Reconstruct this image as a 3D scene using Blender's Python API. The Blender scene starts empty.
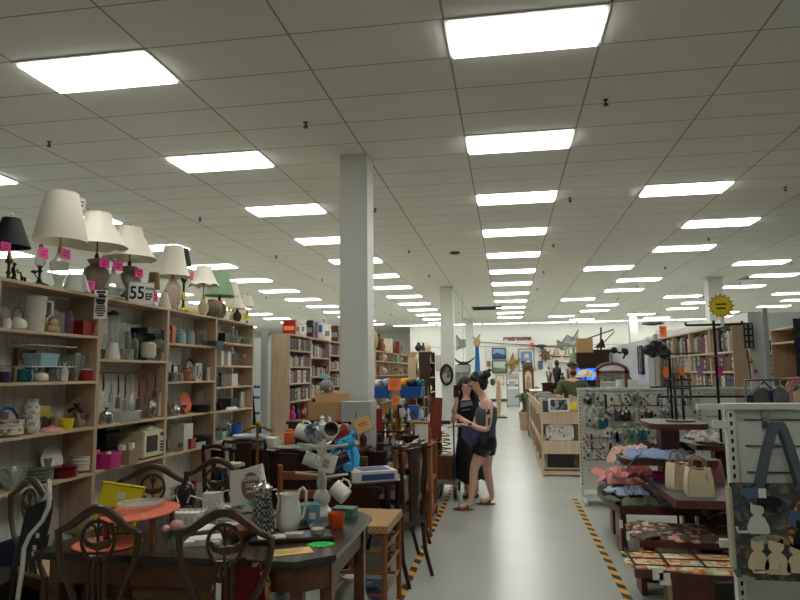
import bpy, bmesh, math, random
from mathutils import Vector, Matrix
RND=random.Random(7)
PI=math.pi
def rd(a): return math.radians(a)
C=bpy.context.scene.collection
# ---------- camera calibration: a photo pixel meets a real plane of the shop ----------
FL,TH,PS,RO,HC=644.2,.112652,.162689,-.0103216,1.62
def ray(u,v):
    p=u-400;q=v-300
    a=p*math.cos(RO)+q*math.sin(RO);b=-p*math.sin(RO)+q*math.cos(RO)
    h=FL*math.cos(TH)+b*math.sin(TH);z=FL*math.sin(TH)-b*math.cos(TH)
    return (-math.sin(PS)*h+math.cos(PS)*a,math.cos(PS)*h+math.sin(PS)*a,z)
def at(u,v,y):
    d=ray(u,v);t=y/d[1];return Vector((d[0]*t,y,HC+d[2]*t))
def lvl(u,v,z):
    d=ray(u,v);t=(z-HC)/d[2];return Vector((d[0]*t,d[1]*t,z))
def pix(x,y,z):
    r=math.cos(PS)*x+math.sin(PS)*y;h=-math.sin(PS)*x+math.cos(PS)*y;z-=HC
    f=h*math.cos(TH)+z*math.sin(TH);up=-h*math.sin(TH)+z*math.cos(TH)
    a=FL*r/f;b=-FL*up/f
    return (400+a*math.cos(RO)-b*math.sin(RO),300+a*math.sin(RO)+b*math.cos(RO))
def alongx(u,x,z):
    lo,hi=1.0,40.0
    for _ in range(40):
        m=(lo+hi)/2
        if (pix(x,m,z)[0]<u)==(x<0): lo=m
        else: hi=m
    return lo
def mpp(x,y): return (-math.sin(PS)*x+math.cos(PS)*y)/FL   # metres per pixel there
# ---------- materials ----------
def lin(c):
    c/=255.0
    return c/12.92 if c<=.04045 else ((c+.055)/1.055)**2.4
def col(c): return (lin(c[0]),lin(c[1]),lin(c[2]),1)
MC={}
def mat(name,c,rough=.55,metal=0,kind=None,c2=None,scale=20,bump=0,emit=0,alpha=1,trans=0):
    if name in MC: return MC[name]
    m=bpy.data.materials.new(name);m.use_nodes=True;nt=m.node_tree;N=nt.nodes;L=nt.links
    b=N['Principled BSDF'];b.inputs['Base Color'].default_value=col(c);b.inputs['Roughness'].default_value=rough;b.inputs['Metallic'].default_value=metal
    if kind:
        tc=N.new('ShaderNodeTexCoord');mp=N.new('ShaderNodeMapping');L.new(tc.outputs['Object'],mp.inputs[0])
        rp=N.new('ShaderNodeValToRGB');rp.color_ramp.elements[0].color=col(c);rp.color_ramp.elements[1].color=col(c2 or tuple(x*.75 for x in c))
        if kind=='wood':
            mp.inputs['Scale'].default_value=(scale,scale,scale*.12)
            t=N.new('ShaderNodeTexNoise');t.inputs['Scale'].default_value=1.5;t.inputs['Detail'].default_value=4
        elif kind=='woodh':
            mp.inputs['Scale'].default_value=(scale,scale*.12,scale)
            t=N.new('ShaderNodeTexNoise');t.inputs['Scale'].default_value=1.5;t.inputs['Detail'].default_value=4
        elif kind=='noise':
            mp.inputs['Scale'].default_value=(scale,)*3
            t=N.new('ShaderNodeTexNoise');t.inputs['Scale'].default_value=1;t.inputs['Detail'].default_value=3
        elif kind=='patch':
            mp.inputs['Scale'].default_value=(scale,)*3
            t=N.new('ShaderNodeTexVoronoi')
        elif kind=='check':
            mp.inputs['Scale'].default_value=(scale,)*3
            t=N.new('ShaderNodeTexChecker');t.inputs['Scale'].default_value=1;t.inputs['Color1'].default_value=(1,1,1,1);t.inputs['Color2'].default_value=(0,0,0,1)
        elif kind=='stripe':
            mp.inputs['Scale'].default_value=(scale,)*3
            t=N.new('ShaderNodeTexWave');t.inputs['Scale'].default_value=1;t.bands_direction='DIAGONAL'
            rp.color_ramp.interpolation='CONSTANT';rp.color_ramp.elements[1].position=.5
        L.new(mp.outputs[0],t.inputs['Vector'])
        o=t.outputs['Fac'] if 'Fac' in t.outputs else (t.outputs['Color'] if kind in('patch','check') else t.outputs[0])
        if kind in('noise','wood','woodh'):
            rp.color_ramp.elements[0].position=.35;rp.color_ramp.elements[1].position=.68
        L.new(o,rp.inputs[0]);L.new(rp.outputs[0],b.inputs['Base Color'])
        if bump:
            bp=N.new('ShaderNodeBump');bp.inputs['Strength'].default_value=bump;L.new(o,bp.inputs['Height']);L.new(bp.outputs[0],b.inputs['Normal'])
    if emit:
        b.inputs['Emission Color'].default_value=col(c);b.inputs['Emission Strength'].default_value=emit
    if alpha<1: b.inputs['Alpha'].default_value=alpha
    MC[name]=m;return m
def multi(name,cols,scale=12,rough=.8):
    """a printed or woven pattern of several colours in irregular patches"""
    if name in MC: return MC[name]
    m=mat(name,cols[0],rough);nt=m.node_tree;N=nt.nodes;L=nt.links;b=N['Principled BSDF']
    tc=N.new('ShaderNodeTexCoord');mp=N.new('ShaderNodeMapping');mp.inputs['Scale'].default_value=(scale,)*3;L.new(tc.outputs['Object'],mp.inputs[0])
    t=N.new('ShaderNodeTexVoronoi');t.inputs['Scale'].default_value=1;L.new(mp.outputs[0],t.inputs['Vector'])
    sx=N.new('ShaderNodeSeparateColor');L.new(t.outputs['Color'],sx.inputs[0])
    rp=N.new('ShaderNodeValToRGB');rp.color_ramp.interpolation='CONSTANT'
    e=rp.color_ramp.elements
    while len(e)<len(cols): e.new(.5)
    for i,c in enumerate(cols): e[i].position=i/len(cols);e[i].color=col(c)
    L.new(sx.outputs[0],rp.inputs[0]);L.new(rp.outputs[0],b.inputs['Base Color']);return m
def glassm(name,c,a=.3):
    if name in MC: return MC[name]
    m=bpy.data.materials.new(name);m.use_nodes=True;nt=m.node_tree;N=nt.nodes;L=nt.links
    for n in list(N): N.remove(n)
    o=N.new('ShaderNodeOutputMaterial');t=N.new('ShaderNodeBsdfTransparent');t.inputs[0].default_value=(.93,.95,.93,1)
    p=N.new('ShaderNodeBsdfPrincipled');p.inputs['Base Color'].default_value=col(c);p.inputs['Roughness'].default_value=.06
    x=N.new('ShaderNodeMixShader');f=N.new('ShaderNodeLayerWeight');f.inputs[0].default_value=.14
    ma=N.new('ShaderNodeMath');ma.operation='MULTIPLY_ADD';ma.inputs[1].default_value=1-a;ma.inputs[2].default_value=a;ma.use_clamp=True
    L.new(f.outputs['Facing'],ma.inputs[0]);L.new(ma.outputs[0],x.inputs[0]);L.new(t.outputs[0],x.inputs[1]);L.new(p.outputs[0],x.inputs[2]);L.new(x.outputs[0],o.inputs[0])
    MC[name]=m;return m
M=dict(
 white=mat('white paint',(222,222,214),.5),gloss=mat('white glaze',(228,226,216),.18),cream=mat('cream enamel',(222,212,184),.3),
 off=mat('off white plastic',(214,212,200),.45),grey=mat('grey plastic',(128,130,130),.5),lgrey=mat('light grey metal',(176,178,174),.4),dgrey=mat('dark grey plastic',(60,62,64),.5),
 black=mat('black plastic',(26,26,28),.4),blackm=mat('black iron',(24,23,23),.45,.4),steel=mat('steel',(190,190,188),.22,1),brass=mat('brass',(168,132,70),.3,1),bronze=mat('bronze',(86,66,44),.4,.7),
 shelfw=mat('pale maple board',(196,170,142),.55,0,'wood',(178,150,122),14),shelfh=mat('pale maple board long',(206,182,152),.55,0,'woodh',(184,158,128),14),
 darkw=mat('dark mahogany',(58,34,24),.3,0,'wood',(38,22,16),18),darkh=mat('dark mahogany long',(62,38,28),.25,0,'woodh',(40,24,18),14),
 midw=mat('mid brown wood',(120,72,42),.45,0,'wood',(92,52,30),16),honey=mat('honey wood',(156,94,50),.45,0,'wood',(126,72,38),16),red_w=mat('red brown wood',(126,50,30),.4,0,'wood',(98,38,24),14),
 shieldw=mat('dark walnut',(84,60,42),.35,0,'wood',(56,38,26),20),apron=mat('walnut veneer',(112,68,38),.4,0,'woodh',(76,44,26),10),ttop=mat('polished dark table top',(64,54,46),.2,0,'woodh',(46,38,32),10),
 mahog=mat('cherry laminate',(96,44,34),.4,0,'woodh',(76,34,28),8),slate=mat('slate grey laminate',(92,88,88),.45),
 red=mat('red enamel',(150,28,34),.35),dred=mat('burgundy',(104,16,26),.3),pink=mat('neon pink card',(255,66,168),.6),orange=mat('orange plastic',(226,96,34),.45),ocard=mat('neon orange card',(255,132,72),.7),
 yellow=mat('yellow plastic',(232,208,24),.4),ycard=mat('yellow card',(238,226,70),.7),lemon=mat('lemon',(236,196,40),.5),teal=mat('teal glaze',(24,104,116),.25),navy=mat('navy',(26,32,70),.5),
 blue=mat('blue plastic',(30,92,170),.4),lblue=mat('pale blue',(150,196,206),.4),mblue=mat('powder blue glaze',(112,156,176),.3),green=mat('green',(60,110,60),.5),sage=mat('sage green',(128,158,118),.7),
 paper=mat('paper',(226,226,218),.8),manila=mat('manila paper',(226,190,116),.8),cardb=mat('cardboard',(188,150,104),.8),tan=mat('tan',(176,148,116),.7),taupe=mat('taupe stoneware',(132,122,104),.5,0,'noise',(116,104,88),30),
 shade=mat('ivory lamp shade',(226,220,202),.8),bshade=mat('black lamp shade',(28,27,26),.7),glass=glassm('clear glass',(200,206,200),.1),pglass=glassm('plum glass',(150,96,130),.5),bglass=mat('black glass',(16,14,16),.12),
 magenta=mat('magenta plastic',(200,40,130),.45),coral=mat('coral woven',(240,124,96),.8,0,'noise',(214,98,74),60,.3),skin=mat('skin',(222,168,142),.5),skin2=mat('fair skin',(232,184,162),.5),
 ink=mat('black ink',(22,22,24),.7),rush=mat('rush weave',(186,150,98),.8,0,'check',(150,116,72),60,.4),foil=mat('foil',(186,186,180),.25,.8,'noise',(120,120,116),40,.6),
 leaf=mat('leaf green',(56,98,44),.6),rose=mat('pale pink petals',(226,170,164),.7),pbrown=mat('brown paint',(140,104,74),.6),clear=glassm('clear plastic',(216,218,214),.2))
# ---------- mesh builder ----------
class B:
    def __init__(s): s.bm=bmesh.new();s.T=Matrix();s.mi=0
    def _f(s,vs,fs,smooth=True):
        V=[s.bm.verts.new(s.T@Vector(v)) for v in vs]
        for f in fs:
            try: q=s.bm.faces.new([V[i] for i in f]);q.material_index=s.mi;q.smooth=smooth
            except ValueError: pass
        return s
    def cb(s,c,d,rx=0,ry=0,rz=0,t=1):   # centred box, t tapers the top
        R=Matrix.Rotation(rz,3,'Z')@Matrix.Rotation(ry,3,'Y')@Matrix.Rotation(rx,3,'X')
        vs=[]
        for z in(-1,1):
            k=t if z>0 else 1
            for x,y in((-1,-1),(1,-1),(1,1),(-1,1)): vs.append(Vector(c)+R@Vector((x*k*d[0]/2,y*k*d[1]/2,z*d[2]/2)))
        return s._f(vs,[(3,2,1,0),(4,5,6,7),(0,1,5,4),(1,2,6,5),(2,3,7,6),(3,0,4,7)],False)
    def bx(s,a,b): return s.cb([(a[i]+b[i])/2 for i in range(3)],[abs(b[i]-a[i]) for i in range(3)])
    def lathe(s,prof,c=(0,0,0),n=18,sx=1,sy=1,cap=True):
        vs=[];fs=[]
        for r,z in prof:
            for i in range(n):
                a=2*PI*i/n;vs.append((c[0]+r*sx*math.cos(a),c[1]+r*sy*math.sin(a),c[2]+z))
        for j in range(len(prof)-1):
            for i in range(n): fs.append((j*n+i,j*n+(i+1)%n,(j+1)*n+(i+1)%n,(j+1)*n+i))
        if cap:
            if prof[0][0]>1e-4: fs.append(tuple(range(n))[::-1])
            if prof[-1][0]>1e-4: fs.append(tuple((len(prof)-1)*n+i for i in range(n)))
        return s._f(vs,fs)
    def tube(s,pts,r,n=8,closed=False):
        pts=[Vector(p) for p in pts];k=len(pts);vs=[];fs=[]
        if not hasattr(r,'__len__'): r=[r]*k
        prev=None
        for i,p in enumerate(pts):
            if closed: t=pts[(i+1)%k]-pts[i-1]
            else: t=pts[min(i+1,k-1)]-pts[max(i-1,0)]
            t.normalize()
            u=(Vector((0,0,1)) if abs(t.z)<.9 else Vector((1,0,0))) if prev is None else prev
            a=(u-t*u.dot(t)).normalized();prev=a;b=t.cross(a)
            for j in range(n):
                g=2*PI*j/n;vs.append(p+(a*math.cos(g)+b*math.sin(g))*r[i])
        for i in range(k if closed else k-1):
            for j in range(n):
                i2=(i+1)%k;fs.append((i*n+j,i*n+(j+1)%n,i2*n+(j+1)%n,i2*n+j))
        if not closed: fs.append(tuple(range(n))[::-1]);fs.append(tuple((k-1)*n+j for j in range(n)))
        return s._f(vs,fs)
    def ball(s,c,r,n=12,m=8):
        if not hasattr(r,'__len__'): r=(r,r,r)
        pr=[(math.sin(PI*j/m),-math.cos(PI*j/m)) for j in range(m+1)]
        vs=[];fs=[]
        for q,z in pr:
            for i in range(n):
                a=2*PI*i/n;vs.append((c[0]+r[0]*q*math.cos(a),c[1]+r[1]*q*math.sin(a),c[2]+r[2]*z))
        for j in range(m):
            for i in range(n): fs.append((j*n+i,j*n+(i+1)%n,(j+1)*n+(i+1)%n,(j+1)*n+i))
        s._f(vs,fs);return s
    def prism(s,pts,a,b,plane='xy'):
        n=len(pts)
        f={'xy':lambda p,h:(p[0],p[1],h),'xz':lambda p,h:(p[0],h,p[1]),'yz':lambda p,h:(h,p[0],p[1])}[plane]
        vs=[f(p,a) for p in pts]+[f(p,b) for p in pts]
        fs=[tuple(range(n))[::-1],tuple(n+i for i in range(n))]+[(i,(i+1)%n,n+(i+1)%n,n+i) for i in range(n)]
        return s._f(vs,fs,False)
    def sheet(s,nx,ny,fn,th=.004):
        """a cloth-like surface fn(u,v)->(x,y,z), given thickness"""
        vs=[];fs=[];K=(nx+1)*(ny+1)
        for o in(0,-th):
            for j in range(ny+1):
                for i in range(nx+1):
                    p=fn(i/nx,j/ny);vs.append((p[0],p[1],p[2]+o))
        for j in range(ny):
            for i in range(nx):
                a=j*(nx+1)+i;q=(a,a+1,a+nx+2,a+nx+1);fs.append(q);fs.append(tuple(K+k for k in q)[::-1])
        for i in range(nx):
            a=i;fs.append((a+1,a,K+a,K+a+1));a=ny*(nx+1)+i;fs.append((a,a+1,K+a+1,K+a))
        for j in range(ny):
            a=j*(nx+1);fs.append((a,a+nx+1,K+a+nx+1,K+a));a=a+nx;fs.append((a+nx+1,a,K+a,K+a+nx+1))
        return s._f(vs,fs)
    def mesh(s,name,mats,merge=True):
        bmesh.ops.recalc_face_normals(s.bm,faces=s.bm.faces[:])
        me=bpy.data.meshes.new(name);s.bm.to_mesh(me);s.bm.free()
        for m in (mats if isinstance(mats,(list,tuple)) else [mats]): me.materials.append(m)
        me.set_sharp_from_angle(angle=rd(38));return me
def tag(o,label=None,cat=None,group=None,kind=None):
    if label: o['label']=label
    if cat: o['category']=cat
    if group: o['group']=group
    if kind: o['kind']=kind
    return o
def T(name,label,cat,loc,rz=0,group=None,sc=1,rot=None):
    o=bpy.data.objects.new(name,None);C.objects.link(o);o.location=loc;o.rotation_euler=rot or (0,0,rz);o.scale=(sc,)*3;o.empty_display_size=.05
    return tag(o,label,cat,group)
def P(name,b,m,parent,label=None):
    o=bpy.data.objects.new(name,b if isinstance(b,bpy.types.Mesh) else b.mesh(name,m));C.objects.link(o);o.parent=parent
    return tag(o,label)
def S(name,b,m,label,cat,loc=(0,0,0),rz=0,group=None,kind=None,rot=None):
    o=bpy.data.objects.new(name,b if isinstance(b,bpy.types.Mesh) else b.mesh(name,m));C.objects.link(o);o.location=loc;o.rotation_euler=rot or (0,0,rz)
    return tag(o,label,cat,group,kind)
def dup(root,loc,rz=None,label=None,group=None,name=None):
    r=root.copy();C.objects.link(r);r.location=loc
    if rz is not None: r.rotation_euler=(0,0,rz)
    if label: r['label']=label
    if group: r['group']=group
    for ch in list(root.children):
        c=ch.copy();C.objects.link(c);c.parent=r
        for g in list(ch.children): d=g.copy();C.objects.link(d);d.parent=c
    return r
def struct(name,b,m,label=None):
    o=bpy.data.objects.new(name,b.mesh(name,m));C.objects.link(o);o['kind']='structure'
    if label:o['label']=label
    return o
def text(s,size,parent,m,loc,rot,name='lettering',bold=0,depth=.001,sx=1,label=None):
    cu=bpy.data.curves.new(name,'FONT');cu.body=s;cu.size=size;cu.extrude=depth;cu.offset=bold;cu.align_x='CENTER';cu.align_y='CENTER'
    t=bpy.data.objects.new('tmp',cu);C.objects.link(t)
    dg=bpy.context.evaluated_depsgraph_get();me=bpy.data.meshes.new_from_object(t.evaluated_get(dg))
    bpy.data.objects.remove(t);me.materials.clear();me.materials.append(m)
    o=bpy.data.objects.new(name,me);C.objects.link(o);o.location=loc;o.rotation_euler=rot;o.scale=(sx,1,1)
    if parent:o.parent=parent
    return tag(o,label)
ORD=['first','second','third','fourth','fifth','sixth','seventh','eighth','ninth','tenth','eleventh','twelfth','thirteenth','fourteenth','fifteenth']
# ---------- room shell ----------
CE=4.268
def ceilmat():
    m=mat('acoustic ceiling tile',(226,222,206),.9);nt=m.node_tree;N=nt.nodes;L=nt.links;b=N['Principled BSDF']
    g=N.new('ShaderNodeNewGeometry');sp=N.new('ShaderNodeSeparateXYZ');L.new(g.outputs['Position'],sp.inputs[0])
    def line(out,o,w,half):
        a=N.new('ShaderNodeMath');a.operation='ADD';a.inputs[1].default_value=-o+w*200;L.new(out,a.inputs[0])
        d=N.new('ShaderNodeMath');d.operation='DIVIDE';d.inputs[1].default_value=w;L.new(a.outputs[0],d.inputs[0])
        f=N.new('ShaderNodeMath');f.operation='FRACT';L.new(d.outputs[0],f.inputs[0])
        p=N.new('ShaderNodeMath');p.operation='PINGPONG';p.inputs[1].default_value=.5;L.new(f.outputs[0],p.inputs[0])
        c=N.new('ShaderNodeMath');c.operation='LESS_THAN';c.inputs[1].default_value=half/w;L.new(p.outputs[0],c.inputs[0]);return c
    a=line(sp.outputs[0],-.399,1.2192,.009);c=line(sp.outputs[1],4.585,.6096,.007)
    mx=N.new('ShaderNodeMath');mx.operation='MAXIMUM';L.new(a.outputs[0],mx.inputs[0]);L.new(c.outputs[0],mx.inputs[1])
    no=N.new('ShaderNodeTexNoise');no.inputs['Scale'].default_value=60;L.new(g.outputs['Position'],no.inputs['Vector'])
    n2=N.new('ShaderNodeTexNoise');n2.inputs['Scale'].default_value=.9;L.new(g.outputs['Position'],n2.inputs['Vector'])
    rp=N.new('ShaderNodeValToRGB');rp.color_ramp.elements[0].color=col((224,222,212));rp.color_ramp.elements[1].color=col((240,238,228))
    ad=N.new('ShaderNodeMath');ad.operation='MULTIPLY_ADD';ad.inputs[1].default_value=.5;L.new(no.outputs[0],ad.inputs[0])
    hf=N.new('ShaderNodeMath');hf.operation='MULTIPLY';hf.inputs[1].default_value=.5;L.new(n2.outputs[0],hf.inputs[0]);L.new(hf.outputs[0],ad.inputs[2]);L.new(ad.outputs[0],rp.inputs[0])
    mi=N.new('ShaderNodeMix');mi.data_type='RGBA';L.new(mx.outputs[0],mi.inputs[0]);L.new(rp.outputs[0],mi.inputs[6]);mi.inputs[7].default_value=col((160,156,142));L.new(mi.outputs[2],b.inputs['Base Color'])
    return m
def floormat():
    m=mat('polished pale concrete',(170,172,166),.24);nt=m.node_tree;N=nt.nodes;L=nt.links;b=N['Principled BSDF']
    g=N.new('ShaderNodeNewGeometry');n=N.new('ShaderNodeTexNoise');n.inputs['Scale'].default_value=1.3;n.inputs['Detail'].default_value=6;L.new(g.outputs['Position'],n.inputs['Vector'])
    rp=N.new('ShaderNodeValToRGB');rp.color_ramp.elements[0].position=.3;rp.color_ramp.elements[1].position=.7
    rp.color_ramp.elements[0].color=col((178,182,174));rp.color_ramp.elements[1].color=col((184,187,179));L.new(n.outputs[0],rp.inputs[0]);L.new(rp.outputs[0],b.inputs['Base Color'])
    r2=N.new('ShaderNodeMapRange');r2.inputs[3].default_value=.24;r2.inputs[4].default_value=.28;L.new(n.outputs[0],r2.inputs[0]);L.new(r2.outputs[0],b.inputs['Roughness'])
    b.inputs['Specular IOR Level'].default_value=.4
    return m
wallm=mat('white wall paint',(236,236,230),.7)
struct('floor',B().bx((-16,-5,-.1),(16,42,0)),floormat())
struct('ceiling',B().bx((-16,-5,CE),(16,42,CE+.1)),ceilmat())
struct('wall_back',B().bx((-5.4,36.3,0),(16,36.5,CE)),wallm)
struct('wall_back_left',B().bx((-16,41.8,0),(-4,42,CE)),wallm)
struct('wall_right',B().bx((16,-5,0),(16.2,42,CE)),wallm)
struct('wall_left',B().bx((-16.2,-5,0),(-16,42,CE)),wallm)
struct('wall_front',B().bx((-16,-5.2,0),(16,-5,CE)),wallm)
struct('trim_1',B().bx((-5.2,36.27,3.02),(10,36.3,3.05)).bx((-1.15,36.27,.1),(-1.13,36.3,3.02)).bx((1.2,36.27,.1),(1.22,36.3,3.02)).bx((6.2,36.27,.1),(6.22,36.3,3.02)),mat('grey seam',(176,176,168),.6))
struct('baseboard_back',B().bx((-5.2,36.26,0),(10,36.3,.14)),M['dgrey'])
colm=mat('white column paint',(214,216,208),.45)
def column(x0,x1,y0,w):
    b=B().bx((x0,y0,0),(x1,y0+w,CE));struct('column',b,colm,'square white painted column')
column(-1.94,-1.60,7.39,.36);column(-2.0,-1.6,19.85,.4);column(-2.0,-1.61,32.2,.4);column(5.75,6.15,19.5,.4);column(5.85,6.22,32.2,.4)
# ceiling lights
emm=bpy.data.materials.new('fluorescent lens');emm.use_nodes=True
def _em():
    nt=emm.node_tree;N=nt.nodes;L=nt.links
    for n in list(N): N.remove(n)
    o=N.new('ShaderNodeOutputMaterial');e=N.new('ShaderNodeEmission');L.new(e.outputs[0],o.inputs[0])
    tc=N.new('ShaderNodeTexCoord');s=N.new('ShaderNodeSeparateXYZ');L.new(tc.outputs['Object'],s.inputs[0])
    a=N.new('ShaderNodeMath');a.operation='ABSOLUTE';L.new(s.outputs[1],a.inputs[0])
    mr=N.new('ShaderNodeMapRange');mr.inputs[1].default_value=.02;mr.inputs[2].default_value=.27;mr.inputs[3].default_value=1.12;mr.inputs[4].default_value=.62;L.new(a.outputs[0],mr.inputs[0])
    m=N.new('ShaderNodeMath');m.operation='MULTIPLY';m.inputs[1].default_value=LAMP;L.new(mr.outputs[0],m.inputs[0]);L.new(m.outputs[0],e.inputs[1]);e.inputs[0].default_value=(1,1,.95,1)
LAMP=22.0
_em()
emw=mat('strip lens',(255,255,245),.5,emit=11)
def fixture(loc,label,group):
    t=T('ceiling_light',label,'ceiling light',loc,0,group)
    f=B();w,d=.6096,.3048
    f.bx((-w,-d,-.012),(w,-d+.035,.02)).bx((-w,d-.035,-.012),(w,d,.02)).bx((-w,-d,-.012),(-w+.03,d,.02)).bx((w-.03,-d,-.012),(w,d,.02))
    P('frame',f,M['white'],t);P('diffuser',B().bx((-w+.03,-d+.035,-.03),(w-.03,d-.035,.01)),emm,t);return t
ROWN={-12:'far left row by the wall',-9:'row left of the shelving lamps',-6:'row above the left shelving',-3:'row left of the front column',0:'row over the open aisle',3:'first row right of the aisle',6:'second row right of the aisle',9:'rightmost row of panels'}
l0=None
for k0 in(-12,-9,-6,-3,0,3,6,9):
    n=0
    for m in range(-12,52,4):
        if abs(k0)>=9 and m<4: continue
        if m<0 and (k0 in(-6,-3,6) or m<-8): continue
        if k0==0 and m>46: continue
        k=k0-1 if (k0>0 and m%12==8) else k0
        x=-.399+1.2192*(k+.5);y=4.585+.6096*(m+.5)
        u,v=pix(x,y,CE) if y>0 else (0,-99)
        if y>0 and (u<-40 or u>840): continue
        vis=v>-5 and y>0
        if k0==-6 and m<4: continue
        if vis: n+=1
        lab='white recessed fluorescent panel, '+ORD[min(n-1,14)]+' from the front in the '+ROWN[k0] if vis else 'white recessed fluorescent panel behind the viewpoint in the '+ROWN[k0]
        if l0 is None: l0=fixture((x,y,CE),lab,'fluorescent ceiling panels')
        else: dup(l0,(x,y,CE),None,lab,'fluorescent ceiling panels')
for i in range(9):
    x=-5+2.5*i;t=T('linear_light','long fluorescent strip light along the back wall, '+ORD[i]+' from the left','ceiling light',(x,35.4,CE),0,'strip lights along the back wall')
    P('housing',B().bx((-1.2,-.1,-.03),(1.2,.1,0)),M['white'],t);P('diffuser',B().bx((-1.18,-.08,-.06),(1.18,.08,-.03)),emw,t)
# sprinklers
s0=None
for i,x in enumerate((-8.1,-5.05,-2.03,1.03,4.09,7.1)):
    for j in range(8):
        y=6.32+3.66*j
        u,v=pix(x,y,CE)
        if not(0<u<800 and v>0): continue
        lab='small metal sprinkler head under the ceiling, '+ORD[j]+' from the front, '+['far left line','left line','line left of the aisle','line over the aisle','right line','far right line'][i]
        if s0 is None:
            s0=T('sprinkler_head',lab,'sprinkler',(x,y,CE-.001),0,'ceiling sprinkler heads',.75)
            P('pipe',B().lathe([(.035,-.008),(.035,0)],(0,0,0),12).tube([(0,0,0),(0,0,-.05)],.013),M['bronze'],s0)
            P('deflector',B().lathe([(.01,-.05),(.036,-.075),(.036,-.08),(0,-.082)],(0,0,0),12).tube([(-.02,0,-.045),(-.025,0,-.07)],.004).tube([(.02,0,-.045),(.025,0,-.07)],.004),M['bronze'],s0)
        else: dup(s0,(x,y,CE-.001),None,lab)
v=T('air_vent','dark slotted air return grille in the ceiling over the aisle','vent',(-.75,26.9,CE-.001))
f=B().bx((-.61,-.62,-.03),(.61,-.56,0)).bx((-.61,.56,-.03),(.61,.62,0)).bx((-.61,-.62,-.03),(-.55,.62,0)).bx((.55,-.62,-.03),(.61,.62,0));P('frame',f,M['dgrey'],v)
f=B()
for i in range(9): f.cb((0,-.5+i*.125,-.02),(1.1,.05,.012),rx=.5)
P('louvre',f,M['black'],v)
S('smoke_detector',B().lathe([(.11,0),(.11,-.03),(.05,-.05),(0,-.05)],n=16),M['bronze'],'small round brown detector disc on the ceiling left of the aisle','detector',(-1.07,14.1,CE-.001))
S('ceiling_vent',B().bx((-.3,-.3,-.02),(.3,.3,0)).bx((-.2,-.2,-.035),(.2,.2,-.02)),M['grey'],'small grey square air diffuser in the ceiling at right','vent',(7.1,19.9,CE-.001))
# floor tapes
tapem=mat('black and yellow hazard tape',(216,160,40),.6,0,'stripe',(28,24,20),2.8)
S('floor_tape',B().bx((-.03,2.6,.0),(.03,16.5,.003)),tapem,'black and yellow striped tape along left edge of the aisle floor','tape',(-.81,0,.0005))
S('floor_tape',B().bx((-.03,2.6,.0),(.03,8.75,.003)),tapem,'black and yellow striped tape along right edge of the aisle floor','tape',(.805,0,.0005))
# ---------- camera ----------
cd=bpy.data.cameras.new('camera');cam=bpy.data.objects.new('camera',cd);C.objects.link(cam)
cd.sensor_width=36;cd.lens=FL*36/800;cd.clip_end=120;cd.clip_start=.05
fw=Vector((-math.sin(PS)*math.cos(TH),math.cos(PS)*math.cos(TH),math.sin(TH)));rt=Vector((math.cos(PS),math.sin(PS),0));up=rt.cross(fw)
# roll: photo turned by RO
r2=rt*math.cos(RO)+up*math.sin(RO)*-1*-1;u2=rt.cross(fw)
c_,s_=math.cos(RO),math.sin(RO)
X=rt*c_+up*s_;Y=up*c_-rt*s_
R=Matrix((X,Y,-fw)).transposed();cam.matrix_world=Matrix.Translation((0,0,HC))@R.to_4x4()
bpy.context.scene.camera=cam
sc=bpy.context.scene
sc.view_settings.view_transform='Standard';sc.view_settings.look='None';sc.view_settings.gamma=1;sc.view_settings.use_curve_mapping=False;sc.view_settings.exposure=-.68
w=bpy.data.worlds.new('world');sc.world=w;w.use_nodes=True;w.node_tree.nodes['Background'].inputs[0].default_value=(.5,.52,.5,1);w.node_tree.nodes['Background'].inputs[1].default_value=.05
# ---------- left shelving: four joined maple bays ----------
XF=-3.683;XB=-3.985;TOPZ=2.357
gridm=mat('white grid backing',(222,222,214),.5);gline=mat('grid line',(196,198,192),.5)
BAYS=[(4.17,5.385,[1.982,1.577,1.167,.763]),(5.385,6.604,[1.776,1.17,.763]),(6.604,7.81,[1.98,1.55,1.163,.757]),(7.81,9.05,[2.052,1.744,1.465,1.148,.77])]
BN=['first bay of the left shelving','second bay of the left shelving','third bay of the left shelving','fourth bay of the left shelving']
for i,(y0,y1,zs) in enumerate(BAYS):
    t=T('shelving_unit','pale maple shelving unit with white grid back, '+['nearest bay at the left edge','second bay, holding the microwave','third bay, holding the orange disc','farthest bay before the hanging dark coat'][i],'shelf unit',(XF,y0,0),0,'maple shelving units along the left')
    g=.0015;yy=y1-y0
    P('side_panel',B().bx((-.302,g,0),(0,.024,TOPZ-.024)),M['shelfw'],t);P('side_panel',B().bx((-.302,yy-.024,0),(0,yy-g,TOPZ-.024)),M['shelfw'],t)
    b=B().bx((-.34,g,0),(-.318,yy-g,TOPZ-.03));b.mi=1
    k=0
    while .05+k*.11<yy-.03: b.bx((-.318,.04+k*.11,.1),(-.316,.044+k*.11,TOPZ-.05));k+=1
    for k in range(17): b.bx((-.318,.03,.15+k*.13),(-.316,yy-.03,.154+k*.13))
    P('grid_back',b,[gridm,gline],t)
    P('top_board',B().bx((-.36,g,TOPZ-.024),(0.004,yy-g,TOPZ)),M['shelfh'],t)
    for z in zs+[.12]: P('shelf_board',B().bx((-.312,.024,z-.024),(.002,yy-.024,z)),M['shelfh'],t)
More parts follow.
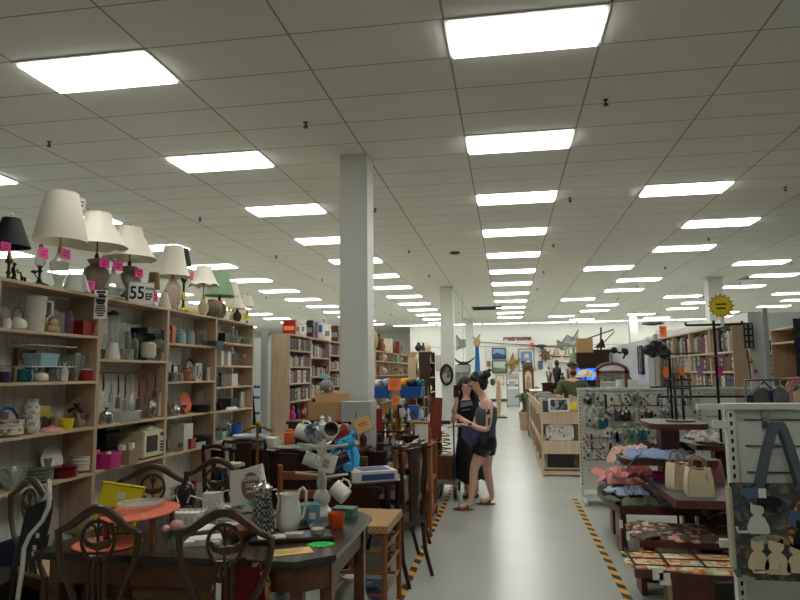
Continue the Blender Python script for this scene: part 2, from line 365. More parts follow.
# shapes standing on shelves; profiles are (radius share, height share)
PR={'jar':[(.9,0),(1,.05),(1,.78),(.75,.86),(.75,1)],'vase':[(.45,0),(.6,.06),(1,.4),(.85,.65),(.4,.85),(.5,1)],'urn':[(.4,0),(.45,.05),(.8,.25),(1,.55),(.85,.8),(.4,.93),(.42,1)],
'bottle':[(.85,0),(1,.04),(1,.55),(.85,.66),(.3,.78),(.28,.96),(.36,1)],'bowl':[(.4,0),(.45,.06),(.8,.4),(1,.95),(1,1),(.95,.97),(.75,.45),(.4,.14),(0,.12)],'goblet':[(.7,0),(.65,.05),(.12,.1),(.1,.5),(.75,.6),(1,.8),(.95,1),(.9,.97),(.7,.65),(0,.6)],
'glass':[(.7,0),(.72,.03),(1,1),(.94,1),(.68,.08),(0,.07)],'mug':[(.9,0),(1,.04),(1,1),(.9,1),(.88,.1),(0,.09)],'candle':[(1,0),(.9,.05),(.3,.12),(.2,.3),(.38,.4),(.2,.5),(.2,.8),(.5,.87),(.5,1)],
'globe':[(.4,0),(.5,.08),(.9,.3),(1,.5),(.9,.72),(.45,.92),(.4,1)],'bucket':[(.8,0),(.82,.03),(1,1),(.95,1),(.78,.08),(0,.07)],'cone':[(1,0),(1,.03),(.45,1),(.4,1),(.95,.04)],'crock':[(.92,0),(1,.06),(1,.8),(.9,.88),(1,.94),(1,1),(.88,1),(.86,.2),(0,.15)],
'stack':[(.6,0),(1,.18),(.95,.22),(.98,.36),(.95,.4),(1,.55),(.95,.6),(1,.78),(.95,.82),(1,1),(.85,.97),(.5,.85),(0,.83)],'tea':[(.55,0),(.9,.15),(1,.4),(.9,.65),(.5,.85),(.4,.88),(.12,.92),(.14,1),(0,1)],'dish':[(.35,0),(.4,.08),(.95,.8),(1,1),(.96,1),(.4,.2),(0,.18)]}
def lat(kind,r,h,n=18,sx=1,sy=1): return B().lathe([(a*r,c*h) for a,c in PR[kind]],n=n,sx=sx,sy=sy)
def item(kind,name,cat,label,loc,w,h,m,rz=PI/2,group=None,m2=None,d=None,pm=None):
    """one shop item with base at loc; front is -y before rz turns it"""
    m=M.get(m,m) if isinstance(m,str) else m;m2=M.get(m2,m2) if isinstance(m2,str) else m2
    r=w/2;d=d or w*.8
    if kind=='mug':
        r=w*.4;t=T(name,label,cat,loc,rz,group);P('body',lat('mug',r,h),m,t)
        P('handle',B().tube([(r*.95,0,h*.82),(r*1.45,0,h*.78),(r*1.62,0,h*.5),(r*1.4,0,h*.22),(r*.93,0,h*.16)],h*.07,6),m,t);return t
    if kind in('tea','kettle'):
        t=T(name,label,cat,loc,rz,group);P('body',lat('tea',r*.85,h*.8),m,t)
        P('spout',B().tube([(-r*.7,0,h*.3),(-r*1.05,0,h*.42),(-r*1.15,0,h*.66)],[h*.07,h*.05,h*.035],8),m,t)
        if kind=='kettle': P('handle',B().tube([(r*.7,0,h*.5),(r*.66,0,h*.95),(r*.3,0,h*1.25),(-r*.3,0,h*1.25),(-r*.66,0,h*.95),(-r*.7,0,h*.5)],h*.03,6),m2 or M['black'],t);
        else: P('handle',B().tube([(r*.7,0,h*.6),(r*1.15,0,h*.6),(r*1.1,0,h*.25),(r*.7,0,h*.2)],h*.05,6),m,t)
        return t
    if kind=='pitcher':
        t=T(name,label,cat,loc,rz,group);P('body',B().lathe([(r*.62,0),(r*.66,h*.03),(r*.72,h*.5),(r*.8,h*.97),(r*.82,h),(r*.74,h),(r*.66,h*.5),(0,h*.1)]),m,t)
        P('handle',B().tube([(r*.72,0,h*.88),(r*1.2,0,h*.85),(r*1.22,0,h*.5),(r*.7,0,h*.32)],h*.04,6),m,t);P('spout',B().lathe([(r*.02,h*.86),(r*.3,h)],(-r*.7,0,0),8),m,t);return t
    if kind=='frame':
        t=T(name,label,cat,loc,rz,group);f=max(.012,w*.08)
        b=B().bx((-r,-.012,0),(-r+f,.012,h)).bx((r-f,-.012,0),(r,.012,h)).bx((-r,-.012,0),(r,.012,f)).bx((-r,-.012,h-f),(r,.012,h));P('frame',b,m,t)
        P('picture',B().bx((-r+f,-.004,f),(r-f,.004,h-f)),m2 or M['paper'],t);return t
    if kind=='box': return S(name,B().bx((-r,-d/2,0),(r,d/2,h)),m,label,cat,loc,rz,group)
    if kind=='tub':
        b=B();k=.86
        for s in(-1,1):
            b._f([(-r*k,s*d/2*k,0),(r*k,s*d/2*k,0),(r,s*d/2,h),(-r,s*d/2,h),(-r*k,s*(d/2*k-.006),0),(r*k,s*(d/2*k-.006),0),(r,s*(d/2-.006),h),(-r,s*(d/2-.006),h)],[(0,1,2,3),(4,5,6,7),(0,1,5,4),(2,3,7,6),(1,2,6,5),(0,3,7,4)],False)
            b._f([(s*r*k,-d/2*k,0),(s*r*k,d/2*k,0),(s*r,d/2,h),(s*r,-d/2,h),(s*(r*k-.006),-d/2*k,0),(s*(r*k-.006),d/2*k,0),(s*(r-.006),d/2,h),(s*(r-.006),-d/2,h)],[(0,1,2,3),(4,5,6,7),(0,1,5,4),(2,3,7,6),(1,2,6,5),(0,3,7,4)],False)
        b.bx((-r*k,-d/2*k,0),(r*k,d/2*k,.006));b.tube([(-r,-d/2,h),(r,-d/2,h),(r,d/2,h),(-r,d/2,h)],.005,5,True);return S(name,b,m,label,cat,loc,rz,group)
    if kind=='plate':   # a plate leaning upright, facing -y
        t=T(name,label,cat,loc,0,group,rot=(rd(-12),0,rz)) if m2 else None
        def pl(a,c): return B()
        b=B();b.T=Matrix.Translation((0,0,r))@Matrix.Rotation(PI/2,4,'X')
        sx=(h/w)
        b.lathe([(0,.004),(r*.62,.004),(r*.68,.012),(r,.02),(r,.025),(r*.62,.012),(0,.0)],n=28,sy=sx)
        if not m2: return S(name,b,m,label,cat,loc,rz,group,rot=(rd(-12),0,rz))
        P('dish',b,m,t);b=B();b.T=Matrix.Translation((0,0,r))@Matrix.Rotation(PI/2,4,'X');b.lathe([(r*.8,.0205),(r*1.005,.0265),(r*1.005,.022),(r*.8,.016)],n=28,sy=sx,cap=False);P('rim',b,m2,t);return t
    if kind=='blender':
        t=T(name,label,cat,loc,rz,group);P('base',B().lathe([(r*.9,0),(r,.02),(r*.7,h*.3),(r*.6,h*.34)],n=12),m,t);P('jug',B().lathe([(r*.55,h*.34),(r*.8,h*.9),(r*.74,h*.9),(r*.5,h*.36)]),M['glass'],t)
        P('lid',B().lathe([(r*.82,h*.9),(r*.82,h*.96),(r*.4,h*.97),(r*.4,h),(0,h)]),m2 or M['black'],t);return t
    if kind=='cloth':
        b=B();b.sheet(10,6,lambda u,v:((u-.5)*w+.02*w*math.sin(9*v),(v-.5)*d,h*(.55+.3*math.sin(7*u+3*v)+.15*math.cos(11*v))*(1-(2*u-1)**4)*(1-(2*v-1)**4)+.004));return S(name,b,m,label,cat,loc,rz,group)
    if kind=='utensil':  # hangs down from loc
        t=T(name,label,cat,loc,rz,group);P('handle',B().tube([(0,0,0),(0,-.006,-h*.5),(0,0,-h*.66)],[w*.1,w*.14,w*.08],6),m2 or M['black'],t)
        P('head',B().prism([(-r,-h),(r,-h),(r*.8,-h*.68),(-r*.8,-h*.68)],-.004,.004,'xz'),m,t);return t
    if kind=='lidded':
        t=T(name,label,cat,loc,rz,group);P('body',lat('crock',r,h*.82),m,t);P('lid',B().lathe([(r*1.02,h*.82),(r*1.02,h*.87),(r*.5,h*.94),(r*.12,h*.94),(r*.14,h),(0,h)]),m2 or m,t);return t
    if kind=='basket':
        b=B();
        for k in range(7): z=h*k/6;q=.9+.1*k/6;b.tube([(-r*q,-d/2*q,z),(r*q,-d/2*q,z),(r*q,d/2*q,z),(-r*q,d/2*q,z)],.004 if m2 else h*.085,5,True)
        for k in range(9):
            x=-r+2*r*k/8
            for s in(-1,1): b.tube([(x*.9,s*d*.45,0),(x,s*d/2,h)],.0035,4)
        for k in range(5): y=-d/2+d*k/4;b.tube([(-r,y,h),(-r*.9,y*.9,0),(r*.9,y*.9,0),(r,y,h)],.0035,4)
        return S(name,b,m,label,cat,loc,rz,group)
    if kind=='figurine':
        b=B().lathe([(r*.8,0),(r*.8,h*.06),(r*.45,h*.1),(r*.6,h*.4),(r*.35,h*.68),(r*.18,h*.74)],n=12).ball((0,0,h*.85),(r*.38,r*.38,h*.13),10,6).ball((-r*.5,-r*.1,h*.5),(r*.18,r*.18,h*.18),8,6).ball((r*.5,-r*.1,h*.5),(r*.18,r*.18,h*.18),8,6)
        return S(name,b,m,label,cat,loc,rz,group)
    if kind=='bag':
        b=B().lathe([(r*.9,0),(r,h*.1),(r*.95,h*.6),(r*.4,h*.8),(r*.12,h*.86),(r*.4,h)],n=10,sy=.6);return S(name,b,m,label,cat,loc,rz,group)
    return S(name,lat(kind,r,h),m,label,cat,loc,rz,group)
def shelf(bay,z,rows):
    for r in rows:
        u,wp,hp,kind,name,cat,label,m=r[:8];kw=r[8] if len(r)>8 else {}
        off=kw.pop('off',.13);up=kw.pop('up',0);x=XF-off;y=alongx(u,x,z);s=mpp(x,y)
        item(kind,name,cat,label,(x,y,z+.001+up),wp*s*1.06,hp*s*1.07,m,**kw)
b1,b2,b3,b4=BN
shelf(0,1.982,[(6,9,10,'mug','mug','mug','small white mug at the very left of the top shelf beside the kettle','gloss',{'off':.07}),
(17,20,17,'kettle','kettle','kettle','white enamel kettle with arched black handle on the top shelf','gloss'),
(34,25,33,'pitcher','pitcher','pitcher','tall off-white plastic pitcher on the top shelf above the hanging basket','off',{'rz':PI*.1}),
(65,14,22,'jar','glass_jar','jar','clear glass storage jar beside the jar of lemons','pglass'),
(82,27,13,'tub','roasting_dish','dish','red oval baking dish at right end of the top shelf','red',{'d':.2})])
lj=alongx(49,XF-.12,1.982);s=mpp(XF,lj)
t=T('glass_jar','square clear glass jar filled with yellow lemons','jar',(XF-.12,lj,1.983));w=19*s/2;h=25*s
b=B().bx((-w,-w,0),(w,-w+.004,h*.85)).bx((-w,w-.004,0),(w,w,h*.85)).bx((-w,-w,0),(-w+.004,w,h*.85)).bx((w-.004,-w,0),(w,w,h*.85)).bx((-w,-w,0),(w,w,.006));P('body',b,glassm('thin clear glass',(214,218,212),.02),t);P('lid',B().lathe([(w*.7,h*.85),(w*.7,h*.95),(0,h)]),M['glass'],t)
for i,(a,c,z) in enumerate([(-.4,-.45,.32),(.42,-.4,.34),(-.42,.42,.34),(.4,.45,.32),(-.38,-.3,.98),(.4,.2,1.0)]):
    S('lemon',B().ball((0,0,0),(w*.44,w*.4,w*.4)).ball((w*.42,0,0),w*.1,6,4),M['lemon'],'yellow lemon inside the square glass jar','lemon',(XF-.12+a*w,lj+c*w,1.985+z*w+.01),i*.9,'lemons in the jar')
multi('painted board',[(150,70,44),(196,120,84),(110,54,40),(206,160,130)],18)
shelf(0,1.577,[(4,13,10,'mug','mug','mug','dark navy mug at the left end of the second shelf','navy',{'off':.07}),
(25,17,12,'mug','mug','mug','teal green mug with white label on the second shelf','teal',{'off':.07,'rz':-.4}),
(41,15,12,'tea','teapot','teapot','small round white teapot next to the teal mug','gloss',{'off':.09}),
(24,25,30,'frame','framed_print','picture','red brown painted board leaning behind the teal mug','red_w',{'m2':MC['painted board'],'off':.26}),
(52,13,15,'lidded','glass_canister','jar','clear glass canister with a black lid beside the white teapot','glass',{'m2':'black'}),
(70,26,24,'bowl','glass_bowl','bowl','large clear glass bowl standing behind the white scoops','glass',{'off':.18}),
(86,14,12,'lidded','casserole','pot','small red lidded casserole at right end of the second shelf','red',{'m2':'gloss','off':.1}),
(64,9,17,'bag','scoop','scoop','white plastic scoop standing among the ladles','off',{'off':.08}),
(76,7,26,'box','cutting_board','board','tall grey board leaning beside the red casserole','lgrey',{'d':.02,'off':.15})])
yb=alongx(48,XF-.08,1.8)
t=T('wire_basket','white wire under-shelf basket hanging below the lemons','basket',(XF-.13,yb,1.70));b=B()
L_=.26
for z in(0,.17): b.tube([(-.12,-L_,z),(.12,-L_,z),(.12,L_,z),(-.12,L_,z)],.004,5,True)
for k in range(14):
    y=-L_+2*L_*k/13;b.tube([(-.12,y,.17 if k in(0,13) else .0),(-.12,y,0),(.12,y,0),(.12,y,.05)],.002,4)
P('wires',b,M['gloss'],t)
P('hook',B().tube([(-.12,-.2,.17),(-.12,-.2,.255),(.12,-.2,.255)],.004,5).tube([(-.12,.2,.17),(-.12,.2,.255),(.12,.2,.255)],.004,5),M['gloss'],t)
item('tub','bowl','bowl','pale blue rectangular bowl inside the hanging wire basket',(XF-.12,yb-.03,1.704),.22,.1,'lblue',PI/2)
shelf(0,1.167,[(8,25,26,'plate','plate','plate','white plate with a broad blue rim leaning upright on the third shelf','gloss',{'m2':'blue','off':.2}),
(8,26,15,'stack','plate_stack','bowl','white crockery bowl with brown pattern in front of the blue rimmed plate',multi('brown leaf china',[(222,218,206),(222,218,206),(150,120,90),(214,208,196)],50,.3),{'off':.08}),
(30,15,31,'jar','patterned_jar','jar','tall white patterned towel roll standing on the third shelf',multi('white lace',[(206,200,188),(170,164,152),(222,218,208)],40),{'off':.12}),
(44,15,22,'box','cookbook','book','thin green and yellow book leaning against the grid back',multi('green book cover',[(60,90,60),(200,180,70),(70,100,80),(180,180,160)],16),{'d':.02,'off':.22}),
(33,12,7,'bowl','bowl','bowl','small white bowl in front of the patterned towel roll','gloss',{'off':.05}),
(49,22,6,'cloth','cloth','cloth','folded pink cloth beside the yellow ladle',mat('rose cloth',(214,150,146),.9),{'off':.09,'d':.16}),
(66,13,10,'bucket','ladle_cup','ladle','bright yellow plastic measuring cup on the third shelf','yellow',{'off':.06}),
(80,19,13,'bowl','metal_bowl','bowl','silver metal bowl holding dark utensils on the third shelf','steel',{'off':.12}),
(89,9,10,'bag','foil_bag','bag','crumpled foil bag beside the silver bowl','foil',{'off':.1})])
yb=alongx(72,XF-.1,1.2)
for i,(dx,dz,L,a) in enumerate([(0,.16,.2,.5),(.03,.14,.24,.25),(-.03,.18,.2,.8),(.02,.13,.26,0)]):
    S('serving_spoon',B().tube([(0,-L/2,0),(0,L/2,0)],[.014,.006],6).ball((0,-L/2,0),(.02,.045,.01),10,6),M['black'],'black serving utensil jutting out over the silver bowl','utensil',(XF-.1+dx,yb+.04+.02*i,1.17+dz),0,'black utensils over the silver bowl',rot=(-.5+a,0,.2))
shelf(0,.763,[(3,17,17,'plate','wok','pan','dark round wok leaning at the left end of the fourth shelf','black',{'off':.2}),
(52,29,27,'plate','platter','platter','large white oval platter leaning upright on the fourth shelf','gloss',{'off':.2}),
(38,26,12,'stack','plate_stack','plates','stack of grey green plates on the fourth shelf',mat('grey green glaze',(96,112,98),.3),{'off':.12}),
(63,24,11,'lidded','covered_dish','dish','dark red covered glass dish beside the stacked plates','dred',{'off':.1}),
(83,22,15,'stack','bowl_stack','bowls','stack of white mixing bowls at the right end of the fourth shelf','gloss',{'off':.12}),
(12,24,18,'bowl','glass_bowl','bowl','wide pressed glass bowl at the left of the fourth shelf','glass',{'off':.06}),
(26,12,9,'glass','tumbler','glass','clear glass tumbler between the glass bowl and stacked plates','glass',{'off':.05})])
shelf(0,.12,[(20,40,25,'tub','roasting_pan','pan','dark blue enamel roasting pan on the bottom shelf of the nearest bay','navy',{'d':.22}),
(62,22,20,'bag','cloth_bag','bag','grey cloth bag on the bottom shelf behind the yellow tray','grey')])
shelf(1,1.776,[(112,14,46,'blender','blender','blender','tall white blender with a clear jug on the top shelf','off'),
(105,8,24,'bottle','glass_bottle','bottle','slim clear glass bottle left of the white blender','glass',{'off':.2}),
(124,12,34,'urn','decanter','decanter','dark glass decanter between the blender and coffee maker','glass'),
(134,7,26,'bottle','bottle','bottle','clear bottle close to the boxed coffee maker','glass',{'off':.07})])
y=alongx(149,XF-.14,1.776);s=mpp(XF,y)
t=T('coffee_maker','black and beige coffee maker in clear housing on the second bay top shelf','coffee maker',(XF-.14,y-.08,1.777),PI/2)
P('body',B().bx((-.13,-.1,0),(.13,.1,.03)).bx((-.13,.02,.03),(.13,.1,.34)).bx((-.13,-.1,.29),(.13,.1,.35)),M['black'],t);P('carafe',B().lathe([(.07,.03),(.085,.07),(.085,.17),(.06,.2)],(0,-.03,0),14),M['cream'],t)
item('box','carton','box','upright carton printed with photographs beside the coffee maker',(XF-.14,y+.17,1.777),.13,.34,multi('photo carton',[(120,140,140),(70,80,84),(190,190,170),(150,120,90),(90,130,150)],14),PI/2,d=.22)
# utensils hanging from a rail
zt=1.64
S('utensil_rail',B().tube([(0,-.53,0),(0,.53,0)],.006,6).tube([(-.24,-.45,0),(0,-.45,0)],.005,5).tube([(-.24,.45,0),(0,.45,0)],.005,5),M['blackm'],'thin black rail carrying hanging kitchen utensils in the second bay','rail',(XF-.07,5.99,zt+.01))
for u,w,h,m,m2,nm,lb in [(102,7,26,'gloss','black','spatula','white spatula with black feet shape hanging leftmost on the rail'),(110,6,28,'steel','steel','slotted_spoon','steel slotted spoon hanging second on the rail'),(117,7,34,'dgrey','black','masher','dark long handled turner hanging beside the steel spoon'),(124,6,38,'steel','dred','tongs','long steel tongs with dark red grips hanging on the rail'),(131,6,30,'off','yellow','brush','pale brush with yellow handle hanging on the rail'),(138,9,36,'black','red','ladle','black ladle with bright red grip hanging on the rail'),(146,6,30,'midw','midw','paddle','brown wooden paddle hanging near the right end of the rail'),(154,6,24,'black','black','scraper','black scraper hanging rightmost on the rail')]:
    y=alongx(u,XF-.07,1.5);s=mpp(XF,y);item('utensil',nm,'utensil',lb,(XF-.06,y,zt),w*s,h*s,m,PI/2,'utensils hanging on the rail',m2)
shelf(1,1.17,[(106,17,15,'bag','foil_bag','bag','crumpled silver foil bag at the left of the utensil shelf','foil',{'off':.06}),
(127,26,9,'tub','tray','tray','clear plastic tray on the shelf under the hanging utensils','clear',{'off':.06,'d':.15}),
(150,11,17,'urn','crystal_vase','vase','cut crystal vase beside the framed photograph','foil',{'off':.07}),
(161,8,22,'frame','framed_photo','picture','white framed black and white photograph at the right of the utensil shelf','white',{'m2':multi('mono photo',[(40,42,50),(110,110,116),(190,190,190)],14),'off':.06})])
t=None
y=alongx(152,XF-.04,.8)
t=T('microwave','cream microwave oven with dark window on the lower shelf','microwave',(XF-.15,y-.02,.765),PI/2)
W=.2;P('housing',B().bx((-W,-.13,.012),(W,.15,.285)),M['cream'],t);P('door',B().bx((-W+.006,-.145,.02),(W-.1,-.13,.278)),M['cream'],t);P('window',B().bx((-W+.05,-.148,.065),(W-.14,-.145,.23)),M['black'],t)
P('control_panel',B().bx((W-.09,-.142,.03),(W-.01,-.13,.27)),M['off'],t);b=B()
for i in range(3):
    for j in range(4): b.bx((W-.08+i*.022,-.146,.05+j*.03),(W-.063+i*.022,-.142,.07+j*.03))
b.bx((W-.08,-.146,.21),(W-.02,-.142,.25));P('buttons',b,M['dgrey'],t)
for sx in(-1,1): P('foot',B().lathe([(.015,0),(.015,.012)],(sx*.17,-.1,0),10),M['black'],t)
shelf(1,.763,[(106,19,13,'tub','tub','tub','magenta pink plastic tub on the lower shelf','magenta',{'off':.05,'d':.2}),
(105,19,33,'basket','crate','crate','black plastic crate standing behind the pink tub','black',{'off':.22,'d':.12}),
(125,17,12,'tub','basket','basket','tan woven basket holding two white cups beside the pink tub','tan',{'off':.05,'d':.2}),
(121,9,9,'mug','mug','mug','white cup tipped in the tan basket, the left one','gloss',{'off':.06,'up':.09}),
(130,9,9,'mug','mug','mug','white cup with dark band in the tan basket, the right one','gloss',{'off':.06,'up':.09})])
y=alongx(150,XF-.13,1.05)
item('cloth','linens','cloth','folded pale linens piled on top of the microwave',(XF-.15,y,1.052),.3,.06,'paper',PI/2,d=.18)
shelf(2,1.98,[(172,6,17,'box','glass_plate','plate','red and orange glass plate leaning at the left of the third bay',mat('amber red glass',(190,70,30),.3),{'d':.04}),
(180,10,13,'jar','canister','canister','white canister with blue print, left of two','lblue'),(189,10,14,'jar','canister','canister','white canister with dark print, right of two',mat('grey print',(160,166,170),.4)),
(185,6,7,'goblet','wine_glass','glass','stemmed glass standing behind the printed canisters','glass',{'off':.24}),
(201,11,15,'jar','storage_jar','jar','wide clear glass storage jar on the third bay top shelf','glass'),(195,6,18,'bottle','glass_bottle','bottle','clear bottle left of the wide storage jar','glass',{'off':.2}),
(213,16,5,'box','baking_pan','pan','flat grey metal pan overhanging the right end of the shelf','dgrey',{'d':.2,'off':.04})])
shelf(2,1.55,[(175,11,15,'frame','framed_print','picture','small black frame with white mat on the third bay','black',{'off':.2}),
(176,13,9,'lidded','sugar_bowl','bowl','round silver sugar bowl in front of the small black frame','steel',{'off':.06}),
(186,9,12,'jar','wooden_cup','cup','honey coloured wooden cup beside the silver sugar bowl','honey',{'off':.06}),
(191,19,22,'plate','sign_plate','plate','round white sign plate with black rim leaning on the third bay','gloss',{'m2':'black','off':.22}),
(198,12,16,'frame','framed_photo','picture','white framed print of a dark tree in the third bay','white',{'m2':multi('tree print',[(190,194,196),(90,96,100),(210,210,208)],18),'off':.07}),
(209,8,12,'frame','framed_photo','picture','small pale framed card at the right of the third bay','white',{'off':.07})])
shelf(2,1.163,[(186,19,19,'plate','serving_disc','plate','bright orange round disc leaning among kitchen tools','orange',{'off':.15}),
(175,10,13,'tea','creamer','creamer','small ornate silver creamer left of the orange disc','steel',{'off':.06}),(184,5,9,'goblet','goblet','goblet','small silver goblet in front of the orange disc','steel',{'off':.05}),
(201,8,18,'box','metal_box','box','upright grey metal box behind the black pans','lgrey',{'d':.1,'off':.2}),
(202,17,7,'lidded','skillet','pan','black covered skillet in front of the grey metal box','black',{'off':.07}),
(211,6,5,'candle','candlestick','candlestick','short black candlestick at the right of the orange disc shelf','blackm',{'off':.06})])
shelf(2,.757,[(181,17,23,'box','toaster_oven','box','white countertop appliance box with black slot beside the microwave','off',{'d':.18,'off':.12}),
(201,22,9,'lidded','roaster','pan','long black covered roaster on the lower shelf of the third bay','black',{'off':.1}),
(200,20,4,'box','tray','tray','flat pale tray under the black roaster front','lgrey',{'d':.04,'off':.01})])
y=alongx(181,XF-.02,.8);S('slot_panel',B().bx((-.05,-.004,0),(.05,.004,.05)),M['black'],'black slot plate on the front of the white appliance box','panel',(XF-.025,y,.80),PI/2)
shelf(3,2.052,[(224,11,9,'box','radio','radio','small black clock radio at the left of the fourth bay top shelf','black',{'d':.1}),
(234,7,17,'jar','canister','canister','tall frosted canister behind the glass dishes','clear',{'off':.2}),
(237,10,7,'dish','glass_dish','dish','low glass dish, middle of the fourth bay top shelf','glass',{'off':.06}),(247,9,7,'dish','glass_dish','dish','low glass dish, right of the fourth bay top shelf','glass',{'off':.06})])
shelf(3,1.744,[(219,6,13,'box','salt_box','box','white box with dark emblem, left of two','white',{'d':.1}),(226,7,13,'box','salt_box','box','white box with dark emblem, right of two','gloss',{'d':.1}),(233,9,15,'urn','glass_jug','jug','round clear glass jug in the fourth bay','glass'),(246,9,11,'goblet','goblet','goblet','white footed goblet at the right of the fourth bay','gloss')])
shelf(3,1.465,[(220,6,12,'candle','candlestick','candlestick','black candlestick at the left of the fourth bay','blackm'),(230,13,11,'box','crate','box','white slatted box in the middle of the fourth bay','white',{'d':.14}),(238,9,14,'plate','plate','plate','small cream plate leaning behind the white slatted box','cream',{'off':.22}),(245,4,7,'glass','cup','cup','white cup, left one of a pair on the fourth bay','gloss'),(250,4,7,'glass','cup','cup','white cup, right one of a pair on the fourth bay','gloss')])
shelf(3,1.148,[(228,15,9,'basket','basket','basket','grey wire basket in the fourth bay','dgrey'),(243,13,14,'frame','framed_print','picture','square white canvas leaning in the fourth bay','white',{'off':.12}),(219,5,10,'bottle','bottle','bottle','dark bottle at left of the grey wire basket','bglass'),(231,19,4,'cloth','placemat','cloth','crumpled white cloth in front of the grey wire basket','paper',{'off':.05,'d':.1})])
shelf(3,.77,[(224,14,16,'globe','fishbowl','bowl','large clear glass fishbowl on the lower shelf of the fourth bay','glass',{'off':.15}),(235,15,11,'bucket','bucket','bucket','bright blue plastic bucket in the fourth bay','blue',{'off':.08}),(221,9,7,'tub','tub','tub','mint green tub left of the blue bucket',mat('mint',(140,190,170),.4),{'off':.05}),(243,8,18,'candle','candlestick','candlestick','tall black metal stand behind the blue bucket','blackm',{'off':.2})])
# signs on the shelf edge
def card(name,label,cat,u0,v0,u1,v1,x,m,rz=PI/2,y=None):
    z=at(u0,v0,6).z
    ya=alongx((u0+u1)/2,x,TOPZ) if y is None else y
    s=mpp(x,ya);d=ray((u0+u1)/2,(v0+v1)/2);tt=ya/d[1];cz=HC+d[2]*tt
    w=(u1-u0)*s*.5;h=(v1-v0)*s*.5
    return T(name,label,cat,(x,ya,cz),rz),w,h
t,w,h=card('price_sign','white sign reading 55 in bold black numerals on the shelf edge','sign',129,282,153,305,XF+.02,None,.55)
P('board',B().bx((-w,-.003,-h),(w,.003,h)),M['white'],t);bd=B()
for a,b_ in (((-w*.95,-.004,-h*.95),(w*.95,-.003,-h*.92)),((-w*.95,-.004,h*.92),(w*.95,-.003,h*.95)),((-w*.95,-.004,-h*.95),(-w*.93,-.003,h*.95)),((w*.93,-.004,-h*.95),(w*.95,-.003,h*.95))): bd.bx(a,b_)
P('border',bd,M['grey'],t)
text('55',h*1.55,t,M['ink'],(-w*.33,-.005,0),(PI/2,0,0),'numerals',.004,sx=.8);text('EF',h*.8,t,M['ink'],(w*.6,-.005,-h*.3),(PI/2,0,0),'letters',.003,sx=.75);text('Aisle',h*.42,t,M['ink'],(w*.62,-.005,h*.45),(PI/2,0,0),'letters',.001,sx=.8)
t,w,h=card('notice_sign','white printed notice with lines of small text hanging on the shelf edge','sign',95,290,107,319,XF+.02,None,.5)
P('sheet',B().bx((-w,-.002,-h),(w,.002,h)),M['paper'],t);b=B()
for i,q in enumerate([.7,.5,.8,.65,.75,.55,.7,.75,.8,.6,.5]): b.bx((-w*q,-.004,h*(.84-.16*i)-.006),(w*q,-.002,h*(.84-.16*i)+(.014 if i in(0,2,4,5) else .006)))
P('text_lines',b,M['ink'],t)
# ---------- lamps along the top of the left shelving ----------
def shadeprof(kind,rb,rt,h):
    if kind=='bell': return [(rb,0),(rb*.86,h*.16),(rb*.7+rt*.05,h*.42),(rt*1.12,h*.75),(rt,h)]
    return [(rb,0),(rt,h)]
def shademesh(kind,rb,rt,h,z,ribs=0,scal=0):
    b=B();pr=shadeprof(kind,rb,rt,h);n=32;vs=[];fs=[]
    for o in(0,-.004):
        for j,(r,zz) in enumerate(pr):
            for i in range(n):
                a=2*PI*i/n;q=r*(1+(.02*math.cos(ribs*a) if ribs else 0))+o
                vs.append((q*math.cos(a),q*math.sin(a),z+zz+(scal*abs(math.sin(4*a)) if j==0 else 0)))
    K=len(pr)
    for o in(0,K*n):
        for j in range(K-1):
            for i in range(n):
                f=(o+j*n+i,o+j*n+(i+1)%n,o+(j+1)*n+(i+1)%n,o+(j+1)*n+i);fs.append(f if o==0 else f[::-1])
    for j in(0,K-1):
        for i in range(n): fs.append((j*n+i,j*n+(i+1)%n,K*n+j*n+(i+1)%n,K*n+j*n+i))
    b._f(vs,fs)
    for zz,r in((z+.001,pr[0][0]),(z+h-.001,pr[-1][0])):
        if not(scal and zz<z+.01): b.tube([(r*math.cos(2*PI*i/n),r*math.sin(2*PI*i/n),zz) for i in range(n)],.003,4,True)
    return b
def lamp(label,u,vb,off,base,bw,bh_,m,sh=None,finial=1,neck=M['brass'],name='table_lamp',shm=None,z=TOPZ,extra=None,bh=None):
    """u centre px, base from shelf, bw/bh_ px; sh=(kind,wbottom,wtop,vbottom,vtop) px"""
    x=XF-off;y=alongx(u,x,z);s=mpp(x,y);t=T(name,label,'lamp',(x,y,z+.001))
    zof=lambda v:(HC+ray(u,v)[2]*y/ray(u,v)[1])-z
    r=bw*s/2;h=bh_*s
    P('base',lat(base,r,h,22) if isinstance(base,str) else base(r,h),m,t)
    top=h
    if sh:
        k,wb,wt,vb_,vt=sh;z0=zof(vb_+1);z1=zof(vt+3);rb=wb*s*.47;rt=wt*s*.47
        P('shade',shademesh(k,rb,rt,z1-z0,z0,ribs=8 if k=='bell' else 0,scal=extra or 0),shm or M['shade'],t)
        P('stem',B().tube([(0,0,h*.95),(0,0,z1-.01)],.007,6).lathe([(.018,h*.98),(.02,h+.03),(.012,h+.06)],n=10).tube([(-rt,0,z1-.01),(rt,0,z1-.01)],.003,4),neck,t)
        if finial: P('finial',B().lathe([(.006,z1-.01),(.012,z1+.01),(.006,z1+.02),(.012,z1+.03),(0,z1+.045)],n=8),neck,t)
    return t,s,zof
def crystal(r,h): return B().lathe([(r*.75,0),(r*.8,h*.05),(r*.4,h*.14),(r*.35,h*.2),(r*.9,h*.55),(r,h*.75),(r*.5,h*.88),(r*.3,h)],n=10)
def facet(r,h): return B().lathe([(r*.95,0),(r,h*.06),(r*.55,h*.12),(r*.75,h*.2),(r,h*.3),(r*.95,h*.38),(r*.6,h*.7),(r*.62,h*.74),(r*.2,h*.8),(r*.14,h)],n=9)
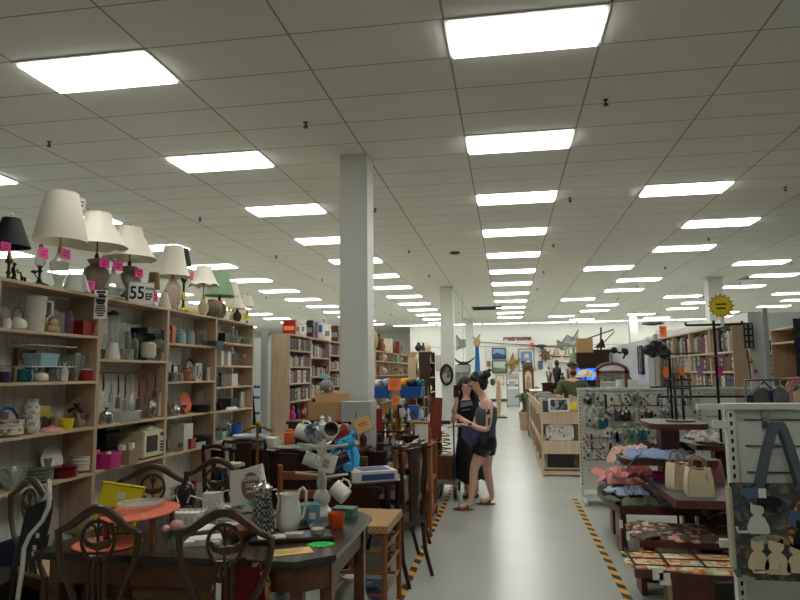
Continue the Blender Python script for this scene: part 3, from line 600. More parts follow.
def pot(r,h): return B().lathe([(r*.5,0),(r*.6,h*.04),(r*.92,h*.3),(r,h*.52),(r*.85,h*.74),(r*.42,h*.86),(r*.5,h*.88),(r*.66,h*.98),(r*.5,h)],n=22)
crys=glassm('cut crystal',(206,208,200),.45)
t1,s1,_=lamp('black shaded lamp with dark brass base at the left edge of the lamp row',8,0,.12,'candle',14,22,M['bronze'],('cone',40,18,246,216),shm=M['bshade'])
lamp('largest ivory drum shaded lamp on a cut crystal urn base',58,0,.12,crystal,18,38,crys,('cone',55,33,241,191),neck=M['brass'])
lamp('ivory bell shaded lamp on round taupe stoneware base, left of two',95,0,.2,pot,27,40,M['taupe'],('bell',62,26,246,211),neck=M['bronze'])
lamp('ivory bell shaded lamp on round taupe stoneware base, right of two',128,0,.17,pot,25,38,M['taupe'],('bell',56,24,258,225),neck=M['bronze'])
lamp('bare faceted glass lamp base with metal rod and no shade',112,0,.07,facet,25,33,crys,None)
S('lamp_rod',B().tube([(0,0,0),(0,0,.14)],.006,6).lathe([(.02,.0),(.02,.02),(.012,.03)],n=10).lathe([(.018,.1),(.022,.12),(.01,.15)],n=10),M['steel'],'steel rod and socket rising from the faceted glass lamp base','rod',(XF-.07,alongx(112,XF-.07,TOPZ),TOPZ+33*mpp(XF,4.9)-.01))
lamp('ivory bell shaded lamp on white floral ginger jar base',172,0,.12,'urn',19,32,mat('cream floral china',(222,210,188),.3,0,'noise',(188,160,140),40),('bell',37,20,276,244),neck=M['brass'])
lamp('small lamp with square brown mica shade and dark base',153,0,.08,'candle',8,16,M['bronze'],('cone',13,10,288,270),shm=mat('brown mica',(136,104,66),.6),finial=0)
lamp('black shaded slender buffet lamp on a brass stick base',183,0,.1,'candle',11,37,M['bronze'],('cone',15,8,265,246),shm=M['bshade'])
lamp('ivory scalloped shaded lamp on small cream globe base',203,0,.1,'globe',11,17,M['cream'],('bell',34,16,286,264),extra=.03)
lamp('sage green cone shaded lamp behind a large taupe globe base',219,0,.18,'globe',15,20,M['taupe'],('cone',32,17,295,270),shm=M['sage'],neck=M['bronze'],name='table_lamp')
lamp('ivory shaded lamp just right of the sage green shade',233,0,.25,'globe',8,12,M['cream'],('bell',17,8,297,279))
lamp('cream cone shaded lamp second from the far end of the row',237,0,.12,'urn',9,12,M['bronze'],('bell',20,10,308,295))
lamp('small cream shaded lamp with black base at the far end of the row',247,0,.1,'candle',8,10,M['black'],('cone',15,8,306,293))
item('globe','stone_globe','globe','taupe stoneware globe lamp base wearing an orange price card',(XF-.1,alongx(212,XF-.1,TOPZ),TOPZ+.001),.26,.24,'taupe')
item('cone','spare_lampshade','lampshade','small cream cone lampshade standing beside the 55 sign',(XF-.08,alongx(164,XF-.08,TOPZ),TOPZ+.001),14*mpp(XF,6.4),17*mpp(XF,6.4),'shade')
x=XF-.06;y=alongx(76,x,TOPZ);s=mpp(x,y)
S('spare_lampshade',shademesh('cone',14*s,7.5*s,19*s,0,12),M['clear'],'small pleated lampshade wrapped in clear plastic on the shelf top','lampshade',(x,y,TOPZ+.002))
# hurricane lamp and black figures
x=XF-.07;y=alongx(39,x,TOPZ);s=mpp(x,y)
t=T('hurricane_lamp','black wrought lamp with glass chimney and leaf shaped finial','lamp',(x,y,TOPZ+.001))
P('base',B().lathe([(9*s,0),(9*s,.01),(3*s,.03),(1.2*s,.06),(1.2*s,13*s),(3*s,15*s),(1.2*s,17*s),(3*s,20*s),(0,21*s)],n=12).tube([(0,0,6*s),(0,-5*s,9*s),(0,-8*s,12*s)],.005,5).ball((0,-8*s,13*s),(1,.03,.02)and(.02,.03,.015),8,5),M['blackm'],t)
P('chimney',B().lathe([(3*s,19*s),(5.5*s,23*s),(4*s,30*s),(3*s,37*s)],n=14,cap=False),M['glass'],t);P('finial',B().ball((0,0,40*s),(2.2*s,2.2*s,3*s),10,7).lathe([(3*s,36*s),(1*s,38*s)],n=10),M['bronze'],t)
x=XF-.1;y=alongx(13,x,TOPZ);s=mpp(x,y)
b=B().lathe([(5*s,0),(4*s,.02),(1.5*s,.04)],n=10).tube([(0,0,.03),(0,1.5*s,7*s),(0,-1*s,12*s),(0,.5*s,17*s)],[2.4*s,1.8*s,2*s,1*s],7).ball((0,.8*s,18*s),(1.5*s,2.4*s,1.6*s),8,6).tube([(0,0,10*s),(0,5*s,13*s),(0,6*s,9*s)],.8*s,5)
S('figurine',b,M['blackm'],'tall black cast rooster figure under the black lampshade','figurine',(x,y,TOPZ+.001))
x=XF-.1;y=alongx(23,x,TOPZ)
b=B().lathe([(4*s,0),(3*s,.015)],n=10).tube([(0,-3*s,0),(0,-2*s,5*s),(0,2*s,6*s),(0,3*s,0)],[1*s,1.6*s,1.6*s,1*s],7).tube([(0,-2*s,5*s),(0,-4*s,10*s)],[1.5*s,.8*s],6).ball((0,-4.6*s,10.5*s),(1.1*s,1.8*s,1.1*s),8,6)
S('figurine',b,M['blackm'],'small black cast deer figure between the rooster and the hurricane lamp','figurine',(x,y,TOPZ+.001))
S('dog_statue',B().lathe([(4.5*s,0),(4.5*s,3*s),(3*s,9*s),(2.2*s,14*s)],n=10).ball((0,-.02,17*s),(3*s,4.5*s,3*s),10,7).ball((0,0,9*s),(3.4*s,4*s,6*s),10,7),mat('slate statue',(62,64,66),.6),'dark grey animal statue beside the cream lampshade','statue',(XF-.1,alongx(175,XF-.1,TOPZ),TOPZ+.001))
# price cards: pink, yellow and orange neon
def cards(rows,m,word):
    for u,v,w,h,off,lb in rows:
        x=XF-off;y=alongx(u,x,TOPZ);s=mpp(x,y);d=ray(u,v);z=HC+d[2]*y/d[1]
        t=T('price_card',word+' price card '+lb,'price card',(x,y,z),PI/2+RND.uniform(-.3,.3),'neon price cards on the lamps')
        t.rotation_euler[0]=RND.uniform(-.06,.06)
        P('card',B().bx((-w*s*.54,-.002,-h*s/2),(w*s*.54,.002,h*s/2)),m,t)
        b=B();b.bx((-w*s*.25,-.0035,h*s*.1),(w*s*.3,-.002,h*s*.2)).bx((-w*s*.3,-.0035,-h*s*.25),(w*s*.15,-.002,-h*s*.1));P('writing',b,M['red'],t)
cards([(4,247,11,10,-.0,'hanging from the black shaded lamp'),(42,253,14,11,.0,'on the hurricane lamp'),(64,254,13,10,.0,'on the big crystal lamp'),(103,263,11,9,.05,'on the left taupe lamp'),(117,266,10,9,-.01,'on the bare glass lamp base'),(138,273,9,9,.03,'on the right taupe lamp'),(90,285,12,9,.0,'beside the plastic wrapped shade'),(155,297,6,10,.02,'beside the 55 sign'),(191,276,6,8,.05,'on the slender black shaded lamp')],M['pink'],'neon pink')
cards([(184,296,6,8,.03,'on the brass stick lamp'),(202,297,5,9,.03,'on the cream globe lamp'),(229,310,13,8,.02,'below the sage green shade'),(246,317,11,7,.02,'at the far end of the lamp row')],M['ycard'],'yellow')
cards([(219,305,8,9,.0,'on the taupe globe base')],M['ocard'],'orange')
cards([(78,204,8,12,-.02,'pinned on the largest ivory shade')],M['paper'],'white')
S('shelf_garland',B().tube([(0,-.2,0),(0,-.1,.02),(0,0,0),(0,.1,.02),(0,.2,0)],.02,6),M['yellow'],'yellow fabric garland lying under the slender lamps','garland',(XF-.03,alongx(190,XF-.03,TOPZ),TOPZ+.021))
# dark coat hanging on the far end of the shelving
b=B();b.sheet(8,16,lambda u,v:(.06+.05*math.sin(PI*u)+.012*math.sin(20*u),(u-.5)*.0+.02*math.sin(8*u),-v*1.1)if 0 else (-.32+.3*u*(.6+.4*v),.03+.05*math.sin(PI*u)+.015*math.sin(18*u+2*v),-1.15*v),.02)
S('coat',b,mat('black coat cloth',(20,22,28),.9),'long black coat hanging from the far end of the left shelving','coat',(XF+.06,9.06,2.02))
S('scarf',B().sheet(4,10,lambda u,v:(-.02+.08*u,.02+.02*math.sin(9*u),-.35*v),.012),mat('royal blue cloth',(28,64,150),.9),'royal blue cloth showing under the hem of the black coat','cloth',(XF+.05,9.1,.88))
# ---------- the walnut table in the left foreground and what stands around it ----------
TZ=.76
pts=[(-2.33,2.96),(-.99,2.96),(-.83,3.1),(-.83,3.93),(-.93,4.05),(-2.23,4.05),(-2.33,3.95)]
t=T('dining_table','large dark topped walnut dining table in the left foreground covered with bric-a-brac','table',(-1.6,3.5,0))
P('tabletop',B().prism([(x+1.6,y-3.5) for x,y in pts],.735,TZ).prism([((x+1.6)*.985,(y-3.5)*.98) for x,y in pts],.722,.735),M['ttop'],t)
b=B().bx((-.67,-.5,.61),(.63,-.475,.722)).bx((-.67,.475,.61),(.63,.5,.722)).bx((-.69,-.45,.61),(-.665,.45,.722)).bx((.7,-.38,.61),(.725,.38,.722)).cb((.67,-.44,.666),(.15,.02,.112),rz=rd(45)).cb((.67,.44,.666),(.15,.02,.112),rz=rd(45));P('apron',b,M['apron'],t)
for x,y in((-.65,-.46),(.6,-.46),(.71,-.34),(.71,.36),(-.65,.46),(.2,.46)): P('leg',B().cb((x,y,.36),(.058,.058,.72),t=1),M['apron'],t)
def arc(f,n=16): return [f(i/n) for i in range(n+1)]
def shield_chair(label,loc,rz,group='shield back chairs around the walnut table',w=.41,seat=M['tan'],name='dining_chair'):
    """back plane at local y=0, sitter faces +y"""
    t=T(name,label,'chair',loc,rz,group);h=w/2;m=M['shieldw']
    def rail(q):
        x=-h+w*q;k=abs(2*q-1);return (x,-.0,.905+.098*(.5+.5*math.cos(PI*k)) - (.0 if k<.9 else (k-.9)*.1))
    P('top_rail',B().tube(arc(rail,22),[.014+.009*math.sin(PI*i/22) for i in range(23)],8),m,t)
    for s in(-1,1):
        P('stile',B().tube([(s*h,0,.905),(s*(h-.004),0,.84),(s*(h-.02),-.002,.76),(s*(h-.06),0,.67),(s*.115,.005,.6),(s*.12,.01,.53),(s*.17,.02,.46)],[.016,.016,.015,.015,.016,.017,.018],8),m,t)
        P('leg',B().tube([(s*.17,.02,.46),(s*.18,.0,.25),(s*.19,-.05,0)],[.02,.018,.014],8),m,t);P('leg',B().cb((s*.2,.4,.215),(.04,.04,.43)),m,t)
    b=B().tube([(.084*math.cos(a),0,.86+.088*math.sin(a)) for a in [2*PI*i/24 for i in range(24)]],.0095,6,True)
    b.tube([(0,0,.945),(0,0,.79)],.007,6).tube([(-.072,0,.87),(-.05,0,.845),(0,0,.835),(.05,0,.845),(.072,0,.87)],[.008,.017,.024,.017,.008],8)
    for s in(-1,1): b.tube([(0,0,.88),(s*.02,0,.925),(s*.045,0,.93),(s*.055,0,.915)],.007,6)
    for x in(-.045,-.016,.016,.045): b.tube([(x*.7,0,.79),(x,.001,.73),(x*.85,.003,.65),(x*1.1,.008,.56),(x*1.7,.015,.47)],[.013,.011,.01,.01,.011],6)
    P('splat',b,m,t)
    P('seat_rail',B().bx((-.2,.02,.38),(.2,.05,.44)).bx((-.22,.39,.38),(.22,.42,.44)).bx((-.215,.05,.38),(-.19,.4,.44)).bx((.19,.05,.38),(.215,.4,.44)),m,t)
    P('seat',B().prism([(-.19,.03),(.19,.03),(.225,.41),(-.225,.41)],.44,.465),seat,t);return t
def fr(t,l): 
    return t
shield_chair('carved shield back chair at left front, before the coral mats',(-1.9,2.83,0),.0)
shield_chair('carved shield back front chair with a burgundy plate behind its splat',(-1.275,2.83,0),-.03,w=.45,seat=M['dred'])
shield_chair('carved shield back chair at the left end of the table, behind the white tube chair',(-2.84,3.55,0),-.4,w=.44)
shield_chair('carved shield back chair on the far side of the table behind the coral mat',(-2.4,4.16,0),PI+.05,w=.5)
shield_chair('carved shield back chair on the far side behind the white wire planters',(-2.1,4.5,0),PI+.1,w=.44)
item('plate','charger_plate','plate','burgundy charger plate with gold patterned rim standing behind the front chair splat',(-1.24,2.93,.472),.3,.3,'dred',-.1,m2=multi('gilt border',[(176,140,70),(110,20,30),(200,170,100),(104,16,26)],60,.4))
S('tag_card',B().bx((-.012,-.001,-.04),(.012,.001,.04)),M['paper'],'narrow white tag hanging between the ribs of the front chair','tag',(-1.29,2.81,.66))
# white tube chair with black board at the far left
t=T('tube_chair','white painted metal tube chair with a white seat at the left edge','chair',(-2.75,3.0,0),0);O_=Vector((-2.75,3.0,0))
fr_=[at(u,v,3.0)-O_ for u,v in((50,494),(49,506),(43,520),(30,535),(24,548),(22,572),(18,600))];e=fr_[-1]
P('frame',B().tube(fr_+[(e.x-.05,e.y,0)],.011,8),M['gloss'],t)
P('frame',B().tube([p_+Vector((-.3,.38,0)) for p_ in fr_]+[(e.x-.35,e.y+.38,0)],.011,8),M['gloss'],t);P('back_bar',B().tube([fr_[0],fr_[0]+Vector((-.3,.38,0))],.011,8),M['gloss'],t)
P('seat',B().prism([(-.25,-.02),(.06,-.02),(-.2,.36),(-.5,.36)],.6,.622),M['gloss'],t);P('leg',B().tube([(-.25,.0,0),(-.22,.0,.6)],.011,8),M['gloss'],t)
pl=[at(u,v,3.12) for u,v in((15,557),(28,497),(47,488),(45,540))];c0=Vector((pl[0].x,3.12,.624));t=T('folding_board','thin black board with white price dots leaning on the white tube chair','board',tuple(c0))
P('panel',B().prism([(p_.x-c0.x,p_.z-pl[0].z) for p_ in pl],-.012,.012,'xz'),M['black'],t)
for u,v in((40,523),(37,535),(36,541)): p_=at(u,v,3.12);P('price_dot',B().cb((p_.x-c0.x,-.013,p_.z-pl[0].z),(.02,.002,.025)),M['paper'],t)
# things on the table
def yellowtray():
    p=lvl(92,530,TZ);t=T('tray','bright yellow plastic tray standing upright at the left of the table','tray',(-2.26,3.5,TZ+.002));t.rotation_euler=(rd(-14),rd(9),.2)
    w,h=.12,.23;P('panel',B().bx((-w,-.004,.012),(w,.004,h)),M['yellow'],t);P('rim',B().tube([(-w,0,.012),(w,0,.012),(w,0,h),(-w,0,h)],.011,8,True),M['yellow'],t)
    b=B()
    for i in range(5): b.bx((-w*.8,-.008,.03+i*.016),(w*.7,-.004,.036+i*.016))
    P('slots',b,M['ink'],t);P('sticker',B().lathe([(.022,0),(.022,.003)]) if 0 else B().cb((0,-.006,.17),(.045,.003,.035)),M['paper'],t)
yellowtray()
t=T('small_stand','little honey wood stand carrying the upper coral mat','stand',(-1.97,3.3,TZ))
P('top',B().bx((-.15,-.12,.12),(.15,.12,.135)),M['honey'],t)
for x in(-.13,.13):
    for y in(-.1,.1): P('leg',B().cb((x,y,.06),(.022,.022,.12)),M['honey'],t)
def mat_(label,x,y,z,r,rot=None): S('placemat',B().lathe([(0,0),(r*.96,0),(r,.004),(r*.96,.009),(r*.9,.006),(0,.008)],n=36),M['coral'],label,'placemat',(x,y,z),0,'round coral placemats',rot=rot)
mat_('round coral woven placemat raised on the little wooden stand',-1.95,3.27,.896,.2,rot=(rd(4),rd(-3),0));mat_('round coral woven placemat lying flat on the table below the stand',-2.05,3.14,TZ+.001,.17)
S('glass_dish',lat('dish',.125,.03,24),M['glass'],'shallow cut glass dish full of sparkle on the raised coral mat','dish',(-1.98,3.32,.908))
for x in(-2.13,-2.09): S('candle_cup',lat('goblet',.03,.1),M['mahog'],'dark red wooden candle cup between the yellow tray and the front chair','candle holder',(x,3.33-(x+2.1)*.6,TZ+.002) if x<-2.1 else (x,3.2,TZ+.012),0,'dark red wooden candle cups')
t=T('flower_jar','small glass jar with pale pink roses near the front edge of the table','flower jar',(-1.665,3.1,TZ))
P('jar',lat('globe',.032,.055),M['glass'],t);P('leaves',B().tube([(0,0,.01),(.01,0,.1)],.004,5).tube([(0,0,.01),(-.03,.01,.09)],.004,5).ball((-.02,.0,.075),(.02,.01,.018),6,4).ball((.015,.01,.07),(.022,.01,.016),6,4).ball((0,-.01,.09),(.014,.01,.022),6,4),M['leaf'],t)
for x,z,r in((.012,.115,.032),(-.045,.095,.022)): P('rose',B().ball((x,0,z),(r,r,r*.85),10,7).ball((x,-.008,z+r*.3),(r*.6,r*.6,r*.6),8,5).ball((x+r*.4,-.01,z),(r*.55,r*.5,r*.6),8,5),M['rose'],t)
S('bottle',lat('bottle',.055,.26),mat('carved black glass',(20,18,20),.2,0,'noise',(60,58,58),60,.5),'carved black glass bottle among the white planters','bottle',(-1.99,3.84,TZ+.001))
S('votive_cup',lat('glass',.035,.075),M['pglass'],'purple glass votive cup in front of the carved black bottle','votive',(-1.93,3.72,TZ+.001))
def planter(x,y,label,w=.2):
    t=T('wire_planter',label,'planter',(x,y,TZ),.15,'white scroll wire planters')
    b=B()
    for z in(.02,.09): b.tube([(-w/2,-.06,z),(w/2,-.06,z),(w/2,.06,z),(-w/2,.06,z)],.004,5,True)
    for s in(-1,1):
        for k in range(6): q=-w/2+w*(k+.5)/6;b.tube([(q+.014*math.cos(a),s*.06,.055+.03*math.sin(a)) for a in [2*PI*i/10 for i in range(10)]],.0035,4,True)
        b.tube([(s*w/2,-.06,.09),(s*(w/2+.03),-.06,.16),(s*w*.2,-.06,.19),(s*w*.12,-.06,.15)],.0045,5)
    for sx in(-1,1):
        for sy in(-1,1): b.tube([(sx*w/2,sy*.06,0),(sx*w/2,sy*.06,.1)],.005,5)
    P('scrollwork',b,M['gloss'],t);P('liner',B().bx((-w/2+.01,-.05,.005),(w/2-.01,.05,.085)),M['white'],t)
planter(-1.82,3.52,'white scroll wire planter at the left, beside the purple votive');planter(-1.6,3.72,'white scroll wire planter at the right, against the coffee signs')
S('box',B().bx((-.055,-.04,0),(.055,.04,.13)),M['gloss'],'plain white box standing behind the wire planters','box',(-1.83,3.88,TZ+.001),.2)
S('cruet_stand',B().lathe([(.06,0),(.06,.01)],n=16).tube([(0,0,0),(0,0,.2),(.02,0,.22),(.03,0,.2)],.005,6).tube([(-.05,0,.01),(-.05,0,.12),(0,0,.14)],.004,5).tube([(.05,0,.01),(.05,0,.12),(0,0,.14)],.004,5),M['blackm'],'black wire scroll stand beside the dish on the coral mat','stand',(-1.93,3.6,TZ))
for i,(x,y,w,h,rz) in enumerate([(-1.52,3.42,.1,.05,.3),(-1.66,3.4,.13,.035,-.2)]):
    S('dish',lat('dish',w*.6,h),M['gloss'],['white scalloped dish behind the front chair rail','white fluted dish just right of the roses'][i],'dish',(x,y,TZ+.001))
S('napkin_stack',B().bx((-.09,-.06,0),(.09,.06,.02)).cb((.02,0,.026),(.14,.1,.01),rz=.3),M['paper'],'stack of folded white lace napkins behind the front chair','napkins',(-1.56,3.22,TZ+.001),.2)
S('wooden_bowl',lat('bowl',.075,.06),M['honey'],'small honey wood bowl seen through the front chair back','bowl',(-1.4,3.32,TZ+.001))
S('coaster',B().lathe([(.03,0),(.03,.01),(0,.012)],n=14),M['yellow'],'yellow round coaster near the honey wood bowl','coaster',(-1.27,3.36,TZ+.001))
# two coffee signs
for i,(x,y,rz,ry) in enumerate([(-1.49,3.73,-.1,-.3),(-1.505,3.63,-.15,-.12)]):
    t=T('coffee_sign',['white boxed sign partly hidden behind the coffee sign','white boxed sign with brown oval reading coffee and a blue cup'][i],'sign',(x,y,TZ+.012));t.rotation_euler=(rd(-7),ry,rz)
    w,h=.105,.3
    P('board',B().bx((-w,0,0),(w,.022,h)),M['white'],t)
    if i:
        b=B();b.T=Matrix.Translation((.035,-.0015,.2))@Matrix.Rotation(PI/2,4,'X');b.lathe([(.062,-.001),(.062,.001)],n=26,sy=1.28);P('oval',b,M['pbrown'],t)
        for s,z,k in(('COFFEE',.243,.036),('COZY',.205,.03),('Lovers',.172,.026)): text(s,k,t,M['white'],(.035,-.004,z),(PI/2,0,0),'lettering',.0008,sx=.8)
        text('FAMILY',.03,t,M['pbrown'],(-.05,-.002,.088),(PI/2,0,0),'lettering',.0008,sx=.8);text('& together',.024,t,M['ink'],(-.01,-.002,.055),(PI/2,0,0),'lettering',.0004);text('LOVE',.028,t,M['rose'],(-.01,-.002,.022),(PI/2,0,0),'lettering',.0008)
        P('printed_cup',B().prism([(.025,.13),(.075,.13),(.068,.085),(.035,.085)],-.004,-.001,'xz').tube([(.025,-.003,.12),(.012,-.003,.11),(.03,-.003,.095)],.003,5),M['mblue'],t)
# silver woven jug
t=T('jug','silver jug with a woven basket texture and curved handle, centre of the table','jug',(-1.325,3.42,TZ+.001),-.1)
wov=mat('woven silver',(200,200,196),.2,1,'check',(90,90,88),70,.8)
P('body',B().lathe([(.07,0),(.073,.01),(.066,.06),(.055,.13),(.045,.19),(.042,.2),(.046,.212)],n=24),wov,t);P('neck',B().lathe([(.045,.21),(.04,.225),(.046,.245),(.05,.25),(.044,.25),(.036,.225)],n=24).ball((-.04,0,.245),(.03,.014,.012),8,6),M['steel'],t)
P('handle',B().tube([(.04,0,.235),(.08,0,.24),(.105,0,.2),(.1,0,.13),(.065,0,.085)],.0055,8),M['steel'],t);P('lid',B().lathe([(.046,.25),(.03,.268),(.008,.275),(.01,.29),(0,.293)],n=20),M['steel'],t)
t=T('pitcher','plain white ceramic pitcher with tall handle beside the silver jug','pitcher',(-1.215,3.52,TZ+.001),0)
P('body',B().lathe([(.045,0),(.055,.01),(.068,.05),(.07,.1),(.062,.15),(.055,.175),(.06,.2),(.056,.2),(.05,.175),(.055,.1),(0,.02)],n=26),M['gloss'],t);P('handle',B().tube([(.05,0,.16),(.062,0,.22),(.085,0,.235),(.1,0,.215),(.1,0,.14),(.085,0,.08),(.066,0,.06)],.008,8),M['gloss'],t);P('spout',B().lathe([(.012,.17),(.024,.2)],(-.05,0,.0),10),M['gloss'],t)
item('mug','mug','mug','powder blue mug with round white emblem beside the white pitcher',(-1.135,3.72,TZ+.001),.105,.095,'mblue',PI)
S('mug_emblem',B().cb((0,0,0),(.035,.002,.035)),M['paper'],'round white emblem sticker on the powder blue mug','sticker',(-1.125,3.676,TZ+.05),.1)
item('bowl','bowl','bowl','pale blue bowl half hidden behind the powder blue mug',(-1.2,3.83,TZ+.001),.13,.085,'lblue')
item('bucket','cup','cup','orange cup with a white rim inside on the right of the table',(-.975,3.64,TZ+.001),.098,.078,'orange')
S('sponge_box',B().bx((-.07,-.045,0),(.07,.045,.022)).bx((-.07,-.045,.03),(.07,.045,.05)).bx((-.068,-.043,.02),(.068,.043,.032)),mat('jade cloth',(84,144,124),.6),'jade green flat box at the back right corner of the table','box',(-1.0,3.93,TZ+.001),-.1)
t=T('serving_tray','flat dark serving tray with raised rim near the right of the table','tray',(-1.15,3.4,TZ+.001),.32)
P('base',B().bx((-.21,-.12,0),(.21,.12,.006)),mat('tray print',(96,92,84),.4),t);P('rim',B().tube([(-.21,-.12,.012),(.21,-.12,.012),(.21,.12,.012),(-.21,.12,.012)],.01,6,True),M['darkw'],t)
S('napkin',B().bx((-.07,-.035,0),(.07,.035,.008)),M['paper'],'folded white napkin at the left of the serving tray','napkin',(-1.24,3.33,TZ+.009),.5);S('napkin',B().bx((-.05,-.03,0),(.05,.03,.008)),M['off'],'small folded napkin in the middle of the serving tray','napkin',(-1.15,3.42,TZ+.009),.2)
t=T('candle_glass','squat clear glass with a white candle on the serving tray','candle',(-1.02,3.43,TZ+.009));P('glass',B().lathe([(.036,0),(.045,.05),(.041,.05),(.033,.006)],n=20),M['glass'],t);P('wax',B().lathe([(.032,.006),(.036,.032),(0,.033)],n=18),M['gloss'],t)
t=T('note_paper','manila note card with handwriting on the front right of the table','note',(-1.06,3.12,TZ+.001),.5);P('sheet',B().bx((-.1,-.055,0),(.1,.055,.002)),M['manila'],t);b=B()
for i in range(4): b.bx((-.075,.03-i*.018,.002),(.06-.02*(i%2),.032-i*.018,.0026))
P('writing',b,M['ink'],t)
st=[(( .055 if i%2 else .075)*math.cos(2*PI*i/28),(.04 if i%2 else .055)*math.sin(2*PI*i/28)) for i in range(28)]
t=T('starburst_card','neon green starburst price card at the right of the table','price card',(-.955,3.27,TZ+.001),.3);P('card',B().prism(st,0,.002),mat('neon green card',(40,214,84),.7),t);P('writing',B().bx((-.04,.005,.002),(.04,.009,.0026)).bx((-.03,-.014,.002),(.045,-.01,.0026)),M['ink'],t)
# mug tree
t=T('mug_tree','white painted wooden mug tree with turned post at the back of the table','mug tree',(-1.155,3.97,TZ+.001))
P('post',B().lathe([(.1,0),(.095,.015),(.05,.03),(.035,.05),(.05,.075),(.055,.1),(.045,.125),(.025,.15),(.03,.165),(.03,.21),(.022,.22),(.026,.26),(.03,.3),(.03,.42),(.024,.45),(.02,.52),(.035,.54),(.02,.555),(.01,.57),(.016,.585),(0,.6)],n=20),M['gloss'],t)
AR=[(.22,0),(.22,PI*.55),(.23,PI*1.08),(.23,-1.2),(.4,PI*.97),(.4,.05),(.4,-1.9),(.4,1.5),(.52,PI*.93),(.52,.1),(.52,-1.6),(.52,-.6)]
for z,a in AR: P('peg',B().tube([(0,0,z),(.165*math.cos(a),.165*math.sin(a),z+.02)],.008,7),M['gloss'],t)
def hmug(label,u,v,m,rz,tilt=1.1,m2=None,w=.088,y=3.9,g=None):
    p=at(u,v,y);t=T('mug',label,'mug',p,rz,'mugs hanging on the mug tree');t.rotation_euler=(0,tilt,rz)
    r=w/2;h=.1;P('body',B().lathe([(a*r,(c-.5)*h) for a,c in PR['mug']],n=22),m,t);P('handle',B().tube([(-r*.95,0,h*.32),(-r*1.5,0,h*.3),(-r*1.7,0,0),(-r*1.45,0,-h*.28),(-r*.93,0,-h*.32)],.007,6),m,t)
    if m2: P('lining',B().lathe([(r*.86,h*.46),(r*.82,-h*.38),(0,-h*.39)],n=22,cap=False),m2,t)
    return t
hmug('white mug with its mouth to the left, top left of the mug tree',304,433,M['gloss'],PI,1.2)
hmug('blue and white floral mug hanging at the top of the mug tree',314,434,mat('delft floral',(206,210,216),.25,0,'noise',(36,56,120),70),-1.9,1.0,y=3.84)
hmug('white mug facing the viewer with dark inside, top right of the mug tree',330,431,M['gloss'],-1.15,1.25,M['taupe'],.098,3.82)
hmug('red lined mug behind the top right white mug',340,432,M['red'],.3,1.2,y=3.98,w=.08)
hmug('white mug with red lining on the middle left of the mug tree',312,460,M['gloss'],PI+.2,1.2,M['red'],.085,3.9)
t=hmug('white mug with lines of black writing in the middle of the mug tree',328,463,M['gloss'],.0,.25,None,.1,3.82);b=B()
for i in range(4): b.bx((-.02,-.051,.02-i*.013),(.02,-.049,.025-i*.013))
P('writing',b,M['ink'],t)
hmug('black mug hanging behind the mug with writing',340,459,M['black'],.5,1.2,y=4.02,w=.08)
t=hmug('white mug with round black crest, bottom right of the mug tree',340,492,M['gloss'],PI-.1,.9,M['taupe'],.1,3.84)
b=B();b.tube([(.022*math.cos(a)+.0,-.051,.022*math.sin(a)) for a in [2*PI*i/14 for i in range(14)]],.003,4,True).ball((0,-.05,0),(.01,.003,.01),8,4).tube([(-.032,-.045,-.02),(-.03,-.045,.02)],.003,4).tube([(.032,-.045,-.02),(.03,-.045,.02)],.003,4);P('crest',b,M['ink'],t)
# rush stool
t=T('stool','honey wood stool with woven rush seat between the table and aisle','stool',(-1.0,4.55,0),-.02)
L=[(-.18,-.25),(.18,-.25),(.18,.25),(-.18,.25)]
for x,y in L: P('leg',B().tube([(x,y,0),(x,y,.6)],[.018,.02],10),M['honey'],t)
for z in(.18,.32,.45):
    for i in range(4): P('rung',B().tube([(*L[i],z+.02*(i%2)),(*L[(i+1)%4],z+.02*(i%2))],.011,7),M['honey'],t)
P('seat',B().cb((0,0,.6),(.42,.56,.045),t=.97),M['rush'],t)
S('crate',B().bx((-.12,-.09,0),(.12,.09,.16)),multi('blue crate print',[(50,80,120),(40,52,70),(120,150,170),(70,90,110)],20),'small patterned blue crate on the floor beneath the rush stool','crate',(-1.02,4.6,.001))
S('basket',lat('bucket',.14,.22),mat('dark weave',(60,44,36),.7,0,'check',(90,70,52),50),'dark woven basket on the floor beneath the walnut table','basket',(-1.2,3.8,.001))
S('vase',lat('urn',.11,.4),M['gloss'],'tall white ceramic vase on the floor under the right end of the table','vase',(-.97,3.95,.001))
for i,(x,y,w,d,h,m,lb) in enumerate([(-1.9,3.65,.45,.3,.42,M['cardb'],'open cardboard box on the floor under the left part of the table'),(-1.42,3.7,.35,.3,.36,M['black'],'black storage box on the floor under the middle of the table'),(-2.62,4.35,.3,.4,.5,M['honey'],'honey wood bedside box on the floor by the first shelving bay')]): S('storage_box',B().bx((-w/2,-d/2,0),(w/2,d/2,h)),m,lb,'box',(x,y,.001),.1)
for i,(x,y,w,d,h,m,lb) in enumerate([(-2.95,4.15,.4,.35,.45,'darkw','dark wooden box added to darken the floor between the left chair and the shelving'),(-3.2,3.6,.4,.5,.4,'black','black plastic box added to darken the floor before the first shelving bay'),(-3.05,4.95,.45,.4,.38,'midw','brown wooden box added to darken the floor before the second shelving bay'),(-1.15,3.3,.3,.3,.2,'tan','low tan wooden crate on the floor under the table front'),(-1.75,3.2,.4,.2,.16,'darkw','low dark wooden case on the floor between the two front chairs'),(-2.9,5.7,.4,.4,.45,'darkw','dark wooden box added to darken the floor before the third shelving bay')]): S('storage_box',B().bx((-w/2,-d/2,0),(w/2,d/2,h-.03)).bx((-w/2-.01,-d/2-.01,h-.03),(w/2+.01,d/2+.01,h)),M[m],lb,'box',(x,y,.001),.05*i)  # boxes before the shelving are added to darken the otherwise bright floor
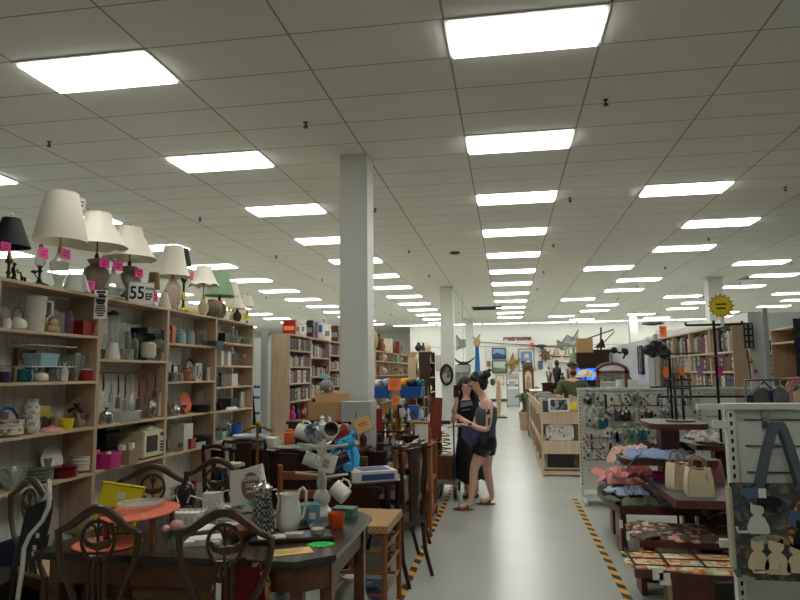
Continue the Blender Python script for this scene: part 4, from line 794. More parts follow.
# ---------- tall dark chairs beside the aisle and the dark furniture behind ----------
def splat_chair(label,loc,rz,h=1.05,m=M['darkw'],name='dining_chair',seat=M['darkw']):
    t=T(name,label,'chair',loc,rz,'dark splat back chairs')
    P('top_rail',B().tube([(-.2,0,h-.05),(-.19,0,h-.01),(-.12,0,h-.02),(-.06,0,h),(.06,0,h),(.12,0,h-.02),(.19,0,h-.01),(.2,0,h-.05)],.018,8),m,t)
    P('splat',B().prism([(-.06,.47),(.06,.47),(.05,.6),(.075,.72),(.055,.82),(.08,h-.03),(-.08,h-.03),(-.055,.82),(-.075,.72),(-.05,.6)],-.008,.008,'xz'),m,t)
    for s in(-1,1):
        P('stile',B().tube([(s*.17,.02,.46),(s*.16,0,.6),(s*.19,-.01,.8),(s*.2,0,h-.05)],[.02,.016,.016,.018],8),m,t)
        P('leg',B().tube([(s*.17,.02,.46),(s*.175,.0,.2),(s*.18,-.06,0)],[.02,.018,.016],8),m,t)
        P('leg',B().tube([(s*.2,.4,.44),(s*.225,.43,.32),(s*.2,.4,.12),(s*.21,.42,.04),(s*.21,.42,0)],[.03,.028,.014,.02,.022],8),m,t)
    P('seat',B().prism([(-.19,.0),(.19,.0),(.235,.43),(-.235,.43)],.42,.47),seat,t);return t
splat_chair('tall dark splat back chair closest to the aisle tape, behind the rush stool',(-.76,5.2,0),rd(68))
splat_chair('dark splat back chair standing just behind the tall one near the aisle',(-.86,6.15,0),rd(80),.98)
splat_chair('glossy black spoon back chair standing in front of the microwave shelf',(-2.43,5.2,0),rd(150),1.02,mat('black lacquer',(30,22,20),.12))
splat_chair('dark curved back chair in front of the glass topped dresser',(-1.85,5.35,0),PI,.98)
splat_chair('dark arched chair in front of the blue bucket shelf',(-2.5,5.95,0),PI+.3,1.0)
t=T('drop_leaf_table','dark mahogany drop leaf table holding a white and blue boxed set','table',(-1.32,5.72,0))
P('tabletop',B().prism([(.42*math.cos(a),.36*math.sin(a)) for a in [2*PI*i/32 for i in range(32)]],.68,.705),M['darkh'],t);P('leaf',B().prism([(-.25,.5),(.25,.5),(.25,.68),(-.25,.68)],-.37,-.35,'xz'),M['darkh'],t);P('leaf',B().bx((.4,-.2,.5),(.42,.2,.68)),M['darkh'],t)
for x in(-.3,.3):
    for y in(-.26,.26): P('leg',B().tube([(x,y,0),(x,y,.3),(x,y,.68)],[.018,.028,.024],8),M['darkw'],t)
p=lvl(384,484,.705)
t=T('boxed_set','thick white box with dark blue title panels lying on the drop leaf table','box',(-1.2,5.62,.706),.5)
P('box',B().bx((-.2,-.15,0),(.2,.15,.085)),M['white'],t);P('title_panel',B().bx((-.1,-.1,.085),(.16,.12,.087)).bx((-.12,-.152,.012),(.17,-.15,.062)),mat('denim blue print',(64,84,140),.6),t)
P('page_edges',B().bx((-.202,-.13,.012),(-.2,.13,.03)).bx((-.202,-.13,.045),(-.2,.13,.06)),M['taupe'],t)
# dresser with glass top
t=T('dresser','low dark mahogany dresser behind the mug tree','dresser',(-2.05,6.35,0))
P('carcass',B().bx((-.62,-.24,.08),(.62,.24,.86)),M['darkw'],t);P('top',B().bx((-.66,-.27,.86),(.66,.27,.89)),M['darkh'],t)
for i in range(3):
    for s in(-1,1):
        d=P('drawer',B().bx((s*.31-.28,-.255,.12+i*.245),(s*.31+.28,-.24,.34+i*.245)),M['darkh'],t);P('handle',B().tube([(s*.31-.06,-.26,.24+i*.245),(s*.31-.04,-.28,.22+i*.245),(s*.31+.04,-.28,.22+i*.245),(s*.31+.06,-.26,.24+i*.245)],.006,6),M['brass'],d)
for x in(-.56,.56):
    for y in(-.19,.19): P('foot',B().cb((x,y,.04),(.07,.07,.08)),M['darkw'],t)
S('glass_table_top',B().lathe([(.33,0),(.335,.006),(.33,.014)],n=36,sy=.62),mat('teal edged glass',(150,186,176),.1),'oval glass tabletop with teal edge lying on the dark dresser','glass top',(-1.98,6.3,.891))
S('folded_linens',B().bx((-.14,-.1,0),(.14,.1,.05)).bx((-.12,-.09,.05),(.13,.09,.09)),M['off'],'folded pale cloths on the dresser left of the oval glass','linens',(-2.45,6.35,.891))
t=T('brass_stand','tall brass cross shaped stand rising behind the table','stand',(-1.97,4.95,0));P('pole',B().lathe([(.1,0),(.02,.03),(.011,.08),(.011,1.2)],n=10),M['brass'],t);P('crossbar',B().tube([(-.12,0,1.17),(-.05,0,1.2),(0,0,1.21),(.05,0,1.2),(.12,0,1.17)],.011,6).ball((0,0,1.23),.022,8,6),M['brass'],t)
t=T('brass_stand','short brass stand with a flat cream flower top beside the dresser','stand',(-2.15,4.85,0));P('pole',B().lathe([(.09,0),(.02,.03),(.012,.08),(.012,.91)],n=10),M['brass'],t);P('flower_top',B().prism([((.11 if i%2 else .07)*math.cos(PI*i/9),(.11 if i%2 else .07)*math.sin(PI*i/9)) for i in range(18)],.91,.935),M['cream'],t)
S('crystal_bowl',lat('bowl',.17,.13,20),mat('blue crystal',(140,160,174),.12,0,'noise',(220,226,228),50),'large blue tinted crystal bowl on the shelf end beside the brass stands','bowl',(-2.55,6.2,.891))
# blue teddy on ladder chair
t=T('ladder_chair','honey wood ladder back chair carrying the blue teddy bear','chair',(-1.6,5.05,0),.1)
for s in(-1,1):
    P('leg',B().tube([(s*.17,-.15,0),(s*.17,-.15,.92)],.02,8),M['honey'],t);P('leg',B().tube([(s*.17,.2,0),(s*.17,.2,.44)],.02,8),M['honey'],t)
for z in(.55,.7,.84): P('slat',B().bx((-.16,-.158,z-.03),(.16,-.142,z+.03)),M['honey'],t)
P('seat',B().bx((-.2,-.17,.43),(.2,.22,.46)),M['rush'],t)
fur=mat('bright blue fur',(44,150,214),.95,0,'noise',(90,190,236),90,.9)
p=at(345,458,5.55)
S('display_pedestal',B().lathe([(.17,0),(.17,.04),(.06,.08),(.05,.7),(.17,.76),(.17,.79)],n=18),M['darkw'],'dark turned pedestal under the blue teddy bear','pedestal',(p.x,5.6,0))
t=T('teddy_bear','bright blue plush teddy bear sitting behind the mug tree','teddy bear',(p.x,5.6,.79),-.3,None,.92)
P('body',B().ball((0,0,.1),(.1,.09,.12),14,10).ball((0,-.02,.26),(.095,.09,.085),14,10).ball((-.07,-.0,.33),(.03,.02,.03),8,6).ball((.07,0,.33),(.03,.02,.03),8,6).ball((0,-.1,.245),(.035,.03,.028),8,6),fur,t)
for s in(-1,1): P('arm',B().tube([(s*.08,0,.19),(s*.13,-.03,.13),(s*.14,-.06,.04)],[.035,.036,.03],8),fur,t);P('leg',B().tube([(s*.06,-.03,.04),(s*.09,-.13,.035)],[.045,.04],8),fur,t);P('eye',B().ball((s*.035,-.1,.275),.009,8,6),M['black'],t)
# ---------- bookcases ----------
def sidex(u,v,x):
    d=ray(u,v);t=x/d[0];return (d[1]*t,HC+d[2]*t)
bookc=[(34,38,52),(120,34,36),(196,190,176),(62,80,64),(148,140,120),(52,56,60),(176,150,110),(90,44,40),(210,206,196),(70,90,120),(110,108,100),(40,34,32)]
bookm=[mat('book cloth %d'%i,c,.6) for i,c in enumerate(bookc)]
bkmesh={}
def book(loc,w,h,d,mi,label,group,rz):
    key=(mi,round(w,3),round(h,2))
    if key not in bkmesh:
        b=B().bx((-d,-w/2,0),(0,w/2,h));b.mi=1;b.bx((.0005,-w*.3,h*.62),(.0015,w*.3,h*.8)).bx((.0005,-w*.2,h*.2),(.0015,w*.2,h*.5));bkmesh[key]=b.mesh('book',[bookm[mi],bookm[(mi+2)%12]])
    return S('book',bkmesh[key],None,label,'book',loc,rz,group)
def bookrow(x,face,y0,y1,z,hmax,label,group,step=.055,hs=(.19,.27),skip=0,flat=0):
    y=y0
    while y<y1-step:
        w=RND.choice([.04,.05,.06])*step/.055
        if RND.random()>=skip:
            h=min(hmax-.02,round(RND.uniform(*hs),2));book((x,y+w/2,z+.001),w,h,.16,RND.randrange(12),label,group,0 if face>0 else PI)
        y+=w+.002
def case(name,label,x,face,y0,y1,zs,top,cat='bookcase',dep=.3,m=None,group=None,div=None,back=None):
    m=m or M['shelfw'];t=T(name,label,cat,(x,y0,0),0,group);L=y1-y0;s=-face
    X=lambda a:s*a
    def bx(a,b): return B().bx((min(X(a[0]),X(b[0])),a[1],a[2]),(max(X(a[0]),X(b[0])),b[1],b[2]))
    P('side_panel',bx((0,.001,0),(dep,.025,top-.025)),m,t);P('side_panel',bx((0,L-.025,0),(dep,L-.001,top-.025)),m,t);P('top_board',bx((-.004,.001,top-.025),(dep,L-.001,top)),M['shelfh'],t);P('back',bx((dep,.001,.05),(dep+.012,L-.001,top)),back or M['tan'],t)
    for z in zs+[.1]: P('shelf_board',bx((-.002,.025,z-.025),(dep,L-.025,z)),M['shelfh'],t)
    for k in range(1,div or 1): P('divider',bx((0,L*k/div-.01,.1),(dep,L*k/div+.01,top-.025)),m,t)
    return t
AB=[(10.12,11.3,[2.02,1.745,1.47,1.175,.8,.45]),(11.3,12.55,[1.925,1.575,1.2,.8,.45]),(12.55,13.8,[2.0,1.7,1.37,1.05,.7,.4])]
AN=['nearest bookcase with plain board end behind the left shelving','second bookcase of the left book run','third bookcase of the left book run beside the white column']
for i,(y0,y1,zs) in enumerate(AB):
    case('bookcase','pale wood '+AN[i],-3.5,1,y0,y1,zs,2.28,group='left book run')
    for j,z in enumerate(zs[:5]):
        if j==4 and i==0: continue
        gap=((zs[j-1] if j else 2.28)-z)-.04
        if i==2 and j>3: continue
        bookrow(-3.52,1,y0+.04,y1-.04,z,gap,'book in the packed '+ORD[j]+' shelf of the '+['nearest','second','third'][i]+' bookcase, left run','books in left book run, bay %s shelf %s'%(ORD[i],ORD[j]),.075 if j<4 else .1,hs=(.18,.25) if j!=1 else (.14,.2))
for u,c,lb in [(292,'magenta','bright pink plush toy on the lower shelf of the nearest bookcase'),(297,'navy','navy plush toy on the lower shelf of the nearest bookcase'),(303,'red','red plush toy on the lower shelf of the nearest bookcase')]:
    y=alongx(u,-3.6,.9);item('figurine','plush_toy','plush toy',lb,(-3.6,y,.801),.22,.3,c,PI/2)
for (u0,u1,v0,v1,m,lb) in [(289,294,316,332,'red','red carton at the front end of the bookcase top'),(294,299,315,331,'cream','cream carton next to the red carton on the bookcase top'),(299,304,315,333,'white','white carton right of the cream carton on the bookcase top'),(307,312,316,335,'black','black upright binder on the bookcase top'),(312,316,319,337,'grey','grey upright binder on the bookcase top'),(316,324,311,337,'white','tall white carton with blue heading on the bookcase top'),(325,329,321,339,'paper','pale carton at the end of the bookcase top'),(331,340,323,341,'bronze','dark brown wicker hamper on the third bookcase top')]:
    y=alongx((u0+u1)/2,-3.6,2.28);s=mpp(-3.6,y);t=T('carton',lb,'carton',(-3.62,y,2.281));w=(u1-u0)*s*.9;h=(v1-v0)*s*.92
    P('body',B().bx((-.12,-w/2,0),(.1,w/2,h)),M[m],t);P('printed_band',B().bx((.1,-w*.42,h*.72),(.102,w*.42,h*.86)).bx((-.1,-w/2-.002,h*.3),(.08,-w/2,h*.6)),M['blue'] if 'blue' in lb else M['ocard'] if m=='red' else M['grey'],t)
    P('price_sticker',B().bx((.1,-w*.2,h*.05),(.103,w*.3,h*.2)),M['pink'],t)
# metal upright and white partition board near the book run
S('metal_upright',B().bx((-.05,-.03,0),(.05,.03,2.36)).bx((-.02,-.035,.1),(-.01,-.03,2.3)),M['lgrey'],'grey metal upright post at the near end of the left book run','post',(-3.9,10.05,.001))
p=at(258,337,10.9);S('partition_panel',B().bx((-.75,-.03,.0),(.2,.03,p.z)),mat('white laminate',(206,210,210),.4),'white partition board behind the far end of the left shelving','partition',(p.x,11.2,.001))
t=T('wall_hook_rack','row of small blue tipped hooks on the metal upright','hooks',(-4.0,10.0,0))
for z in(1.42,1.25,1.0): P('hook',B().tube([(0,0,z),(0,-.06,z),(0,-.07,z+.03)],.012,6).bx((-.05,-.03,z-.02),(.05,0,z+.02)),M['blue'],t)
# cubby shelving further along
CT=case('cubby_shelf','long pale cubby shelf full of dark ornaments behind the front column',-3.5,1,17.2,23.0,[1.96,1.56,1.2,.8,.4],2.24,'shelf',div=6,group=None)
def oc(lb): return lb
KN=[('vase','vase','vase'),('urn','urn','urn'),('figurine','figurine','figurine'),('box','box','box'),('globe','pot','pot'),('frame','framed_print','picture'),('goblet','goblet','goblet')]
CM=['bronze','darkw','tan','cream','black','honey','midw','taupe','lgrey','sage']
for r,z in enumerate([1.96,1.56,1.2,.8]):
    for c in range(6):
        y=17.2+5.8*(c+.5)/6;k=KN[(r*3+c)%7];m=CM[(r*5+c*3)%10];mn={'bronze':'bronze brown','darkw':'dark brown','tan':'tan','cream':'cream','black':'black','honey':'honey wood','midw':'brown wood','taupe':'taupe','lgrey':'grey','sage':'sage green'}[m]
        item(k[0],k[1],k[2],f'{mn} {k[2]} in the {ORD[c]} cubby from the front, {["top","second","third","lowest"][r]} row of the cubby shelf',(-3.62,y,z+.001),.3 if k[0]!='box' else .4,.24,m,PI/2)
for i,(dy,w,h,k,m,lb) in enumerate([(.3,.25,.55,'urn','tan','tall tan urn at the front end of the cubby shelf top'),(.9,.25,.5,'vase','bronze','dark vase second along the cubby shelf top'),(1.5,.35,.4,'figurine','honey','honey brown carved figure on the cubby shelf top'),(2.2,.4,.42,'box','cream','cream box in the middle of the cubby shelf top'),(2.9,.3,.45,'urn','midw','brown urn beyond the cream box on the cubby shelf top'),(3.7,.45,.4,'box','red_w','red brown chest on the cubby shelf top'),(4.6,.3,.42,'globe','taupe','taupe pot near the far end of the cubby shelf top')]): item(k,{'box':'box'}.get(k,k),{'figurine':'figurine','box':'box'}.get(k,'pot'),lb,(-3.62,17.2+dy,2.241),w,h,m,PI/2)
x0=at(409,352,18).x;x1=at(416,352,18).x
S('end_panel',B().bx((0,0,0),(x1-x0,.3,2.05)),mat('pale pine board',(206,180,148),.6),'pale pine end panel beyond the cubby shelf','panel',(x0,18.0,.001));S('box',B().bx((0,0,0),(x1-x0,.28,.15)),M['tan'],'tan box sitting on top of the pale pine end panel','box',(x0,18.0,2.052))
xa=at(416,352,17.6).x;t=case('display_rack','dark crowded display rack right of the pale pine panel',xa+.4,1,17.2,18.4,[1.9,1.5,1.1,.7],2.2,'rack',m=M['darkw'],div=2)
t.location=(xa+.42,17.3,0)
for r,z in enumerate([2.2,1.9,1.5,1.1]):
    for c in range(3):
        m=['black','dgrey','cream','bronze','midw','lgrey'][(r*2+c)%6];k=KN[(r+c*2)%7];nm={'black':'black','dgrey':'dark grey','cream':'cream','bronze':'bronze','midw':'brown','lgrey':'silver grey'}[m]
        item(k[0],k[1],k[2],f'{nm} {k[2]}, {["left","middle","right"][c]} on the {["top board","second shelf","third shelf","fourth shelf"][r]} of the dark display rack',(xa+.08+.13*c,17.3+.25,z+.001),.2,.24,m,0)
# ---------- grey cabinet, carton and notice in front of the column ----------
p=at(357,402,6.95)
S('storage_cabinet',B().bx((-.17,-.18,0),(.155,.14,at(355,402,6.95).z)),M['lgrey'],'light grey two door metal cabinet in front of the white column','cabinet',(p.x,7.1,.001))
S('cabinet_seam',B().bx((-.006,-.004,0),(.006,0,.9)),M['dgrey'],'thin dark door seam on the grey metal cabinet','seam',(p.x,6.915,.3))
p=at(325,421,7.0);t=T('cardboard_box','open brown cardboard box with raised flaps left of the white column','box',(p.x,7.15,p.z));w=36*mpp(p.x,7)/2
b=B().bx((-w,-.17,0),(w,-.16,.2)).bx((-w,.16,0),(w,.17,.2)).bx((-w,-.17,0),(-w+.01,.17,.2)).bx((w-.01,-.17,0),(w,.17,.2)).bx((-w,-.17,0),(w,.17,.01));P('body',b,M['cardb'],t);P('flap',B().cb((0,.17,.24),(2*w,.008,.1),rx=-.2),M['cardb'],t);P('tape',B().bx((-.03,-.172,0),(.03,-.17,.1)),M['tan'],t)
zb=p.z
t=T('console_cabinet','dark wooden cabinet under the open cardboard box','cabinet',(p.x,7.15,0));P('carcass',B().bx((-.4,-.22,0),(.3,.2,zb-.03)),M['darkw'],t);P('top',B().bx((-.42,-.24,zb-.03),(.32,.22,zb-.001)),M['darkh'],t)
for s in(-1,1): P('door',B().bx((-.05+s*.17-.16,-.235,.08),(-.05+s*.17+.16,-.22,zb-.08)),M['darkh'],t)
t=T('notice','clear stand holding a small manila notice near the column','sign',tuple(at(366,433,6.6)),.2);t.rotation_euler=(0,-.35,0)
P('sleeve',B().bx((-.1,0,0),(.1,.006,.19)),M['clear'],t);P('paper',B().bx((-.085,-.004,.02),(.085,-.001,.165)),mat('peach paper',(240,190,130),.8),t);P('writing',B().bx((-.05,-.006,.1),(.05,-.004,.108)).bx((-.04,-.006,.08),(.05,-.004,.086)),M['red'],t)
# ---------- wire rack of toys and bins beyond the column ----------
R0=at(373,383,9).x;R1=at(424,383,9).x;rz_=[.3,.62,.97,1.27]
t=T('wire_rack','chrome wire shelving rack crammed with toys and bins beyond the column','rack',((R0+R1)/2,9.2,0));w=(R1-R0)/2
for x in(-w,w):
    for y in(-.2,.25): P('post',B().tube([(x,y,0),(x,y,1.42)],.012,6),M['steel'],t)
for z in rz_:
    b=B().tube([(-w,-.2,z),(w,-.2,z),(w,.25,z),(-w,.25,z)],.008,5,True)
    for k in range(12): xx=-w+2*w*(k+.5)/12;b.tube([(xx,-.2,z),(xx,.25,z)],.003,4)
    P('wire_shelf',b,M['steel'],t)
xc=(R0+R1)/2
def rk(u,v,w,h,k,nm,cat,lb,m,y=9.15,lv=None,**kw):
    p=at(u,v,y);s=mpp(p.x,y);z=lv if lv is not None else p.z
    return item(k,nm,cat,lb,(p.x,y,z+.006),w*s,h*s,m,0,**kw)
rk(383,397,17,10,'tub','plastic_bin','bin','blue plastic bin at the left of the wire rack top shelf','blue',lv=1.27,d=.35);rk(412,397,22,10,'tub','plastic_bin','bin','larger blue plastic bin at the right of the wire rack top shelf','blue',lv=1.27,d=.35)
for i,(u,w,h,m,lb) in enumerate([(378,8,8,'white','crumpled white toy heaped over the left blue bin'),(386,9,9,'lblue','pale blue toy heaped over the left blue bin'),(393,8,7,'white','white plush heaped between the two blue bins'),(402,16,9,'yellow','yellow orange plush lying across the bins'),(412,10,8,'navy','navy plush heaped over the right blue bin'),(420,9,8,'teal','teal toy heaped over the right blue bin')]):
    p=at(u,384,9.15);s=mpp(p.x,9.15);S('plush_toy',B().ball((0,0,0),(w*s/2,.1,h*s/2),10,7).ball((w*s*.3,-.03,h*s*.3),(w*s*.22,.05,h*s*.25),8,6).ball((-w*s*.3,-.04,h*s*.22),(w*s*.2,.05,h*s*.2),8,6),M[m] if i!=3 else mat('amber plush',(236,170,40),.9),lb,'plush toy',(p.x,9.12+.02*(i%2),1.27+.012+.13+h*s/2))
def sheet(lb,u0,v0,u1,v1,y,m,nm='orange_sign',cat='sign',rz=0):
    a=at(u0,v0,y);b_=at(u1,v1,y);t=T(nm,lb,cat,((a.x+b_.x)/2,y,(a.z+b_.z)/2),rz);w=abs(b_.x-a.x)/2;h=abs(a.z-b_.z)/2
    P('card',B().bx((-w,-.003,-h),(w,.003,h)),m,t);b=B()
    for k in range(3): b.bx((-w*.6,-.005,h*(.5-.4*k)-h*.06),(w*(.6-.15*k),-.003,h*(.5-.4*k)+h*.06))
    P('writing',b,M['red'],t);return t
sheet('neon orange sign sheet hanging on the front of the wire rack',388,379,401,390,8.93,M['ocard']);sheet('small neon orange tag below the orange sign sheet',392,396,398,405,8.94,M['ocard'])
for lv,row in ((.97,[(378,9,13,'figurine','white','white and black toy dog on the second shelf of the wire rack'),(388,9,10,'figurine','black','black toy figure on the second shelf of the wire rack'),(397,8,9,'box','white','white boxed toy on the second shelf of the wire rack'),(405,9,14,'bag','blue','royal blue toy bag on the second shelf of the wire rack'),(414,10,13,'box','blue','blue boxed toy on the second shelf of the wire rack'),(421,6,11,'bag','white','white bagged toy at right of the second shelf of the wire rack')]),
 (.62,[(379,10,14,'bag','dgrey','dark grey bagged toy on the third shelf of the wire rack'),(389,9,16,'figurine','tan','tan toy figure on the third shelf of the wire rack'),(399,12,15,'bag','foil','crumpled clear bag of toys on the third shelf of the wire rack'),(410,11,18,'box','lgrey','grey wire cage on the third shelf of the wire rack'),(419,8,15,'bag','foil','silvery bag of parts at right of the third shelf')]),
 (.3,[(380,12,14,'box','black','black box on the bottom shelf of the wire rack'),(394,12,12,'bag','magenta','magenta toy bag on the bottom shelf of the wire rack'),(408,14,13,'bag','foil','crumpled silver bag on the bottom shelf of the wire rack')])):
    for u,w,h,k,m,lb in row: rk(u,400,w,h,k,{'figurine':'toy_figure','box':'toy_box','bag':'toy_bag'}[k],'toy',lb,m,lv=lv,d=.3)
# ---------- clutter between the column and the aisle ----------
def smalltable(label,x,y,w,d,h,m,mt=None,name='side_table'):
    t=T(name,label,'table',(x,y,0));P('tabletop',B().bx((-w/2,-d/2,h-.03),(w/2,d/2,h)),mt or m,t);P('apron',B().bx((-w/2+.03,-d/2+.03,h-.1),(w/2-.03,d/2-.03,h-.03)),m,t)
    for sx in(-1,1):
        for sy in(-1,1): P('leg',B().cb((sx*(w/2-.04),sy*(d/2-.04),(h-.1)/2),(.045,.045,h-.1)),m,t)
    return t
smalltable('red painted side table crowded with trinkets behind the boxed set',-1.72,6.75,.62,.34,.84,M['red_w'],mat('red table top',(120,40,36),.4))
smalltable('low black side table with pink cloth beyond the tall dark chairs',-1.25,7.3,.5,.5,.62,M['black'],mat('dusty pink cloth',(196,140,120),.9))
smalltable('brown carved side table beside the aisle tape under the wicker basket',-1.12,8.3,.42,.7,.78,M['honey'])
t=T('open_shelf','honey wood open shelf rack standing beside the aisle tape','shelf',(-1.0,7.35,0))
for x in(-.14,.14):
    for y in(-.3,.3): P('post',B().cb((x,y,.42),(.04,.04,.84)),M['honey'],t)
for z in(.12,.45,.83): P('shelf_board',B().bx((-.16,-.32,z-.02),(.16,.32,z)),M['honey'],t)
S('carton',B().bx((-.12,-.22,0),(.12,.22,.3)),M['tan'],'tall tan carton on the middle board of the honey open shelf','carton',(-1.0,7.35,.452))
S('carton',B().bx((-.12,-.22,0),(.12,.22,.25)),M['cardb'],'brown carton on the lowest board of the honey open shelf','carton',(-1.0,7.35,.122))
TR=[(-1.95,6.7,.841,'goblet',.06,.12,'steel','small steel goblet at left of the red side table'),(-1.86,6.66,.841,'figurine',.07,.11,'cream','cream trinket figure on the red side table'),(-1.77,6.7,.841,'jar',.07,.1,'brass','brass trinket pot on the red side table'),(-1.68,6.65,.841,'figurine',.08,.14,'magenta','magenta trinket doll on the red side table'),(-1.6,6.7,.841,'tea',.1,.12,'gloss','white trinket teapot on the red side table'),(-1.5,6.68,.841,'urn',.08,.16,'bronze','bronze trinket urn at right of the red side table'),(-1.82,6.82,.841,'bottle',.06,.2,'glass','clear bottle at the back of the red side table'),
(-1.38,7.2,.621,'box',.14,.22,'black','black box on the pink topped black side table'),(-1.2,7.15,.621,'globe',.16,.15,'taupe','taupe pot on the pink topped black side table'),(-1.1,7.4,.621,'figurine',.12,.28,'white','white figure on the pink topped black side table'),
(-1.08,7.2,.831,'bowl',.2,.1,'black','black bowl in front on the honey open shelf'),(-.96,7.25,.831,'frame',.2,.24,'honey','honey framed picture on top of the honey open shelf'),(-1.05,7.5,.831,'urn',.12,.22,'foil','silver urn on top of the honey open shelf'),(-.93,7.55,.831,'vase',.1,.2,'brass','brass vase on top of the honey open shelf'),(-1.0,7.62,.831,'goblet',.09,.18,'gloss','white goblet at the back of the honey open shelf'),
(-1.22,8.1,.781,'tea',.16,.16,'steel','silver teapot on the brown carved side table'),(-1.02,8.05,.781,'jar',.1,.14,'brass','brass canister on the brown carved side table'),(-1.15,8.35,.781,'basket',.26,.2,'tan','wicker basket on the brown carved side table'),(-1.0,8.5,.781,'urn',.13,.26,'cream','cream vase on the brown carved side table'),(-1.25,8.55,.781,'candle',.1,.34,'brass','tall brass candlestick on the brown carved side table')]
for x,y,z,k,w,h,m,lb in TR: item(k,{'figurine':'figurine','tea':'teapot','frame':'framed_print','candle':'candlestick','goblet':'goblet'}.get(k,k if k not in('globe',) else 'pot'),{'tea':'teapot','frame':'picture','candle':'candlestick','globe':'pot'}.get(k,k),lb,(x,y,z),w,h,m,-.3)
S('foil_heap',B().ball((0,0,.09),(.16,.12,.1),12,8).ball((.08,-.03,.17),(.07,.06,.06),8,6).ball((-.08,0,.16),(.06,.06,.05),8,6),M['foil'],'heap of crumpled silver foil ornaments on the black side table','ornament',(-1.32,7.42,.622))
S('board',B().bx((-.075,-.012,0),(.075,.012,.52)),M['red_w'],'upright red brown wooden board standing beside the aisle','board',(-.93,8.3,.782),rot=(-.08,.06,.1))
t=T('oval_portrait','oval portrait with dark oval frame hanging on the second column','picture',(-1.83,19.8,1.55))
def ovalp(rx,rz_,y0,y1,n=28): return [(rx*math.cos(2*PI*i/n),rz_*math.sin(2*PI*i/n)) for i in range(n)]
P('frame',B().tube([(a,0,c) for a,c in ovalp(.17,.29,0,0)],.04,8,True),M['blackm'],t);P('portrait',B().prism(ovalp(.17,.29,0,0),-.01,.01,'xz'),multi('sepia portrait',[(120,120,110),(84,84,78),(160,158,146)],9),t)
t=T('mantel_clock','arched white mantel clock with dark base beyond the red brown board','clock',(-.98,8.75,.93),0)
P('case',B().prism([(-.1,0),(.1,0),(.1,.09)]+[(.1*math.cos(a),.09+.07*math.sin(a)) for a in [PI*i/8 for i in range(9)]]+[(-.1,.09)],-.04,.04,'xz'),M['white'],t);P('face',B().prism([(-.075,.01),(.075,.01),(.06,.06),(0,.085),(-.06,.06)],-.045,-.04,'xz'),M['black'],t)
smalltable('dark plant stand carrying the arched mantel clock',-1.0,8.78,.24,.24,.93,M['darkw'],None,'plant_stand')
S('gourd_basket',lat('bowl',.14,.12),M['tan'],'round tan basket of scraps beside the mantel clock stand','basket',(-1.2,8.9,.78))
smalltable('low walnut bench supporting the round tan basket',-1.38,8.9,.5,.2,.78,M['midw'],None,'bench')
for i,(x,y,w,h,m,k,lb) in enumerate([(-1.5,8.9,.14,.3,'midw','urn','brown carved urn on the low walnut bench'),(-1.36,8.9,.1,.36,'gloss','figurine','tall white figure on the low walnut bench'),(-1.75,8.2,.3,.5,'darkw','box','dark wooden chest on the floor behind the pink topped table'),(-1.7,8.2,.2,.25,'red','lidded','red lidded pot on top of the dark wooden chest'),(-1.83,8.22,.1,.3,'bronze','vase','bronze vase on top of the dark wooden chest')]):
    item(k,{'box':'chest','lidded':'pot'}.get(k,k),{'box':'chest','lidded':'pot'}.get(k,k),lb,(x,y,.781 if i<2 else (.001 if i==2 else .502)),w,h,m,0)
# platform cart
t=T('platform_cart','grey platform cart with a blue push handle beside the women','cart',(-.8,8.75,0))
P('deck',B().bx((-.2,-.35,.2),(.14,.5,.24)),M['grey'],t)
for x in(-.13,.1):
    for y in(-.25,.4): w_=P('wheel',B(),M['black'],t) if 0 else P('wheel',(lambda b:(setattr(b,'T',Matrix.Translation((x,y,.075))@Matrix.Rotation(PI/2,4,'Y')),b.lathe([(.03,-.02),(.075,-.018),(.075,.018),(.03,.02)],n=18))[1])(B()),M['black'],t);P('hub',B().tube([(x-.025,y,.075),(x+.025,y,.075)],.028,10).bx((x-.03,y-.02,.09),(x+.03,y+.02,.2)),M['steel'],w_)
P('push_handle',B().tube([(-.18,-.33,.24),(-.18,-.33,.98),(.1,-.33,.98),(.1,-.33,.24)],.011,8),mat('dark blue enamel',(34,54,110),.4),t);P('grip',B().tube([(-.1,-.33,.98),(.06,-.33,.98)],.024,8),M['navy'],t)
for i,(x,y,w,h,m,lb) in enumerate([(-.05,-.1,.22,.3,'midw','brown wooden box riding on the platform cart'),(-.04,.22,.24,.2,'tan','tan woven box riding at the back of the platform cart')]): S('box',B().bx((-w/2,-.12,0),(w/2,.12,h)),M[m],lb,'box',(-.8+x,8.75+y,.241))
S('wire_sculpture',B().tube([(.09*math.cos(a*1.3),.07*math.sin(a*1.9),.02+.012*a) for a in range(24)],.008,5),M['brass'],'tangled brass wire ornament on the brown box on the cart','ornament',(-.85,8.65,.545))
